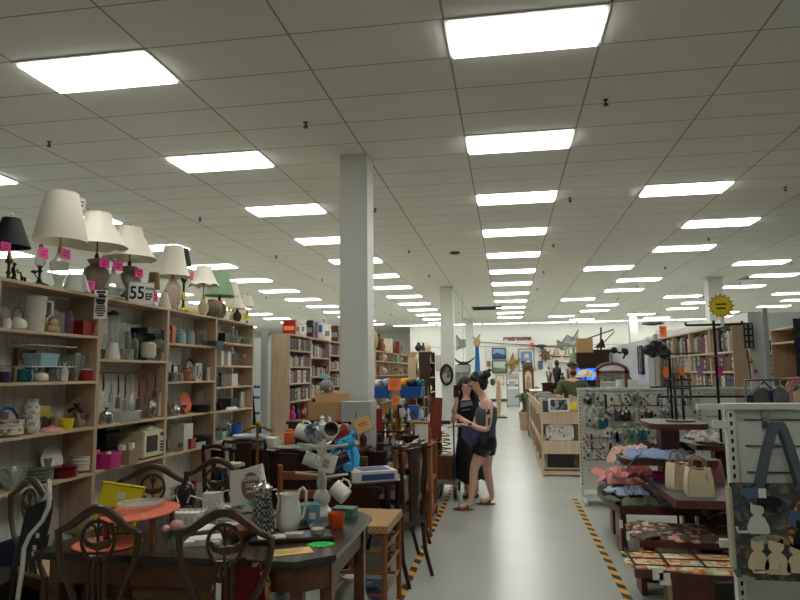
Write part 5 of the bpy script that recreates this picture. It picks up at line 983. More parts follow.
# ---------- right side: gondola of jewellery, record bins, tiered table, tote gondola ----------
gw=mat('white powder coated steel',(216,218,208),.4)
def gondola(name,label,y,x0,x1,ztop,ups,depth=.06,base=.35,slots=True,zb=.14):
    t=T(name,label,'display fixture',(0,y,0))
    P('panel',B().bx((x0,0,zb),(x1,.02,ztop-.02)),gw,t);P('top_rail',B().bx((x0-.03,-.03,ztop-.03),(x1+.03,.05,ztop)),gw,t)
    for u in ups:
        b=B().bx((u-.02,-.025,.0),(u+.02,.03,ztop-.03));b.mi=1
        z=.2
        while z<ztop-.06: b.bx((u-.006,-.027,z),(u+.006,-.025,z+.022));z+=.045
        P('upright',b,[gw,M['ink']],t);P('foot',B().bx((u-.018,-base,.0),(u+.018,0,.05)),gw,t)
    P('base_deck',B().bx((x0,-base+.02,.1),(x1,0,zb)),gw,t)
    if slots:
        b=B();z=ztop-.09
        while z>zb+.1:
            for a,c in zip(ups[:-1],ups[1:]): b.bx((a+.07,-.004,z),((a+c)/2-.02,0,z+.007)).bx(((a+c)/2+.02,-.004,z),(c-.05,0,z+.007))
            z-=.135
        P('slot_rows',b,M['dgrey'],t)
    return t
gondola('jewellery_gondola','long white gondola panel covered with hanging jewellery at right of the aisle',8.6,.9,3.2,1.405,[.9,1.62,2.34,3.18])
# things hanging on it
M['slate']=mat('slate card',(120,130,138),.5)
def hang(u,v0,v1,kind,m,lb,w=8,y=8.54):
    p=at(u,v0,y);q=at(u,v1,y);h=p.z-q.z;s=mpp(p.x,y);w=w*s;m=M.get(m,m) if isinstance(m,str) else m
    nm={'necklace':'necklace','watch':'watch','pack':'jewellery_card','pouch':'pouch','beads':'bead_strand'}[kind];t=T(nm,lb,kind if kind!='pack' else 'jewellery card',p)
    P('peg_hook',B().tube([(0,.06,.0),(0,-.05,0),(0,-.056,.015)],.003,5),M['steel'],t)
    P('tag',B().bx((-.014,-.04,-.03),(.014,-.038,.004)),M['paper'],t)
    if kind=='necklace': P('chain',B().tube([(0,-.03,-.01),(w*.4,-.03,-h*.3),(w*.45,-.03,-h*.7),(w*.15,-.03,-h*.93),(-w*.15,-.03,-h*.93),(-w*.45,-.03,-h*.7),(-w*.4,-.03,-h*.3)],.006,5,True),m,t);P('pendant',B().ball((0,-.03,-h),(.018,.008,.025),8,6),M['brass'],t)
    elif kind=='beads':
        b=B()
        for i in range(9): b.ball((w*.25*math.sin(i*2.1),-.03,-.02-h*.95*i/9),(.014,.012,h*.055),7,5)
        P('beads',b,m,t)
    elif kind=='watch': P('strap',B().bx((-.014,-.03,-h),(.014,-.022,-.02)),m,t);P('face',B().lathe([(.02,0)],(0,0,0),8) if 0 else B().prism([(.024*math.cos(a),-h*.5+.024*math.sin(a)) for a in [PI*i/6 for i in range(12)]],-.036,-.03,'xz'),M['steel'],t)
    else: P('pouch',B().bx((-w/2,-.035,-h),(w/2,-.022,-.015)),m,t);P('contents',B().ball((0,-.036,-h*.6),(w*.18,.008,h*.16),8,6),M['dgrey'],t)
def place(v): return 'top row' if v<400 else 'middle row' if v<421 else 'lower row'
nm={'pack':'clear jewellery card','necklace':'necklace','beads':'bead strand','watch':'strap watch','pouch':'pouch'}
rowsJ=[(584,392,405,'pack','clear','clear'),(590,392,404,'pack','grey','grey'),(597,392,403,'pack','clear','pale'),(605,392,432,'watch','black','long black'),(611,392,404,'pack','off','off white'),(617,392,415,'necklace','bronze','bronze'),(627,391,420,'beads','black','black'),(634,392,404,'pack','grey','dark grey'),(645,392,417,'beads','red_w','red brown'),(657,394,406,'watch','dgrey','slate'),(664,394,417,'necklace','black','thin black'),(675,392,418,'beads','sage','olive'),(683,392,410,'pack','clear','small clear'),
(586,405,424,'necklace','cream','cream'),(593,405,424,'necklace','gloss','white'),(600,406,414,'beads','bronze','brown'),(602,418,429,'pouch','teal','teal'),(611,407,424,'watch','grey','grey'),(618,409,421,'pouch','dgrey','charcoal'),(626,410,421,'pack','black','black'),(636,408,424,'necklace','steel','silver'),(648,410,418,'pack','dgrey','smoky'),(662,408,418,'beads','black','short black'),(672,407,420,'beads','brass','brass'),
(585,431,460,'beads','honey','amber'),(591,431,452,'watch','dgrey','slim dark'),(598,446,460,'beads','bronze','short bronze'),(602,430,447,'necklace','steel','fine silver'),(606,448,460,'beads','navy','navy'),(607,427,437,'pouch','gloss','small white'),(614,430,442,'pack','grey','dull grey'),(624,423,446,'beads','tan','long tan'),(631,428,443,'pouch',mat('sea green mesh',(80,130,120),.6),'sea green'),(640,428,444,'pack',M['teal'],'dark teal'),(648,426,436,'pack','clear','clear lower'),(657,425,436,'watch','bronze','brown'),(690,426,440,'pouch','grey','grey lower')]
rowsJ+=[(587,397,404,'pack','slate','slate'),(601,394,403,'necklace','dgrey','dark chain'),(608,408,418,'pack','lgrey','light grey'),(622,393,404,'necklace','tan','sand'),(631,394,404,'watch','black','matt black'),(640,394,405,'watch','dgrey','narrow grey'),(651,394,404,'beads','cream','pearl'),(669,394,406,'pack','lgrey','pale grey'),(688,394,404,'beads','bronze','russet'),(693,394,412,'necklace','steel','bright silver'),(589,415,424,'pack','lgrey','ash grey'),(597,417,425,'beads','foil','grey crystal'),(622,412,420,'beads','navy','dark blue'),(631,410,420,'necklace','brass','gold'),(641,409,418,'watch','black','jet black'),(654,409,419,'pack','clear','frosted'),(667,409,418,'pack','grey','stone grey'),(588,449,459,'pack','lgrey','silver grey'),(594,432,446,'beads','tan','wheat'),(610,440,454,'watch','black','ink black'),(619,431,446,'pack','slate','deep slate'),(636,430,446,'beads','taupe','mushroom'),(645,428,440,'watch','dgrey','lead grey'),(652,426,438,'necklace','steel','pewter')]
seen={}
for u,v0,v1,k,m,cn in rowsJ:
    hang(u,v0,v1,k,m,f'{cn} {nm[k]} on the {place(v0)} of the jewellery gondola, {"left bay" if u<636 else "middle bay" if u<685 else "right bay"}')
for i,u in enumerate((580,668,740)): pass
# black necklace stand on the top tier and the gondola top things come later
# ---------- record bins ----------
t=T('record_bin','long pale wooden record bin run with cubby fronts beside the aisle','record bin',(.5,10.5,0))
L=5.4
pw=mat('pale bin plywood',(222,200,176),.5,0,'wood',(206,180,154),12)
P('end_panel',B().bx((0,0,0),(.03,.03,1.16)).bx((.57,0,0),(.6,.03,1.2)).bx((.03,.005,.8),(.57,.02,.98)).bx((.03,.005,.34),(.57,.02,.54)).bx((.03,.005,.02),(.57,.02,.08)),pw,t)
P('side_panel',B().bx((0,.03,0),(.02,L,.12)).bx((0,.03,.92),(.02,L,1.1)).bx((0,.03,.45),(.02,L,.56)),M['shelfw'],t)
for k in range(1,6): P('divider',B().bx((0,.06+k*(L-.06)/5-.02,0),(.58,.03+k*(L-.03)/5+.01,1.1)),M['shelfw'],t)
for z in(.1,.5,.84): P('shelf_board',B().bx((.02,.03,z),(.58,L,z+.02)),M['shelfh'],t)
P('back_panel',B().bx((.58,.03,0),(.6,L,1.2)),M['shelfw'],t)
cols=[(206,202,190),(60,64,70),(150,60,50),(90,110,130),(190,170,120),(40,40,42),(120,130,100),(220,214,200)]
rm=[mat('record sleeve %d'%i,c,.5) for i,c in enumerate(cols)]
for k in range(5):
    for j in range(7):
        y=10.62+k*1.07+.12*j;S('record',B().bx((-.15,-.004,0),(.15,.004,.3)) if j else B().bx((-.15,-.004,0),(.15,.004,.3)),rm[(k*3+j*5)%8],'record sleeve leaning in the '+ORD[k]+' top section of the record bins','record',(.8-.1*(j%2),y,.865),0,'record sleeves in section '+ORD[k],rot=(-.3,0,0))
t=T('framed_record','dark framed record sleeve displayed at the near end of the record bins','picture',(.78,10.44,1.0));t.rotation_euler=(-.12,0,0)
P('frame',B().bx((-.16,-.01,0),(.16,.01,.2)),M['white'],t);P('picture',B().bx((-.13,-.013,.02),(.13,-.01,.18)),multi('mono cover',[(50,54,58),(150,154,156),(90,94,98)],20),t)
S('price_card',B().bx((-.06,-.003,-.055),(.06,.003,.055)),M['ycard'],'yellow handwritten card on the corner of the record bins','price card',tuple(at(573,406,10.44)))
item('frame','framed_print','picture','white print with faint sketch inside the end cubby of the record bins',(.79,10.53,.545),.42,.25,'white',0,m2=multi('sketch print',[(220,218,212),(206,202,200),(222,220,214),(170,130,140)],26))
S('vinyl_case',B().bx((-.2,0,0),(.2,.3,.2)),M['black'],'black case in the lowest cubby at the end of the record bins','case',(.79,10.6,.121))
S('book_row',B().bx((-.2,0,0),(.2,.02,.05)),M['tan'],'row of small card dividers on the end panel ledge of the bins','dividers',(.79,10.53,.522-.0))
# black showcase and beige counter beyond the bins
t=T('showcase','tall narrow white and black glass showcase beyond the record bins','showcase',(.5,16.3,0));P('frame',B().bx((0,0,0),(.04,1.6,1.15)).bx((.45,0,0),(.5,1.6,1.15)).bx((0,0,1.1),(.5,1.6,1.15)).bx((0,0,0),(.5,1.6,.1)),M['white'],t);P('front_glass',B().bx((.04,.02,.1),(.45,.04,1.1)),M['black'],t);P('side_glass',B().bx((-.01,.1,.1),(0,1.5,1.05)),M['black'],t)
t=T('checkout_counter','pale wood topped service counter behind the record bins','counter',(1.0,17.0,0));P('body',B().bx((0,0,0),(1.95,.6,1.2)),M['white'],t);P('top',B().bx((-.05,-.05,1.2),(2.0,.65,1.25)),M['tan'],t)
CC=[(.15,'figurine',.22,.55,'rose','pink dressed doll at the left end of the service counter'),(.42,'figurine',.2,.34,'bronze','brown figurine next to the pink doll on the service counter'),(.68,'globe',.3,.35,'gloss','white globe ornament on the service counter'),(.95,'urn',.24,.52,'foil','silver urn on the service counter'),(.9,'box',.3,.22,'red','red tin on the service counter'),(1.25,'vase',.22,.6,'black','tall black vase on the service counter'),(1.7,'lidded',.26,.3,'cream','cream lidded jar at the right end of the service counter')]
for i,(dx,k,w,h,m,lb) in enumerate(CC): item(k,{'globe':'ornament','lidded':'jar'}.get(k,k),{'globe':'ornament','lidded':'jar','box':'tin'}.get(k,k),lb,(1.0+dx,17.15+(i%2)*.22,1.251),w,h,m,0)
# tiered display table
t=T('tiered_display_table','cherry laminate tiered display table stacked with clothes and handbags','display table',(1.47,6.3,0))
def slab(pts,z,th=.045):
    pts=[(x-1.47,y-6.3) for x,y in pts];o=P('tier',B().prism(pts,z-th,z-.004),M['mahog'],t);P('laminate_top',B().prism([(x*.995,y*.995) for x,y in pts],z-.004,z),mat('slate grey laminate',(92,88,88),.45),o)
slab([(.93,6.0),(1.75,6.0),(1.85,6.3),(1.85,7.2),(.93,7.2),(.86,6.9),(.86,6.4)],.45,.07)
slab([(1.22,5.25),(2.0,5.2),(2.0,6.35),(1.25,6.33),(1.22,6.2)],.65,.06)
slab([(1.03,5.97),(1.75,5.97),(1.75,6.6),(1.03,6.6),(.98,6.4),(.98,6.1)],.85,.05)
slab([(1.78,6.7),(2.3,6.6),(2.5,7.0),(2.4,7.6),(1.9,7.6),(1.7,7.2)],.9,.05)
slab([(1.3,6.04),(1.68,6.04),(1.74,6.14),(1.74,6.6),(1.66,6.7),(1.3,6.7),(1.24,6.6),(1.24,6.14)],1.15,.05)
for a,b_ in (((1.36,6.25,.45),(1.52,6.45,1.105)),((1.0,6.9,0),(1.12,7.1,.38)),((.95,6.1,0),(1.0,6.4,.38)),((1.85,5.3,0),(1.95,5.4,.59)),((1.6,6.1,0),(1.8,6.2,.59)),((2.0,6.9,0),(2.15,7.05,.85)),((1.7,7.0,0),(1.8,7.1,.38))): P('support',B().bx((a[0]-1.47,a[1]-6.3,a[2]),(b_[0]-1.47,b_[1]-6.3,b_[2])),M['mahog'],t)
t=T('low_platform','low cherry laminate platform holding quilts in front of the tiered table','platform',(1.3,5.3,0))
P('top',B().prism([(-.47,-.47),(.7,-.47),(.7,-.02),(-.42,-.02)],.2,.25),M['mahog'],t)
P('support',B().bx((-.38,-.2,0),(-.34,0,.2)),M['mahog'],t);P('support',B().bx((-.22,-.4,0),(.06,-.3,.2)),M['mahog'],t);P('support',B().bx((-.25,-.42,0),(-.22,-.3,.2)),M['tan'],t)
t=T('low_platform','second low cherry platform just behind the quilt, under the newspapers pattern cloth','platform',(1.4,5.9,0));P('top',B().bx((-.44,-.58,.28),(.5,.0,.33)),M['mahog'],t);P('support',B().bx((-.4,-.5,0),(-.3,-.1,.28)),M['mahog'],t);P('support',B().bx((.3,-.5,0),(.4,-.1,.28)),M['mahog'],t)
def cloth(name,label,cat,x0,x1,y0,y1,z,th,m,drop=0,wr=.012,side=-1,nx=44,ny=28,seed=1,hang2=0):
    def f(u,v):
        x=x0+(x1-x0)*u;y=y0+(y1-y0)*v
        h=th*(.72+.28*math.sin(5*u+seed)*math.cos(4*v+seed*2))+wr*math.sin(17*u+5*v+seed)*math.sin(9*v+seed)+wr*.6*math.sin(31*u-13*v+seed*3)+wr*.5*math.sin(23*v+9*u);e_=min(u,1-u,v,1-v);x+=.03*math.sin(9*v+seed)*(1-u);y+=.03*math.sin(8*u+seed)*(1-v);h*=min(1,.35+e_*6)
        if u<.14 and drop: h=th*.9-drop*(1-u/.14)**1.2;x+= .25*drop*(u/.14)
        if v<.12 and hang2: h=min(h,th*.9-hang2*(1-v/.12));y+=.5*hang2*(v/.12) if 0 else 0
        return (x,y,z+max(h,.008 if not(drop or hang2) else -9))
    S(name,B().sheet(nx,ny,f,min(.012,th*.5)),m,label,cat)
quilt=multi('patchwork quilt',[(236,190,110),(216,116,70),(232,216,176),(170,176,150),(226,170,110),(240,224,190),(220,206,170),(206,110,70)],24)
cloth('quilt','orange and cream patchwork quilt with dark borders on the low front platform','quilt',.82,1.98,4.82,5.27,.25,.03,quilt,wr=.003)
b=B()
for x in(.835,1.06,1.3,1.54,1.78,1.97): b.cb((x,5.04,.288),(.014,.44,.006))
for y in(4.83,5.0,5.16): b.cb((1.4,y,.288),(1.15,.014,.006))
S('quilt_sashing',b,M['ink'],'dark sashing strips dividing the patchwork quilt squares','quilt border')
cloth('throw','brown and cream woven throw with coral patches on the second low platform','throw',.95,1.9,5.32,5.88,.33,.04,multi('camp throw',[(96,78,64),(206,140,114),(200,186,166),(84,70,58),(60,54,50),(120,96,76),(110,88,70),(104,84,68)],26),wr=.005,drop=.04)
S('bag_heap',B().sheet(10,8,lambda u,v:(.5*u,.5*v,.05+.06*math.sin(4*u+2*v)),.01),multi('folded magazines',[(150,140,120),(110,100,86),(176,168,150)],14),'folded grey brown cloths under the handbag tier','cloth',(1.55,5.65,.39))
for i,(u,v) in enumerate([(658,574),(665,579)]): S('price_tag',B().bx((-.035,-.002,-.04),(.035,.002,.04)),M['paper'],['white square price tag hanging on the quilt front, left one','white square price tag hanging on the quilt front, right one'][i],'tag',tuple(at(u,v,4.8+.0*i)))
for i,(u,v) in enumerate([(621,524),(628,536)]): S('price_tag',B().bx((-.012,-.002,-.03),(.012,.002,.03)),M['paper'],['small white tag at the upper left of the woven throw','small white tag at the lower left of the woven throw'][i],'tag',tuple(at(u,v,5.3-.15*i)))
cloth('shirt','olive green folded garment draped on the lower left tier','garment',.86,1.3,5.98,6.62,.452,.06,mat('olive cloth',(92,100,70),.9),drop=.02,seed=2)
cloth('shirt','blue and white gingham garment over the olive green one','garment',.88,1.22,6.2,6.8,.50,.07,mat('gingham',(90,120,180),.9,0,'check',(210,216,226),60),drop=.03,seed=3)
cloth('dress','salmon pink garment heaped over the gingham one','garment',.84,1.25,6.4,7.15,.55,.1,mat('salmon print',(190,108,104),.9,0,'noise',(206,146,136),90),drop=.05,seed=4)
cloth('dress','dark red garment behind the salmon pink one','garment',1.12,1.42,6.55,7.15,.56,.11,mat('dark red cloth',(110,34,38),.9),seed=5)
cloth('skirt','pale blue denim garment spread over the left middle tier','garment',1.0,1.6,5.93,6.5,.853,.07,mat('chambray',(124,146,186),.9,0,'noise',(150,170,204),90),drop=.13,seed=6,hang2=.02)
cloth('blouse','blush pink garment peeking from under the chambray','garment',.93,1.3,6.3,6.62,.853,.065,mat('blush cloth',(214,178,160),.9),drop=.14,seed=7)
cloth('scarf','dark brown patterned scarf behind the chambray garment','scarf',1.2,1.7,6.45,6.68,.856,.09,mat('brown print cloth',(92,62,54),.9,0,'noise',(60,40,36),50),seed=8)
cloth('cloth_bundle','rumpled black and white cloths on the far right tier','cloth',1.85,2.35,6.75,7.4,.902,.1,mat('black white cloth',(190,186,176),.9,0,'noise',(60,58,56),14),seed=9)
def handbag(label,p,w,h,d,m,rz,straps=True):
    t=T('handbag',label,'handbag',p,rz)
    P('body',B().prism([(-w*.44,0),(w*.44,0),(w*.5,.025),(w*.47,h*.45),(w*.38,h*.72),(w*.1,h*.66),(-w*.1,h*.66),(-w*.38,h*.72),(-w*.47,h*.45),(-w*.5,.025)],-d/2,d/2,'xz'),m,t);P('lining',B().bx((-w*.34,-d*.4,h*.64),(w*.34,d*.4,h*.69)),M['midw'],t);P('flap',B().cb((0,-d*.51,h*.56),(w*.2,.012,h*.2)),m,t);P('piping',B().tube([(-w*.5,-d/2,.025),(-w*.47,-d/2,h*.45),(-w*.38,-d/2,h*.72)],.004,5).tube([(w*.5,-d/2,.025),(w*.47,-d/2,h*.45),(w*.38,-d/2,h*.72)],.004,5),M['tan'],t)
    if straps:
        for s in(-1,1): P('strap',B().tube([(-w*.28,s*d*.3,h*.7),(-w*.24,s*d*.3,h*.92),(0,s*d*.28,h*1.02),(w*.24,s*d*.3,h*.92),(w*.28,s*d*.3,h*.7)],.008,6),mat('caramel strap',(160,124,84),.6),t)
    P('clasp',B().cb((0,-d*.5,h*.5),(.018,.006,.022)),M['brass'],t)
    P('tassel',B().tube([(w*.2,-d*.44,h*.7),(w*.24,-d*.5,h*.4)],.005,5),M['brass'],t)
cr=mat('cream leather',(222,206,174),.5)
p=lvl(678,484,.65);handbag('cream leather handbag standing at the back left of the pair',(1.36,5.72,.652),.17,.3,.11,cr,.5)
handbag('cream leather handbag with brass clasp standing in front of the other one',(1.44,5.43,.652),.2,.3,.11,cr,.05)
handbag('dusty pink boxy handbag at the back of the handbag tier',(1.72,6.12,.652),.18,.27,.14,mat('dusty pink leather',(176,116,120),.6),.1,False)
S('hair_bow',B().ball((0,0,.035),(.06,.04,.035),10,6).ball((-.03,0,.05),(.03,.03,.025),8,5).lathe([(.05,0),(.055,.015)],n=12),M['magenta'],'small magenta scrunchie left of the cream handbags','accessory',(1.31,6.2,.652))
# necklace stand on the top tier
t=T('jewellery_stand','black T bar jewellery stand on the top tier','stand',(1.56,6.35,1.151));P('base',B().lathe([(.13,0),(.13,.012),(.02,.02)],n=20),M['black'],t)
for x in(-.035,.03): P('pole',B().tube([(x,0,.01),(x,0,.42)],.012,7),M['black'],t)
P('bar',B().tube([(-.12,0,.38),(.12,0,.38)],.008,6).tube([(-.09,0,.3),(.09,0,.3)],.008,6),M['black'],t)
for i in range(4): P('strand',B().tube([(-.1+.065*i,-.012,.38),(-.1+.065*i,-.02,.2)],.01,5),M['dgrey'],t)
# ---------- tote bag gondola in the right foreground ----------
G=gondola('tote_gondola','white slotted gondola end in the right foreground holding a tote bag',3.72,1.16,2.3,1.44,[1.16,2.26],base=.3)
for a_,c_ in (((1.0,-.02,1.41),(1.16,.02,1.437)),((1.07,-.02,1.31),(1.15,0,1.35)),((1.07,-.02,.7),(1.15,0,.74))): P('bracket',B().bx(a_,c_),gw,G)
tb=T('tote_bag','grey strapped tapestry tote bag printed with cats hanging in the right foreground','tote bag',(1.335,3.6,0))
z0=.6;z1=1.045;x0=-.235;x1=.235
tapm=multi('tapestry ground',[(60,76,62),(56,62,80),(120,104,84),(70,84,92),(84,72,60),(80,92,74),(56,62,66),(110,96,78),(58,62,56),(74,68,58),(90,102,92)],50)
def bag(u,v):
    a=2*PI*u;x=(x0+x1)/2+.235*math.copysign(abs(math.cos(a))**.35,math.cos(a));y=.055*(.25+.75*math.sin(PI*min(1,v*1.1+.0)) if v>.5 else 1)*math.copysign(abs(math.sin(a))**.6,math.sin(a));z=z0+.012*math.sin(5*a)*(1-v)+(z1-z0)*v
    return (x,y,z)
b=B();n=40;vs=[];fs=[]
for j in range(9):
    for i in range(n): vs.append(bag(i/n,j/8))
for j in range(8):
    for i in range(n): fs.append((j*n+i,j*n+(i+1)%n,(j+1)*n+(i+1)%n,(j+1)*n+i))
fs.append(tuple(range(n)));b._f(vs,fs);P('body',b,tapm,tb)
for s in(-1,1):
    P('strap',B().sheet(2,12,lambda u,v:(-.1+.21*v+(u-.5)*.036+.008*math.sin(6*v),s*.028-.02*math.sin(PI*v),1.0+.35*(1-abs(2*v-1)**1.7)+.01*u),.004),mat('grey webbing',(92,106,110),.85),tb)
P('side_gusset',B().bx((-.245,-.03,z0+.03),(-.232,.035,z1-.02)),mat('beige canvas',(176,164,146),.9),tb)
def cat(x,z,s,m,flip=1,name='printed_cat'):
    pts=[(-.5,.05),(-.4,0),(.4,0),(.5,.08),(.5,.3),(.32,.62),(.16,.72),(.3,.84),(.3,1.02),(.28,1.22),(.12,1.1),(-.12,1.1),(-.28,1.22),(-.3,1.02),(-.3,.84),(-.16,.72),(-.32,.62),(-.5,.3)]
    P(name,B().prism([(x+flip*a*s*.8,z+c*s) for a,c in pts],-.0625,-.0575,'xz').tube([(x+flip*.4*s,-.06,z+.06*s),(x+flip*.75*s,-.06,z+.05*s),(x+flip*.8*s,-.06,z+.25*s)],.007,5),m,tb)
wc=mat('cream cat print',(214,196,160),.9);bc=mat('black cat print',(24,24,26),.9);wh=mat('white cat print',(206,206,196),.9)
cat(-.13,.81,.125,wh,-1);cat(-.14,.64,.12,wc);cat(-.055,.62,.145,wc,-1);cat(.035,.63,.12,wc);cat(.07,.755,.11,bc);cat(.15,.9,.09,wh)
P('printed_cat',B().prism([(-.07+.06*math.cos(a),.965+.03*math.sin(a)) for a in [2*PI*i/16 for i in range(16)]],-.0625,-.0575,'xz'),bc,tb)
P('printed_tree',B().prism([(.09,.8),(.12,.8),(.115,1.03),(.095,1.03)],-.0625,-.0575,'xz').prism([(-.1,.79),(.0,.76),(.15,.7),(.15,.72),(.0,.785),(-.1,.805)],-.0625,-.0575,'xz'),mat('tan trunk print',(168,120,76),.9),tb)
P('printed_cushion',B().prism([(-.08+.08*math.cos(a),.785+.022*math.sin(a)) for a in [2*PI*i/16 for i in range(16)]],-.0615,-.0575,'xz'),mat('sage cushion print',(128,160,134),.9),tb);P('printed_rug',B().prism([(.15+.07*math.cos(a),.66+.03*math.sin(a)) for a in [2*PI*i/16 for i in range(16)]],-.0615,-.0575,'xz'),mat('slate rug print',(90,94,110),.9),tb)
P('printed_branches',B().prism([(.02,.7),(.2,.66),(.21,.98),(.12,1.03),(.06,.97),(.0,.86)],-.0595,-.0575,'xz'),multi('russet leaves',[(150,84,50),(70,60,48),(176,112,66),(96,50,36),(196,160,110)],60),tb)
P('printed_foliage',B().prism([(-.2,1.0),(-.17,.975),(-.1,.99),(-.06,1.02),(-.12,1.035),(-.19,1.03)],-.0615,-.0575,'xz').prism([(.0,.86),(.06,.84),(.08,.92),(.02,.93)],-.0615,-.0575,'xz'),mat('dusty blue print',(84,104,128),.9),tb)
P('tag',B().bx((-.12,-.066,.985),(-.085,-.063,1.03)),M['paper'],tb);P('hook',B().tube([(0,.13,1.35),(0,-.03,1.34),(0,-.04,1.36)],.006,6).bx((-.02,.1,1.31),(.02,.125,1.4)),M['steel'],tb)
# ---------- clothes racks, star sign, bookcases and walls at the right ----------
t=T('four_way_rack','black four way clothes rack with raised cross arms behind the tote gondola','clothes rack',(2.02,6.75,0))
P('pole',B().tube([(0,0,.02),(0,0,2.1)],.014,8),M['blackm'],t);P('base',B().cb((0,0,.015),(.6,.05,.03)).cb((0,0,.015),(.05,.6,.03)),M['blackm'],t)
for z,w in((2.06,.26),(1.36,.55)): P('arm',B().tube([(-w,0,z),(w,0,z)],.011,6).tube([(-w,0,z),(-w,0,z+.03)],.011,6).tube([(w,0,z),(w,0,z+.03)],.011,6),M['blackm'],t)
P('arm',B().tube([(0,-.3,1.75),(0,.3,1.75)],.011,6),M['blackm'],t)
st=[((.085 if i%2 else .11)*math.cos(2*PI*i/32),(.085 if i%2 else .11)*math.sin(2*PI*i/32)) for i in range(32)]
p=at(721,306,6.75);t=T('star_sign','yellow starburst sign with red edge on top of the black clothes rack','sign',(p.x,6.75,p.z),0);P('edge',B().prism([(x*1.12,z*1.12) for x,z in st],-.002,.002,'xz'),M['red'],t);P('star',B().prism(st,-.005,-.002,'xz'),mat('yellow star card',(240,214,30),.6),t);P('writing',B().bx((-.05,-.007,.01),(.05,-.005,.025)).bx((-.045,-.007,-.03),(.04,-.005,-.015)),M['ink'],t);P('clip',B().tube([(0,0,-.11),(0,0,-.2)],.02,6),M['white'],t)
t=T('spinner_rack','black slim rack pole standing before the open bookcases','clothes rack',(1.62,6.9,0));P('pole',B().tube([(0,0,.0),(0,0,1.82)],.011,8),M['blackm'],t);P('arm',B().tube([(-.12,0,1.78),(.3,0,1.79)],.008,6).tube([(-.2,0,1.45),(.4,0,1.46)],.008,6),M['blackm'],t);P('base',B().lathe([(.2,0),(.2,.02),(.02,.03)],n=16),M['blackm'],t)
for i,(u,v,m,lb) in enumerate([(666,372,'ocard','orange tag hanging leftmost before the open bookcases'),(682,372,'ocard','orange tag hanging second before the open bookcases'),(700,371,mat('lilac card',(150,130,190),.7),'lilac tag hanging before the open bookcases'),(720,371,'pink','pink tag hanging rightmost before the open bookcases')]):
    m=M[m] if isinstance(m,str) else m;S('hang_tag',B().bx((-.025,-.002,-.05),(.025,.002,.05)),m,lb,'tag',tuple(at(u,v,6.88)))
# hanging clothes on a rail behind the tote gondola
t=T('clothes_rail','low chrome clothes rail with garments behind the tote gondola','clothes rail',(2.7,6.4,0));P('rail',B().tube([(-.55,0,0),(-.55,0,1.52),(.9,0,1.52),(.9,0,0)],.014,8),M['steel'],t)
GC=[('black','black'),('dgrey','dark grey'),('tan','tan'),('navy','navy'),('black','long black'),('cream','cream'),('navy','deep navy'),('black','plain black')]
for i,(m,cn) in enumerate(GC):
    g=T('hanging_garment',cn+' garment, '+ORD[i]+' from the left on the chrome clothes rail','garment',(2.28+.17*i,6.4,1.5),.15)
    P('cloth',B().sheet(4,10,lambda u,v:((u-.5)*.03,(u-.5)*(.3+.12*v),-.05-.75*v-.04*abs(u-.5)*2*(1-v)),.02),M[m],g);P('hanger',B().tube([(0,-.15,-.07),(0,0,-.03),(0,.15,-.07)],.006,5).tube([(0,0,-.03),(0,0,.02)],.004,5),M['steel'],g)
# bookcases right
BC=[(8.58,9.5),(9.5,10.5),(10.5,11.5),(11.5,12.5),(12.5,13.5)]
zs=[1.83,1.65-.01,1.465,1.2];zz=[1.83,1.655,1.47]
for i,(y0,y1) in enumerate(BC):
    case('bookcase','tall pale bookcase, '+ORD[i]+' from the front in the right book run',2.77,-1,y0,y1,[1.85,1.6,1.33,1.05,.7,.4],2.2,group='right book run',back=M['white'],dep=.165)
    for j,z in enumerate([1.85,1.6,1.33]): bookrow(2.79,-1,y0+.05,y1-.05,z,.33 if j==0 else .24,'book in the '+['top','second','third'][j]+' shelf of the '+ORD[i]+' bookcase, right run','books in right book run, %s bookcase %s shelf'%(ORD[i],ORD[j]),.085,hs=(.19,.235) if j else (.22,.3),skip=.12 if j==0 else .04)
S('partition_panel',B().bx((0,0,0),(.15,6,2.32)),mat('white laminate',(216,219,216),.4),'tall white partition backing the right book run','partition',(2.95,8.52,.001))
S('metal_upright',B().bx((0,0,0),(.05,.05,2.36)),M['lgrey'],'grey metal upright at the near end of the tall white partition','post',(3.1,8.45,.001))
def ladderframe(label,u0,v0,u1,v1,y,m=M['black']):
    a=at(u0,v0,y);c=at(u1,v1,y);t=T('wall_frame',label,'wall frame',((a.x+c.x)/2,y,c.z));w=abs(c.x-a.x)/2;h=a.z-c.z;f=w*.2
    b=B().bx((-w,-.015,0),(-w+f,.015,h)).bx((w-f,-.015,0),(w,.015,h)).bx((-w,-.015,0),(w,.015,f)).bx((-w,-.015,h-f),(w,.015,h));P('frame',b,m,t);P('backing',B().bx((-w+f,.0,f),(w-f,.008,h-f)),M['lgrey'],t)
    b=B()
    for k in range(1,4): b.bx((-w+f,-.012,h*k/4-.01),(w-f,.0,h*k/4+.01))
    b.bx((-.01,-.01,f),(.01,0,h-f)) ;P('crossbar',b,m,t);return t
ladderframe('black framed ladder shaped wall panel on the near partition end',743,323,754,348,8.45)
FR=ladderframe('black framed panelled mirror on the side of the lower white partition',630,346,652,374,11.5);FR.location=(at(637,346,11.1).x+.12,11.5,FR.location.z);FR.rotation_euler[2]=-PI/2
S('cane',B().tube([(0,0,0),(.02,0,-.35)],.01,6),M['dgrey'],'thin grey cane hanging under the black ladder frame','cane',tuple(at(747,350,8.45)))
S('paper_strip',B().cb((0,0,0),(.05,.004,.28),ry=-.35),multi('strip print',[(170,80,60),(216,180,60),(200,196,180)],30),'slanted printed strip pinned on the partition end','poster',tuple(at(752,364,8.45)))
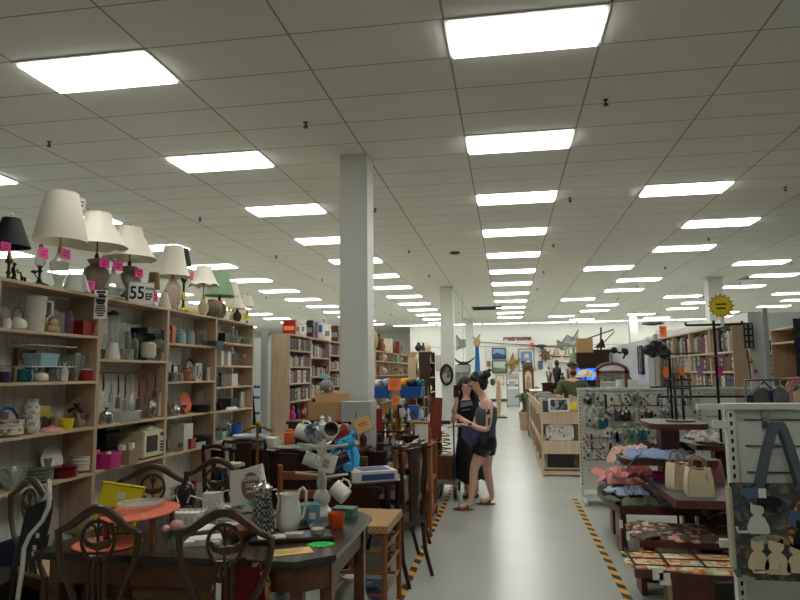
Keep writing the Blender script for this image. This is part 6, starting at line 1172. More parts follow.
# second partition with wreath
p=at(637,346,11.1);S('partition_panel',B().bx((.15,0,0),(.24,5,2.13)),mat('white laminate',(206,210,210),.4),'lower white partition left of the wreath','partition',(p.x,11.05,.001))
S('metal_upright',B().bx((0,0,0),(.06,.05,2.2)),M['lgrey'],'grey metal post at the end of the lower white partition','post',(p.x+.25,11.0,.001))
b=B()
for i,(du,dv,r) in enumerate([(0,0,.1),(6,3,.11),(-6,4,.1),(9,7,.1),(-2,8,.07),(3,-2,.07)]): a=at(655+du,346+dv,10.8);b.ball((a.x,0,a.z),(r,.06,r*.9),10,7)
S('wreath',b,M['black'],'cluster of large black artificial flowers on the metal post','flowers',(0,10.8,0))
b=B();a=at(660,325,10.7)
S('platter',B().lathe([(.03,0),(.17,.02),(.15,.05),(0,.06)],n=20),M['dgrey'],'dark oval platter shape above the orange sheet','platter',tuple(at(653,325.5,10.7)))
sheet('orange sign sheet hanging above the black flowers',659,326,667,337,10.6,M['ocard'])
# far right mirror, sofa back and shelf
ladderframe('dark framed wall mirror on the far right wall area',765,355,791,375,13.9,M['bronze'])
S('partition_panel',B().bx((0,0,0),(4.5,.1,2.75)),mat('white laminate',(206,210,210),.4),'broad white partition behind the far right mirror','partition',(4.6,14.0,.001))
a=at(782,346,13.9);S('bag',B().ball((0,0,0),(.35,.08,.12),14,8).ball((-.2,0,.06),(.12,.06,.07),8,6),M['black'],'black padded bag hung high on the far right partition','bag',(a.x,13.9,a.z))
x0=at(790,335,9.5).x;case('bookcase','pale wood shelf at the right edge with clothes hung beside it',x0+.05,-1,9.3,10.3,[2.0,1.5,1.0,.5],2.2)
a=at(795,350,9.2);S('hanging_garment',B().sheet(6,8,lambda u,v:(.4*u,.03*math.sin(12*u),-.75*v),.02),mat('grey quilt cloth',(70,78,88),.9,0,'noise',(100,108,118),30),'grey speckled garment hung at the right edge','garment',(a.x,9.2,2.28))
b=B();a=at(797,390,8.0)
for r in(.05,.08,.11): b.tube([(r*math.cos(q),0,r*1.3*math.sin(q)) for q in [2*PI*i/16 for i in range(16)]],.012,6,True)
S('rope_coil',b,M['rose'],'coil of pink rope hanging at the right edge','rope',(a.x,8.0,a.z))
S('handbag_row',B().ball((0,0,-.02),(.2,.12,.12),14,8).tube([(-.1,0,.06),(0,0,.16),(.1,0,.06)],.01,6),M['navy'],'large navy bag among the clothes behind the tote gondola','bag',tuple(at(765,397,7.4)))
# things standing on the jewellery gondola top and just behind it
S('white_can',B().lathe([(.05,0),(.05,.1)],n=14),M['gloss'],'white canister standing on the jewellery gondola top rail','canister',(at(620,385,8.62).x,8.62,1.406))
S('photo_block',B().bx((-.06,-.02,0),(.06,.02,.1)),M['paper'],'small white photo block on the jewellery gondola top rail','photo block',(at(620,385,8.62).x+.16,8.62,1.406))
# ---------- back wall and the far middle ground ----------
WY=36.26
def wall_pic(name,label,u0,v0,u1,v1,fm,pm,y=WY,cat='picture',mount=None,extra=None):
    a=at(u0,v0,y);c=at(u1,v1,y);w=abs(c.x-a.x)/2;h=a.z-c.z;t=T(name,label,cat,((a.x+c.x)/2,y-.03,c.z));f=min(w,h)*.13
    P('frame',B().bx((-w,-.02,0),(-w+f,.025,h)).bx((w-f,-.02,0),(w,.025,h)).bx((-w,-.02,0),(w,.025,f)).bx((-w,-.02,h-f),(w,.025,h)),fm,t)
    g=f
    if mount: P('mount',B().bx((-w+f,.0,f),(w-f,.01,h-f)),M['paper'],t);g=f*2.3
    P('picture',B().bx((-w+g,-.006,g),(w-g,.0,h-g)),pm,t)
    if extra: P('painted_shapes',extra(w-g,g,h-g),extra.m,t)
    return t
def sea(w,a,b): return B().prism([(-w,a),(w,a),(w,a+(b-a)*.35),(w*.2,a+(b-a)*.45),(-w*.3,a+(b-a)*.62),(-w,a+(b-a)*.4)],-.012,-.006,'xz')
sea.m=mat('deep sea blue',(46,80,128),.7)
wall_pic('painting','dark framed seascape painting in blues, upper one on the back wall',492,348,506,359,M['black'],mat('sky blue print',(140,176,206),.7),extra=sea)
def shore(w,a,b): return B().prism([(-w,a),(w,a),(w,a+(b-a)*.3),(-w,a+(b-a)*.45)],-.012,-.006,'xz')
shore.m=mat('olive shore paint',(120,130,100),.7)
wall_pic('painting','dark framed pale green harbour painting below the seascape',492,360.5,507,373,M['black'],mat('pale sage print',(196,206,190),.7),extra=shore)
def um(w,a,b): return B().bx((-w,-.012,a),(w,-.006,a+(b-a)*.45)).prism([(w*.0-w*.4+.0,a+(b-a)*.62),(w*.5,a+(b-a)*.62),(w*.3,a+(b-a)*.85),(-w*.2,a+(b-a)*.85)],-.014,-.006,'xz')
um.m=multi('poster shapes',[(70,110,160),(230,214,170),(60,90,140),(200,120,90)],3)
wall_pic('poster','large light framed poster of a beach scene on the back wall',518,349,535,371,M['tan'],mat('poster blue',(110,150,200),.7),mount=1,extra=um)
wall_pic('framed_print','small grey framed print left of the painting pair',487,361,490.5,367,M['tan'],M['taupe'],y=WY)
wall_pic('framed_print','small cream square framed print left of the rest room notice',496,375,504,384.5,M['tan'],M['cream'])
wall_pic('framed_print','small dark blue framed print under the ship wheel',538,361,543,369,M['navy'],mat('blue grey print',(80,100,130),.6))
wall_pic('framed_print','tall brown framed mirror at the left end of the back wall',436,355.5,441,371,M['honey'],M['lgrey'],y=WY)
wall_pic('framed_print','pale framed print left of the dark display rack top',431.5,354,434.5,364,M['lgrey'],M['lblue'],y=WY)
t=text('restrooms',.36,None,M['dred'],tuple(at(517,338.3,WY)),(PI/2,0,0),'wall_lettering',.012,.01);tag(t,'dark red restrooms lettering high on the back wall','wall lettering')
# easel sign and glass door like panel
p=lvl(513.5,407,0);y=30.5
t=T('notice_stand','tall white framed notice stand about the rest rooms by the back wall','sign',(p.x,y,0));w=.29
P('frame',B().bx((-w,-.02,.04),(-w+.035,.02,1.5)).bx((w-.035,-.02,.04),(w,.02,1.5)).bx((-w,-.02,1.46),(w,.02,1.5)).bx((-w,-.02,.04),(w,.02,.08)).bx((-w-.02,-.15,0),(-w+.05,.15,.04)).bx((w-.05,-.15,0),(w+.02,.15,.04)),M['grey'],t)
P('panel',B().bx((-w+.035,-.008,.08),(w-.035,.008,.82)),M['lgrey'],t);P('sheet',B().bx((-w+.035,-.012,.82),(w-.035,.008,1.46)),M['paper'],t);P('header',B().bx((-w+.05,-.015,1.26),(w-.05,-.012,1.44)),mat('mauve print',(186,160,164),.7),t)
for z,s in((1.12,'REST'),(.99,'ROOMS')): text(s,.15,t,M['ink'],(0,-.014,z),(PI/2,0,0),'lettering',.003,.004)
# fishing rod, nets, wheel, boats, sea star, blue cloth, bird
a=at(470,341,WY);c=at(562,347.5,WY);mid=at(532,345,WY)
S('fishing_rod',B().tube([a,at(500,343.5,WY),mid,c],[.012,.016,.022,.03],6),M['midw'],'long bamboo fishing rod mounted across the back wall','fishing rod')
S('fishing_float',B().ball((0,0,0),(.13,.1,.13),12,8),mat('coral red float',(240,90,80),.5),'round coral red float on the mounted fishing rod','float',tuple(mid+Vector((0,-.12,0))))
b=B();q=at(541,346,WY-.1);b.ball((q.x,q.y,q.z),(.3,.06,.09),12,7).prism([(q.x-.05,q.z-.05),(q.x+.15,q.z-.05),(q.x+.1,q.z-.34),(q.x,q.z-.2)],q.y-.02,q.y+.02,'xz').prism([(q.x-.3,q.z),(q.x-.5,q.z+.12),(q.x-.44,q.z-.1)],q.y-.02,q.y+.02,'xz')
S('fish_trophy',b,M['dgrey'],'dark mounted fish beside the coral red float','fish ornament')
def net(label,poly,y=WY-.05):
    P_=[at(u,v,y) for u,v in poly];b=B();n=len(P_)//2;top=P_[:n];bot=P_[n:][::-1]
    b.tube(top,.035,5);b.tube(bot,.02,5)
    for k in range(1,6): b.tube([top[i].lerp(bot[i],k/6) for i in range(n)],.01,4)
    for i in range(n-1):
        for k in range(5):
            f=k/5;b.tube([top[i].lerp(top[i+1],f),bot[i].lerp(bot[i+1],min(1,f+.1))],.01,4)
    S('fishing_net',b,mat('grey net cord',(112,120,118),.9),label,'net')
net('large grey fishing net draped on the back wall above the boats',[(557,340),(562,343),(567,335),(573,338),(578.5,330),(578.5,350),(574,346),(568,348),(563,350),(558,347)])
net('smaller grey fishing net draped beside the second column',[(456,335),(460,340),(466,340),(470,338),(470,349),(466,347),(461,347),(456,350)])
q=at(545.5,355.5,WY-.1);b=B().tube([(.2*math.cos(x),0,.2*math.sin(x)) for x in [PI*i/8 for i in range(16)]],.045,7,True).ball((0,0,0),(.09,.05,.09),10,6)
for i in range(8): g=PI*i/4;b.tube([(0,0,0),(.36*math.cos(g),0,.36*math.sin(g))],[.02,.035],6)
S('ship_wheel',b,M['midw'],'brown wooden ship wheel on the back wall','ship wheel',tuple(q))
for u,lb in((556.5,'left model sailing boat on the small shelf of the back wall'),(567.5,'right model sailing boat on the small shelf of the back wall')):
    q=at(u,357.5,WY-.25);t=T('model_boat',lb,'model boat',tuple(q));P('hull',B().prism([(-.3,.1),(.3,.1),(.2,0),(-.2,0)],-.06,.06,'xz'),M['midw'],t);P('sail',B().prism([(-.02,.14),(-.02,.62),(-.2,.14)],-.01,.01,'xz').prism([(.02,.14),(.02,.55),(.18,.14)],-.01,.01,'xz'),M['tan'],t)
a=at(549,360,WY);c=at(575,360,WY)
S('mantel_shelf',B().bx((a.x,WY-.4,a.z-.12),(c.x,WY,a.z)).bx((a.x+.1,WY-.3,0),(a.x+.3,WY,a.z-.12)).bx((c.x-.3,WY-.3,0),(c.x-.1,WY,a.z-.12)),M['white'],'white mantel shelf against the back wall behind the man','mantel')
q=at(512.5,364,WY-.08);b=B().ball((0,0,0),(.16,.08,.4),10,8).tube([(-.45,0,-.05),(-.2,0,.02),(.3,0,.15),(.45,0,.3)],[.02,.09,.09,.02],7).tube([(0,0,.35),(.05,0,.62)],[.08,.02],6).tube([(0,0,-.3),(-.2,0,-.6)],[.08,.02],6)
S('driftwood_star',b,mat('driftwood',(150,122,70),.8),'driftwood bird shape hanging between the paintings and the poster','ornament',tuple(q))
b=B();q=at(463.5,362,22.0);b.tube([(-.42,0,.24),(-.2,0,.02),(0,0,-.06),(.2,0,.0),(.44,0,.18)],[.01,.035,.05,.035,.01],6).tube([(-.28,-.05,-.14),(0,-.0,-.04),(.26,.05,-.12)],[.02,.07,.01],6)
S('seabird_ornament',b,M['black'],'black seabird ornament with spread wings hanging near the second column','bird ornament',tuple(q))
S('hang_wire',B().tube([(0,0,0),(0,0,CE-q.z)],.004,4),M['dgrey'],'thin wire holding the black seabird ornament from the ceiling','wire',tuple(q))
a=at(477,346,30);c=at(477,372,30)
S('blue_garment',B().sheet(5,12,lambda u,v:((u-.5)*(.16+.1*v),.05*math.sin(12*u),-(a.z-c.z)*v),.03),mat('cobalt cloth',(30,120,180),.9),'bright blue cloth hanging beside the third column','cloth',tuple(a))
S('straw_figure',B().ball((0,0,0),(.16,.1,.22),10,7).tube([(0,0,.1),(.15,0,.35)],[.08,.03],6).tube([(0,0,.1),(-.2,0,.25)],[.06,.02],6),M['tan'],'straw bird figure above the bright blue cloth','ornament',tuple(at(477,342,30)))
# glass display cabinet
p=at(461.5,365,20.6);w=.27
t=T('glass_cabinet','tall silver framed glass display cabinet left of the two women','display cabinet',(p.x,20.8,0));P('frame',B().bx((-w,-.2,1.62),(w,.2,p.z)).bx((-w,-.2,0),(w,.2,.1)).bx((-w,-.2,0),(-w+.03,-.17,p.z)).bx((w-.03,-.2,0),(w,-.17,p.z)).bx((-w,.17,0),(w,.2,p.z)).bx((-.015,-.2,.1),(.015,-.18,1.62)),M['lgrey'],t)
P('glass_pane',B().bx((-w+.03,-.19,.1),(w-.03,-.185,1.62)),M['glass'],t)
for z in(.5,.9,1.3): P('shelf',B().bx((-w+.03,-.17,z),(w-.03,.17,z+.01)),M['glass'],t)
# lower back wall clutter, table row
BW=[(524,20,'urn','honey'),]
p=at(529,362,19.5);x=at(529,400,19.5).x
t=T('arched_cabinet','tall arched wooden panel with a cream figure niche and green leaves','cabinet',(x,19.5,0));W=.16
P('panel',B().prism([(-W,0),(W,0),(W,1.66)]+[(W*math.cos(g),1.66+.24*math.sin(g)) for g in [PI*i/10 for i in range(11)]]+[(-W,1.66)],0,.25,'xz'),M['midw'],t)
P('niche',B().prism([(-W*.6,1.1),(W*.6,1.1),(W*.6,1.5)]+[(W*.6*math.cos(g),1.5+.14*math.sin(g)) for g in [PI*i/8 for i in range(9)]]+[(-W*.6,1.5)],-.02,0,'xz'),M['cream'],t)
P('carved_figure',B().lathe([(.06,1.12),(.07,1.3),(.03,1.4)],(0,-.05,0),10).ball((0,-.05,1.45),.05,8,6),M['tan'],t);P('leaf_spray',B().ball((.02,-.04,1.78),(.08,.04,.05),8,5).ball((-.03,-.04,1.74),(.05,.04,.04),8,5),M['leaf'],t)
t=T('potted_plant','leafy green potted plant in front of the arched wooden panel','plant',(at(524,396,18.6).x,18.6,0));P('pot',lat('bucket',.16,.5),M['tan'],t);P('stand',B().lathe([(.12,.5),(.05,.6),(.06,.8)],n=10),M['bronze'],t)
b=B();
for i in range(26): g=i*2.4;r=.12+.13*((i*7)%5)/5;b.tube([(0,0,.75),(r*.6*math.cos(g),r*.6*math.sin(g),.95+.02*(i%4)),(r*1.3*math.cos(g),r*1.3*math.sin(g),.82+.03*(i%5))],[.01,.03,.004],5)
P('leaves',b,M['leaf'],t)
for i,(u,v,y,k,w,h,m,lb) in enumerate([(533,432,18.9,'urn',.3,1.0,'darkw','dark brown floor urn at the near side of the arched panel'),(537,432,18.6,'vase',.26,1.2,'tan','tall tan floor vase beside the showcase')]): item(k,k,k,lb,(lvl(u,v,0).x if 0 else at(u,400,y).x,y,.001),w,h,m,0)
S('floor_mat',B().bx((-.3,-.3,0),(.3,.3,.04)),M['black'],'black and yellow low floor block far down the aisle','floor block',(at(498,414,22).x,23.5,.001))
S('log_stack',lat('urn',.1,1.3),M['tan'],'tan twisted root sculpture right of the two women','sculpture',(at(500,400,24).x-.05,24.5,.001))
S('oval_plaque',B().lathe([(0,0)],n=3) if 0 else B().ball((0,0,0),(.13,.04,.2),12,8),M['dgrey'],'small dark oval plaque on the back wall left of the cream print','plaque',tuple(at(492.5,382,WY-.04)))
# ---------- behind the service counter: TV, lamp, arch mirror, cartons ----------
def stand(label,x,y,w,d,h,m,name='cabinet',cat='cabinet'):
    t=T(name,label,cat,(x,y,0));P('carcass',B().bx((-w/2,-d/2,0),(w/2,d/2,h-.03)),m,t);P('top',B().bx((-w/2-.02,-d/2-.02,h-.03),(w/2+.02,d/2+.02,h)),m,t)
    for s in(-1,1): P('door',B().bx((s*w/4-w*.22,-d/2-.015,.08),(s*w/4+w*.22,-d/2,h-.08)),m,t)
a=at(580,369,13.4);c=at(597,381,13.4);zc=c.z-.06
stand('dark media cabinet carrying the lit television',(a.x+c.x)/2+.1,13.6,1.0,.45,zc,M['darkw'])
t=T('television','flat television showing a bright blue picture behind the man','television',((a.x+c.x)/2,13.5,zc));w=(c.x-a.x)/2+.1;h=a.z-c.z
P('bezel',B().bx((-w,-.03,.05),(w,.03,h+.1)).bx((-.15,-.08,0),(.15,.08,.02)).bx((-.03,-.02,0),(.03,.02,.06)),M['black'],t)
tvm=multi('television picture',[(20,60,220),(40,110,255),(10,30,120),(120,130,255),(30,80,230)],7);tvm.node_tree.nodes['Principled BSDF'].inputs['Emission Strength'].default_value=2.2
tvm.node_tree.links.new([n for n in tvm.node_tree.nodes if n.type=='VALTORGB'][0].outputs[0],tvm.node_tree.nodes['Principled BSDF'].inputs['Emission Color'])
P('screen',B().bx((-w+.03,-.034,.08),(w-.03,-.03,h+.07)),tvm,t)
p=at(586,380,12.9);stand('small dark stand carrying the stained glass lamp',p.x,12.95,.4,.3,1.32,M['darkw'],'stand','stand')
t=T('stained_glass_lamp','small cream domed lamp in front of the television','lamp',(p.x,12.95,1.321));P('base',lat('candle',.07,.2),M['bronze'],t);P('shade',B().lathe([(.19,.18),(.17,.25),(.1,.31),(.02,.33)],n=16),multi('leaded cream glass',[(226,206,160),(206,180,120),(230,220,190)],30),t)
AY_=11.2;a=at(597,386,AY_);c=at(628,386,AY_);tz=at(612,361,AY_).z
t=T('arched_bed_frame','brown wooden arched frame with pale glass arch behind the jewellery gondola','arched frame',((a.x+c.x)/2,AY_,0));w=(c.x-a.x)/2
P('post',B().cb((-w+.02,0,.82),(.05,.06,1.64)),M['midw'],t);P('post',B().cb((w-.02,0,.82),(.05,.06,1.64)),M['midw'],t)
ar=[(-w*math.cos(g),0,1.6+(tz-1.64)*math.sin(g)) for g in [PI*i/14 for i in range(15)]];P('arch',B().tube(ar,.03,8).bx((-w,-.03,1.57),(w,.03,1.62)).bx((-w,-.03,1.0),(w,.03,1.06)),M['midw'],t)
P('arch_glass',B().prism([(x,z-.02) for x,_,z in ar],-.01,.01,'xz'),mat('pale etched glass',(196,206,226),.2),t);P('mirror',B().bx((-w+.05,-.005,1.06),(w-.05,.01,1.57)),mat('mirror',(210,214,216),.04,1),t)
a=at(580,337,14.6);c=at(595,351,14.6);x=(a.x+c.x)/2
stand('tall dark cabinet carrying cartons and ship models behind the man',x+.1,14.8,.7,.4,c.z-.03,M['darkw'])
S('carton',B().bx((-.17,-.15,0),(.17,.15,a.z-c.z)),M['cardb'],'tan cardboard carton high on the dark cabinet behind the man','carton',(x-.05,14.8,c.z-.028))
b=B().bx((-.25,-.05,0),(.25,.05,.06)).tube([(0,0,.05),(.02,0,.55)],.02,6).tube([(-.3,0,.3),(.3,0,.5)],.014,5).tube([(-.1,0,.05),(.3,0,.45)],.012,5).prism([(-.14,.1),(.1,.1),(.05,.3)],-.01,.01,'xz')
S('model_rig',b,M['darkw'],'dark model ship with slanted masts in front of the carton','model ship',(x+.2,14.5,c.z-.028) if 0 else (x+.3,14.75,c.z-.028))
for i,(u,v,y,k,w,h,m,lb) in enumerate([(573,372,14.2,'urn',.2,.4,'bronze','bronze urn between the man and the television'),(574,358,15.5,'bottle',.2,.5,'sage','olive green bottle above the man on the far cabinet'),(557,372,15.8,'figurine',.3,.6,'black','large black figure left of the man'),(549,374,16,'figurine',.22,.42,'foil','silver figure left of the large black figure'),(604,384,11.9,'vase',.14,.32,'cream','cream vase seen through the wooden arch'),(629,383,11.7,'bottle',.12,.4,'bronze','dark bottle right of the wooden arch')]):
    p=at(u,v,y);z=p.z-h/2;stand('low dark display plinth under an ornament, the plinth '+['by the television','at the far cabinet','left of the man','beside the service counter','inside the wooden arch','right of the wooden arch'][i],p.x,y+.02,.34,.3,z,M['darkw'],'plinth','plinth') if i!=99 else 0
    item(k,k,k,lb,(p.x,y,z+.001),w,h,m,0)
for i,(u,v0,v1,y) in enumerate([(565,352,420,17.8)]): pass
# far partitions with white blinds at the right back
for u0,u1,v,y,lb in [(592,612,350,18.2,'pale low partition beyond the wooden arch'),(655,700,330,25,'white partition far behind the right book run')]:
    a=at(u0,v,y);c=at(u1,v,y);S('partition_panel',B().bx((0,0,0),(c.x-a.x,.1,a.z)),mat('white laminate',(206,210,210),.4),lb,'partition',(a.x,y,.001))
for i,(du,m,lb) in enumerate([(0,'blackm','black bicycle part hung left on the lower partition'),(10,'blackm','black wrought bracket hung right on the lower partition')]):
    a=at(620+du,353,12.2+i);b=B().tube([(-.12,0,.06),(0,0,0),(.14,0,.05),(.05,0,-.1)],.02,6).ball((-.1,0,.05),(.06,.03,.06),8,6).ball((.1,0,.02),(.05,.03,.07),8,6);S('wall_bracket',b,M[m],lb,'bracket',tuple(a))
# ---------- people ----------
def loft(b,rs,n=24):
    vs=[];fs=[]
    for c,rx,ry in rs:
        for i in range(n): g=2*PI*i/n;vs.append((c[0]+rx*math.cos(g),c[1]+ry*math.sin(g),c[2]))
    for j in range(len(rs)-1):
        for i in range(n): fs.append((j*n+i,j*n+(i+1)%n,(j+1)*n+(i+1)%n,(j+1)*n+i))
    fs.append(tuple(range(n)));fs.append(tuple((len(rs)-1)*n+i for i in range(n)));return b._f(vs,fs)
def skinmesh(name,J,E,root,mats,subs=2,facefn=None):
    ks=list(J);me=bpy.data.meshes.new('tmp');me.from_pydata([J[k][0] for k in ks],[(ks.index(a),ks.index(b)) for a,b in E],[])
    o=bpy.data.objects.new('tmp',me);C.objects.link(o);m=o.modifiers.new('s','SKIN');m.use_smooth_shade=True
    for i,k in enumerate(ks):
        r=J[k][1];me.skin_vertices[0].data[i].radius=r if hasattr(r,'__len__') else (r,r);me.skin_vertices[0].data[i].use_root=(k==root)
    s=o.modifiers.new('u','SUBSURF');s.levels=subs;s.render_levels=subs
    dg=bpy.context.evaluated_depsgraph_get();r=bpy.data.meshes.new_from_object(o.evaluated_get(dg));bpy.data.objects.remove(o);r.name=name;r.materials.clear()
    for mm in (mats if isinstance(mats,(list,tuple)) else [mats]): r.materials.append(mm)
    for p in r.polygons: p.use_smooth=True
    return r
def chain(J,E,pre,pts,link=None):
    last=link
    for i,(c,r) in enumerate(pts):
        k=f'{pre}{i}';J[k]=(Vector(c),r)
        if last: E.append((last,k))
        last=k
    return last
def hand(J,E,wr,pre,d,side,L=.17):
    """five fingers from a palm; d direction, side vector"""
    w=J[wr][0];d=Vector(d).normalized();s=Vector(side).normalized();n=d.cross(s)
    J[pre+'p']=(w+d*.05,(.03,.02));E.append((wr,pre+'p'))
    for i,(o,l) in enumerate([(-.03,.06),(-.01,.07),(.01,.068),(.03,.052)]):
        a=w+d*.085+s*o;J[f'{pre}a{i}']=(a,.009);J[f'{pre}b{i}']=(a+d*l*.55+n*.008,.008);J[f'{pre}c{i}']=(a+d*l*.8+n*.035,.007);E+= [(pre+'p',f'{pre}a{i}'),(f'{pre}a{i}',f'{pre}b{i}'),(f'{pre}b{i}',f'{pre}c{i}')]
    J[pre+'t0']=(w+d*.04-s*.035,.011);J[pre+'t1']=(w+d*.085-s*.045+n*.02,.009);E+=[(pre+'p',pre+'t0'),(pre+'t0',pre+'t1')]
def face(root,c,f,r,skinm,glasses=False,beard=None,lips=M['rose']):
    """c head centre, f facing direction, r head half width"""
    f=Vector(f).normalized();s=Vector((0,0,1)).cross(f).normalized();u=f.cross(s)
    def at_(a,b_,c_): return tuple(c+f*a*r+s*b_*r+u*c_*r)
    for q in(-1,1):
        P('eye',B().ball(at_(.93,q*.36,.05),.014,8,6),M['gloss'],root);P('iris',B().ball(at_(1.06,q*.36,.05),.007,6,4),M['black'],root);P('eyebrow',B().tube([at_(.98,q*.2,.28),at_(1.0,q*.38,.32),at_(.85,q*.58,.26)],.005,5),M['bronze'],root)
        P('ear',B().ball(at_(0,q*1.0,-.02),(.014,.02,.03),8,6),skinm,root)
    P('nose',B().tube([at_(.95,0,.1),at_(1.18,0,-.22),at_(1.0,0,-.3)],[.008,.014,.01],6),skinm,root);P('mouth',B().tube([at_(.88,.25,-.6),at_(1.0,0,-.58),at_(.88,-.25,-.6)],[.004,.008,.004],5),lips,root)
    if glasses:
        for q in(-1,1): P('glasses',B().tube([at_(1.12+.05*math.cos(g),q*.38+.26*math.cos(g),.04+.2*math.sin(g)) for g in [PI*i/6 for i in range(12)]],.003,4,True),M['dgrey'],root)
hair1=mat('dark brown hair',(48,32,26),.6,0,'noise',(30,20,18),40);hair2=mat('auburn tipped hair',(44,24,22),.6)
# woman in tank top and shorts
Y=8.0
def q(u,v,dy=0): return at(u,v,Y+dy)
lf=lvl(468,510,0);rf=lvl(490,504.5,0)
t=T('person','person in grey blue tank top and black shorts looking down at a purple cloth','person',(q(484,440).x,Y,0));O=Vector(t.location)
def L(p): return Vector(p)-O
def big(J,f): return {k:(v[0],tuple(x*f for x in v[1])if hasattr(v[1],'__len__') else v[1]*f) for k,v in J.items()}
def joints(J): return {k:(L(v[0]),v[1]) for k,v in J.items()}
J={};E=[]
J['pel']=(q(485,443),(.1,.1));chain(J,E,'sp',[(q(486,430),(.105,.1)),(q(486.5,417),(.115,.1)),(q(486.5,406),(.12,.085)),(q(484.5,399),(.055,.055)),(q(481,393.5),(.047,.045)),(q(477.5,388),(.066,.07)),(q(476,381),(.088,.085)),(q(477,375.5),(.06,.06))],'pel')
a=chain(J,E,'na',[(q(489,404,-.14),.052),(q(489.5,416,-.19),.046),(q(487.5,430,-.2),.038),(q(478,428,-.2),.036),(q(469,423,-.16),.026)],'sp2');hand(J,E,a,'nh',(-.8,.2,.45),(0,.6,.5))
a=chain(J,E,'fa',[(q(484,405,.14),.05),(q(478,417,.18),.044),(q(474,427,.14),.038),(q(466,421,.02),.026)],'sp2');hand(J,E,a,'fh',(-.8,-.1,.5),(0,.6,.5))
for pr,kn,ca,an,ft,dy in (('nl',q(474,468,-.1),q(473.5,482,-.1),None,lf,-.1),('fl',q(487,468,.1),q(489,480,.12),None,rf,.1)):
    hip=q(483 if pr=='nl' else 487,448,dy);ak=Vector((ft.x+.03,ft.y,.09));chain(J,E,pr,[(hip,.088),(hip.lerp(kn,.5),.078),(kn,.056),(ca,.054),(ak,.034),(Vector((ft.x-.03,ft.y-.0,.045)),.034),(Vector((ft.x-.13,ft.y-.02,.035)),(.028,.022))],'pel')
P('body',skinmesh('body',joints(J),E,'pel',M['skin2']),None,t)
JE=mat('grey blue jersey',(74,88,98),.9)
P('tank_top',loft(B(),[(L(q(484.5,439)),.135,.15),(L(q(485,434)),.13,.14),(L(q(486,427)),.118,.13),(L(q(486.3,419)),.13,.145),(L(q(486,412)),.138,.15),(L(q(487,408)),.12,.135),(L(q(487,405.5)),.085,.1)]),JE,t)
for dy in(-.07,.07): P('strap',B().tube([L(q(482,408,dy)),L(q(484.5,400.5,dy)),L(q(490,403,dy)),L(q(493,409,dy))],.014,6),MC['grey blue jersey'],t)
b=loft(B(),[(L(q(485,436)),.132,.148),(L(q(484.5,441)),.148,.165),(L(q(484,446)),.155,.17),(L(q(484,450)),.14,.16)])
for pr,dy,u in(('l',-.1,482),('r',.1,487)): h0=L(q(u-.3,447,dy*.95));k0=L(q(474 if pr=='l' else 487,468,dy));b.tube([h0,h0.lerp(k0,.18),h0.lerp(k0,.36)],[.118,.112,.102],16)
P('shorts',b,M['black'],t)
for ft,s in((lf,1),(rf,-1)):
    sd=P('sandal',B().ball(L(Vector((ft.x-.05,ft.y-.01,.012))),(.135,.045,.013),14,6),M['midw'],t);P('sandal_strap',B().tube([L(Vector((ft.x-.1,ft.y-.05,.015))),L(Vector((ft.x-.1,ft.y-.01,.065))),L(Vector((ft.x-.1,ft.y+.035,.015)))],.012,5).tube([L(Vector((ft.x-.0,ft.y-.045,.02))),L(Vector((ft.x-.01,ft.y-.01,.085))),L(Vector((ft.x-.0,ft.y+.035,.02)))],.012,5),M['midw'],sd)
hc=L(q(476.5,381.5));fd=Vector((-.85,-.12,-.42))
face(t,hc,fd,.095,M['skin2'],True)
P('headscarf',B().ball(hc+Vector((.03,0,.045)),(.115,.1,.088),16,10).tube([hc+Vector((-.06,-.08,.06)),hc+Vector((.06,-.1,.0)),hc+Vector((.13,-.02,-.01))],.024,7),M['black'],t)
P('hair',B().ball(hc+Vector((.075,0,-.035)),(.06,.075,.075),12,8).ball(hc+Vector((.11,.0,.085)),(.07,.055,.05),12,8).tube([hc+Vector((.12,0,.1)),hc+Vector((.17,0,.14)),hc+Vector((.2,0,.12))],[.03,.02,.006],6),hair1,t)
P('tattoo',B().tube([L(q(488.7,409,-.236)),L(q(489.3,414,-.237))],.011,6).tube([L(q(489.5,418,-.235)),L(q(488.7,425,-.236))],.01,6).ball(L(q(487.3,413,-.23)),(.012,.008,.02),6,5),mat('tattoo ink',(60,66,70),.6),t)
P('watch',B().lathe([(.03,-.012),(.033,0),(.03,.012)],L(q(471,424,-.17)),12),M['black'],t)
pur=mat('purple cloth',(82,76,116),.9);p0=q(468,424,-.12)
S('purple_cloth',B().sheet(8,10,lambda u,v:(-.09+.2*u*(1-.35*v)+.02*math.sin(7*v)+.05*v,-.04+.06*math.sin(3*u)*v,.02-.24*v*(1-.6*abs(u-.4))-.04*u),.02),pur,'purple cloth bag held in both hands of the person in shorts','bag',(p0.x,p0.y-.03,p0.z-.02))
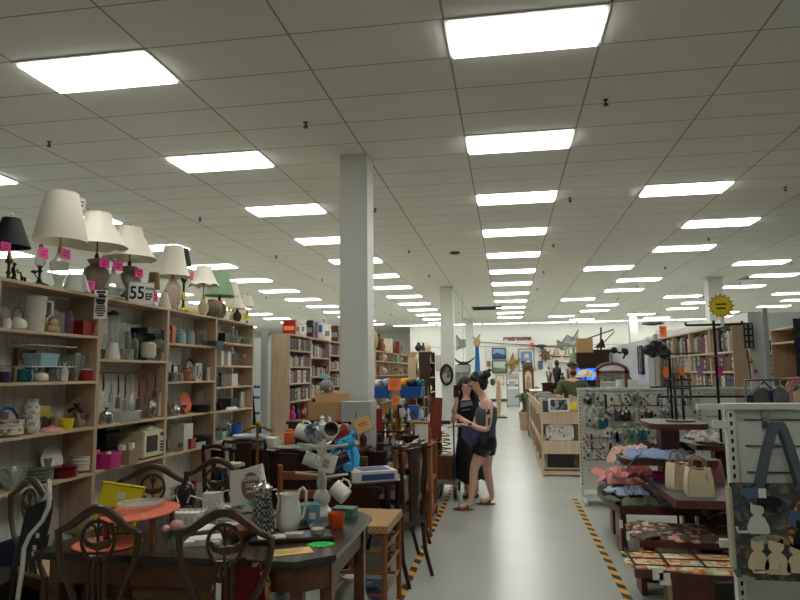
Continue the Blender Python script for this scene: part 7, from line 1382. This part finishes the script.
# woman in black t-shirt and long skirt
Y=8.75;t=T('person','person with long dark hair in black t-shirt and long black skirt holding up a phone','person',(q(467,430).x,Y,0));O=Vector(t.location)
J={};E=[];J['pel']=(q(468,437),(.13,.11))
chain(J,E,'sp',[(q(467.5,426),(.11,.1)),(q(467,414),(.12,.1)),(q(467,405),(.13,.085)),(q(466.5,399),(.05,.05)),(q(466.5,395),(.045,.045)),(q(466.5,390.5),(.07,.07)),(q(466.5,384.5),(.08,.088)),(q(466.5,380),(.06,.065))],'pel')
a=chain(J,E,'ra',[(q(459,406,-.02),.05),(q(455.5,414,-.06),.044),(q(453,422,-.1),.038),(q(455,411,-.2),.032),(q(456.5,401,-.24),.024)],'sp2');hand(J,E,a,'rh',(.05,-.1,1),(1,0,0))
a=chain(J,E,'la',[(q(474.5,406,-.02),.05),(q(476.5,416,-.05),.044),(q(475,425,-.1),.038),(q(466,426,-.2),.032),(q(458,425,-.22),.024)],'sp2');hand(J,E,a,'lh',(-1,-.1,-.1),(0,1,0))
for s,u in((-1,463.5),(1,473)):
    hip=q(u,441);x=hip.x;chain(J,E,'l'+str(s+1),[(hip,.09),(Vector((x,Y,.48)),.055),(Vector((x+.02,Y,.3)),.05),(Vector((x+.03,Y,.09)),.034),(Vector((x+.03,Y-.05,.04)),.032),(Vector((x+.0,Y-.15,.033)),(.03,.022))],'pel')
P('body',skinmesh('body',joints(J),E,'pel',M['skin2']),None,t)
BJ=mat('black jersey',(26,26,32),.9)
P('t_shirt',loft(B(),[(L(q(468,437)),.145,.125),(L(q(468,430)),.135,.12),(L(q(467.5,424)),.13,.12),(L(q(467,414)),.15,.13),(L(q(467,406)),.165,.115),(L(q(466.8,402.5)),.13,.09),(L(q(466.6,400)),.07,.07)]),BJ,t)
for pts_ in ([q(460,404.5,-.02),q(457.5,409,-.04),q(455.8,414,-.06)],[q(473.5,404.5,-.02),q(475.5,409,-.03),q(476.5,414,-.05)]): P('sleeve',B().tube([L(p_) for p_ in pts_],[.066,.066,.062],12),BJ,t)
P('shirt_print',B().prism([(-.07,1.16),(.09,1.19),(.08,1.24),(-.06,1.22)],-.152,-.13,'xz').prism([(-.05,1.11),(.06,1.13),(.06,1.145),(-.05,1.13)],-.152,-.13,'xz'),mat('faded violet print',(120,112,132),.8),t)
sk=B();n=26;vs=[];fs=[];zt=L(q(468,433)).z
for j in range(10):
    f_=j/9;r=.14+.1*f_
    for i in range(n): g=2*PI*i/n;rr=r*(1+.09*f_*math.sin(7*g));vs.append((rr*math.cos(g)+.02,rr*.8*math.sin(g),zt-(zt-.22)*f_-(.04*math.sin(3*g) if j==9 else 0)))
for j in range(9):
    for i in range(n): fs.append((j*n+i,j*n+(i+1)%n,(j+1)*n+(i+1)%n,(j+1)*n+i))
fs.append(tuple(range(n)));sk._f(vs,fs);P('skirt',sk,M['black'],t)
for s,u in((-1,463.5),(1,473)): x=L(q(u,441)).x+.03;P('sandal',B().ball((x-.01,-.06,.012),(.045,.13,.014),12,6).tube([(x-.05,-.1,.015),(x-.01,-.1,.06),(x+.035,-.1,.015)],.011,5),M['black'],t)
hc=L(q(466.5,386));face(t,hc,(-.05,-.95,.18),.088,M['skin2'],True)
b=B().ball(hc+Vector((0,.03,.03)),(.105,.1,.105),16,10)
for g in range(-6,7):
    a_=g/6*1.9;x=.1*math.sin(a_);y=.06-.07*math.cos(a_)*-1 if abs(g)<4 else .0;y=.05*math.cos(a_)+.02
    b.tube([hc+Vector((x*.6,y*.8,.09)),hc+Vector((x,y,.0)),hc+Vector((x*1.25,y*1.1-.01,-.13)),hc+Vector((x*1.5,y*.9-.02,-.25-.02*(g%3)))],[.03,.04,.035,.012],7)
P('hair',b,hair2,t)
pp=q(456.2,391,-.28);S('phone',B().bx((-.036,-.005,-.075),(.036,.005,.075)),M['black'],'black phone held up by the person in the long skirt','phone',tuple(pp),.4)
# man behind the counter
Y=12.2;t=T('person','bearded person in black cap and olive shirt standing behind the record bins','person',(q(568,380).x+.08,Y,0));O=Vector(t.location);cx=O.x
J={};E=[];G_=lambda x,y,z:Vector((cx+x,Y+y,z))
J['pel']=(G_(0,0,.95),(.15,.12));chain(J,E,'sp',[(G_(0,0,1.1),(.14,.11)),(G_(0,0,1.27),(.16,.11)),(G_(0,-.01,1.4),(.17,.09)),(G_(0,-.02,1.48),(.06,.06)),(G_(0,-.03,1.53),(.055,.055)),(G_(0,-.05,1.6),(.075,.08)),(G_(0,-.05,1.69),(.082,.09)),(G_(0,-.04,1.75),(.06,.065))],'pel')
for s in(-1,1):
    a=chain(J,E,'a'+str(s+1),[(G_(s*.2,0,1.39),.06),(G_(s*.25,-.04,1.25),.052),(G_(s*.26,-.08,1.12),.044),(G_(s*.2,-.25,1.08),.036),(G_(s*.12,-.36,1.1),.028)],'sp2');hand(J,E,a,'h'+str(s+1),(-s*.4,-.8,.05),(s*.6,0,.3))
    chain(J,E,'l'+str(s+1),[(G_(s*.1,0,.86),.1),(G_(s*.11,-.02,.48),.065),(G_(s*.11,0,.28),.06),(G_(s*.11,.02,.09),.042),(G_(s*.11,-.06,.045),.038),(G_(s*.12,-.18,.04),(.036,.026))],'pel')
P('body',skinmesh('body',joints(J),E,'pel',M['skin']),None,t)
K={};F=[];K['a']=(G_(0,0,.93),(.165,.135));chain(K,F,'b',[(G_(0,0,1.1),(.16,.13)),(G_(0,0,1.27),(.18,.13)),(G_(0,-.0,1.4),(.185,.105)),(G_(0,-.015,1.46),(.085,.08))],'a')
for s in(-1,1): chain(K,F,'s'+str(s+1),[(G_(s*.2,0,1.39),.075),(G_(s*.25,-.04,1.25),.072),(G_(s*.257,-.06,1.18),.066)],'b2')
P('shirt',skinmesh('shirt',big(joints(K),1.08),F,'a',mat('olive shirt',(84,86,62),.9)),None,t)
K={};F=[];K['a']=(G_(0,0,.94),(.16,.13))
for s in(-1,1): chain(K,F,'s'+str(s+1),[(G_(s*.1,0,.84),.115),(G_(s*.11,-.02,.48),.085),(G_(s*.11,.01,.12),.065)],'a')
P('trousers',skinmesh('trousers',joints(K),F,'a',M['dgrey']),None,t)
for s in(-1,1): P('shoe',B().ball((s*.115,-.08,.04),(.05,.14,.04),12,7),M['black'],t)
hc=Vector((0,-.05,1.665));face(t,hc,(.25,-.9,-.25),.09,M['skin']);P('beard',B().ball(hc+Vector((.01,-.045,-.08)),(.062,.05,.04),12,8),hair1,t)
P('cap',B().ball(hc+Vector((0,0,.07)),(.097,.105,.065),16,10).ball(hc+Vector((.03,-.12,.035)),(.075,.07,.014),12,6),M['black'],t)
# person bending by the bookcase
Y=8.6;O=at(335,398,Y);t=T('person','grey haired person in grey shirt bending forward beside the packed bookcase','person',(O.x,Y,0));cx=O.x
hz=at(331,379,Y).z;J={};E=[];G_=lambda x,y,z:Vector((x,y,z))
J['pel']=(G_(.12,.25,.92),(.14,.13));chain(J,E,'sp',[(G_(.1,.12,1.08),(.13,.12)),(G_(.06,-.02,1.22),(.15,.12)),(G_(.02,-.1,1.32),(.15,.1)),(G_(-.02,-.18,1.36),(.055,.055)),(G_(-.04,-.23,1.39),(.07,.075)),(G_(-.06,-.28,1.42),(.08,.08))],'pel')
for s in(-1,1):
    a=chain(J,E,'a'+str(s+1),[(G_(.02+s*.18,-.1,1.28),.055),(G_(s*.2,-.16,1.12),.048),(G_(s*.2,-.22,1.0),.04),(G_(s*.12-.1,-.36,1.1),.03)],'sp2');hand(J,E,a,'h'+str(s+1),(-.4,-.7,.2),(.5,0,.5))
    chain(J,E,'l'+str(s+1),[(G_(.12+s*.1,.25,.84),.1),(G_(.1+s*.11,.18,.48),.065),(G_(.1+s*.11,.22,.28),.06),(G_(.1+s*.11,.24,.09),.042),(G_(.1+s*.11,.16,.04),.036),(G_(.1+s*.11,.06,.035),(.034,.024))],'pel')
P('body',skinmesh('body',J,E,'pel',M['skin']),None,t)
K={};F=[];K['a']=(G_(.12,.22,.95),(.155,.145));chain(K,F,'b',[(G_(.1,.12,1.08),(.15,.14)),(G_(.06,-.02,1.22),(.17,.14)),(G_(.02,-.1,1.31),(.165,.115)),(G_(-.01,-.16,1.35),(.075,.075))],'a')
for s in(-1,1): chain(K,F,'s'+str(s+1),[(G_(.02+s*.18,-.1,1.28),.07),(G_(s*.2,-.16,1.14),.062)],'b2')
P('shirt',skinmesh('shirt',K,F,'a',mat('heather grey shirt',(150,150,148),.9)),None,t)
K={};F=[];K['a']=(G_(.12,.24,.93),(.155,.145))
for s in(-1,1): chain(K,F,'s'+str(s+1),[(G_(.12+s*.1,.25,.82),.112),(G_(.1+s*.11,.18,.48),.082),(G_(.1+s*.11,.23,.12),.064)],'a')
P('trousers',skinmesh('trousers',K,F,'a',M['navy']),None,t)
hc=Vector((-.06,-.29,1.42));face(t,hc,(-.4,-.8,-.5),.088,M['skin']);P('hair',B().ball(hc+Vector((.02,.03,.03)),(.098,.1,.09),14,9),mat('grey hair',(140,138,134),.7),t)
for s in(-1,1): P('shoe',B().ball((.1+s*.11,.14,.04),(.045,.13,.04),12,7),M['black'],t)
a=at(324,376,8.2);S('pamphlet',B().cb((0,0,0),(.1,.006,.07),ry=.5),M['lblue'],'small pale blue leaflet held by the bending person','leaflet',tuple(a))

# ---------- more stock: lower shelves of the left shelving and the clutter near the column ----------
for bay,rows in ((0,[(88,14,18,'box','storage_tin','tin','square grey tin at the right of the lowest shelf, nearest bay','lgrey'),(75,14,12,'tub','dish','dish','dark green dish beside the square grey tin','green')]),
 (1,[(108,16,20,'bag','wrapped_bundle','bundle','plastic wrapped bundle on the lowest shelf, second bay','clear'),(124,18,14,'tub','pan','pan','black roasting pan on the lowest shelf, second bay','black'),(145,20,22,'box','appliance_box','box','brown appliance box on the lowest shelf, second bay','cardb')]),
 (2,[(178,14,18,'lidded','stock_pot','pot','steel stock pot on the lowest shelf, third bay','steel'),(192,8,16,'bucket','bucket','bucket','small red bucket on the lowest shelf, third bay','red'),(204,16,12,'tub','basin','basin','white basin on the lowest shelf, third bay','off')]),
 (3,[(225,12,16,'box','box','box','blue box on the lowest shelf, fourth bay','blue'),(238,12,14,'lidded','pot','pot','black pot on the lowest shelf, fourth bay','black')])):
    shelf(bay,.12,rows)
shelf(2,.757,[(190,9,9,'tub','cup','cup','red plastic cup standing beside the white appliance box','red',{'off':.03})])
shelf(1,.763,[(108,5,6,'box','price_note','note','small white note tucked in the pink tub','paper',{'off':.03,'up':.09,'d':.02})])
# trinkets and furniture in the aisle side clutter
import itertools
SP=[('urn','urn','urn'),('figurine','figurine','figurine'),('globe','ornament','ornament'),('jar','jar','jar'),('candle','candlestick','candlestick'),('bottle','bottle','bottle'),('goblet','goblet','goblet'),('box','small_box','box')]
CL=[('brass','brass'),('foil','silvery'),('darkw','dark wood'),('cream','cream'),('red','red'),('black','black'),('midw','brown'),('gloss','white'),('orange','orange'),('teal','teal')]
def crowd(where,x0,x1,y0,y1,z,n,hs,seed):
    R=random.Random(seed);cells=[(x0+(x1-x0)*(i%4+.5)/4,y0+(y1-y0)*(i//4+.5)/max(1,math.ceil(n/4))) for i in range(n)]
    combos=[(a,c) for a in SP for c in CL];R.shuffle(combos)
    for (x,y),(k,c) in zip(cells,combos[:n]):
        w=min(.11,(x1-x0)/4*.8);item(k[0],k[1],k[2],f'{c[1]} {k[2]} {where}',(x,y,z),w,R.uniform(*hs),c[0],R.uniform(-.4,.4))
crowd('on the tall crowded bric-a-brac stand left of the cart',-1.62,-1.1,9.55,9.85,1.101,8,(.14,.3),3)
smalltable('tall crowded bric-a-brac stand left of the cart',-1.36,9.7,.56,.36,1.1,M['midw'],None,'stand')
t=T('open_shelf','dark open bric-a-brac shelf beyond the grey cabinet','shelf',(-1.38,8.35,0))
for x in(-.2,.12):
    for y in(-.15,.15): P('post',B().cb((x,y,.5),(.03,.03,1.0)),M['darkw'],t)
for z in(.3,.62,1.0): P('shelf_board',B().bx((-.22,-.17,z-.02),(.14,.17,z)),M['darkw'],t)
for z,sd,w_ in((.3,11,'lowest'),(.62,12,'middle'),(1.0,13,'top')): crowd('on the '+w_+' board of the dark open bric-a-brac shelf',-1.58,-1.26,8.22,8.48,z+.001,7,(.12,.24),sd)
crowd('on the drop leaf table behind the boxed set',-1.55,-1.2,5.9,5.98,.706,3,(.1,.2),21)
crowd('on the dark dresser behind the mug tree',-2.35,-1.5,6.48,6.56,.891,4,(.12,.22),22)
t=T('folded_chair','dark wooden folding chair with a black seat beyond the drop leaf table','chair',(-1.4,6.35,0))
for s in(-1,1): P('leg',B().tube([(s*.18,.0,0),(s*.18,.12,.85)],.016,7),M['darkw'],t);P('leg',B().tube([(s*.16,.3,0),(s*.16,-.05,.5)],.016,7),M['darkw'],t)
P('seat',B().bx((-.18,-.12,.45),(.18,.22,.48)),M['black'],t);P('backrest',B().bx((-.18,.1,.68),(.18,.13,.84)),M['darkw'],t)
S('framed_print',B().bx((-.12,-.01,0),(.12,.01,.2)),multi('mono photo',[(40,42,50),(110,110,116),(190,190,190)],14),'small black and white print leaning on the pink topped table','picture',(-1.28,7.1,.622),rot=(-.2,0,.1))
S('red_post',B().lathe([(.04,0),(.04,.1),(.03,.12),(.045,.2),(.03,.3),(.045,.42),(.03,.55),(.045,.7),(.03,.8)],n=12),mat('red painted turned wood',(140,34,34),.4),'red painted turned post beside the pink topped table','post',(-1.5,7.0,.001))
t=T('ladder_back_chair','honey wood chair frame standing at the aisle edge behind the dark chairs','chair',(-1.0,6.75,0),.2)
for s in(-1,1): P('leg',B().tube([(s*.17,-.15,0),(s*.17,-.15,.84)],.018,8),M['honey'],t);P('leg',B().tube([(s*.17,.17,0),(s*.17,.17,.44)],.018,8),M['honey'],t)
for z in(.55,.78): P('slat',B().bx((-.16,-.158,z-.03),(.16,-.142,z+.03)),M['honey'],t)
P('seat',B().bx((-.19,-.17,.43),(.19,.2,.46)),M['honey'],t)

t=T('open_shelf','low dark shelf of silvery odds and ends right beside the white column','shelf',(-1.42,7.85,0))
for x in(-.22,.22): P('side_panel',B().bx((x-.015,-.14,0),(x+.015,.14,.95)),M['darkw'],t)
for z in(.35,.65,.93): P('shelf_board',B().bx((-.205,-.14,z-.02),(.205,.14,z)),M['darkw'],t)
for z,sd,w_ in((.35,41,'lowest'),(.65,42,'middle'),(.93,43,'top')): crowd('on the '+w_+' board of the low dark shelf beside the column',-1.6,-1.24,7.76,7.94,z+.001,8,(.13,.26),sd)

NC=[('gloss','white'),('foil','crinkled silver'),('glass','clear glass'),('steel','polished steel'),('cream','cream'),('lgrey','pale grey'),('taupe','taupe'),('bronze','bronze')]
NS=[('jar','jar','jar'),('bottle','bottle','bottle'),('glass','tumbler','tumbler'),('goblet','goblet','goblet'),('urn','vase','vase'),('bowl','bowl','bowl'),('tea','teapot','teapot'),('mug','mug','mug')]
RB=random.Random(77)
for bay,(y0,y1,zs_) in enumerate(BAYS):
    for zi,z in enumerate(zs_):
        top=([TOPZ]+zs_)[zi]
        if bay==1 and zi==1: continue
        cm=[(a,c) for a in NS for c in NC];RB.shuffle(cm);n=6 if bay<2 else 5
        for i in range(n):
            (k,nm_,ct),(mk,cn)=cm[i];y=y0+.1+(y1-y0-.2)*(i+.5)/n+RB.uniform(-.03,.03);hh=min(top-z-.07,RB.uniform(.09,.2))
            item(k,nm_,ct,f'{cn} {ct} at the back of the {["top","second","third","fourth","fifth"][zi]} shelf, {ORD[bay]} bay of left shelving',(XF-.235,y,z+.001),RB.uniform(.07,.12),hh,mk,PI/2+RB.uniform(-.5,.5))
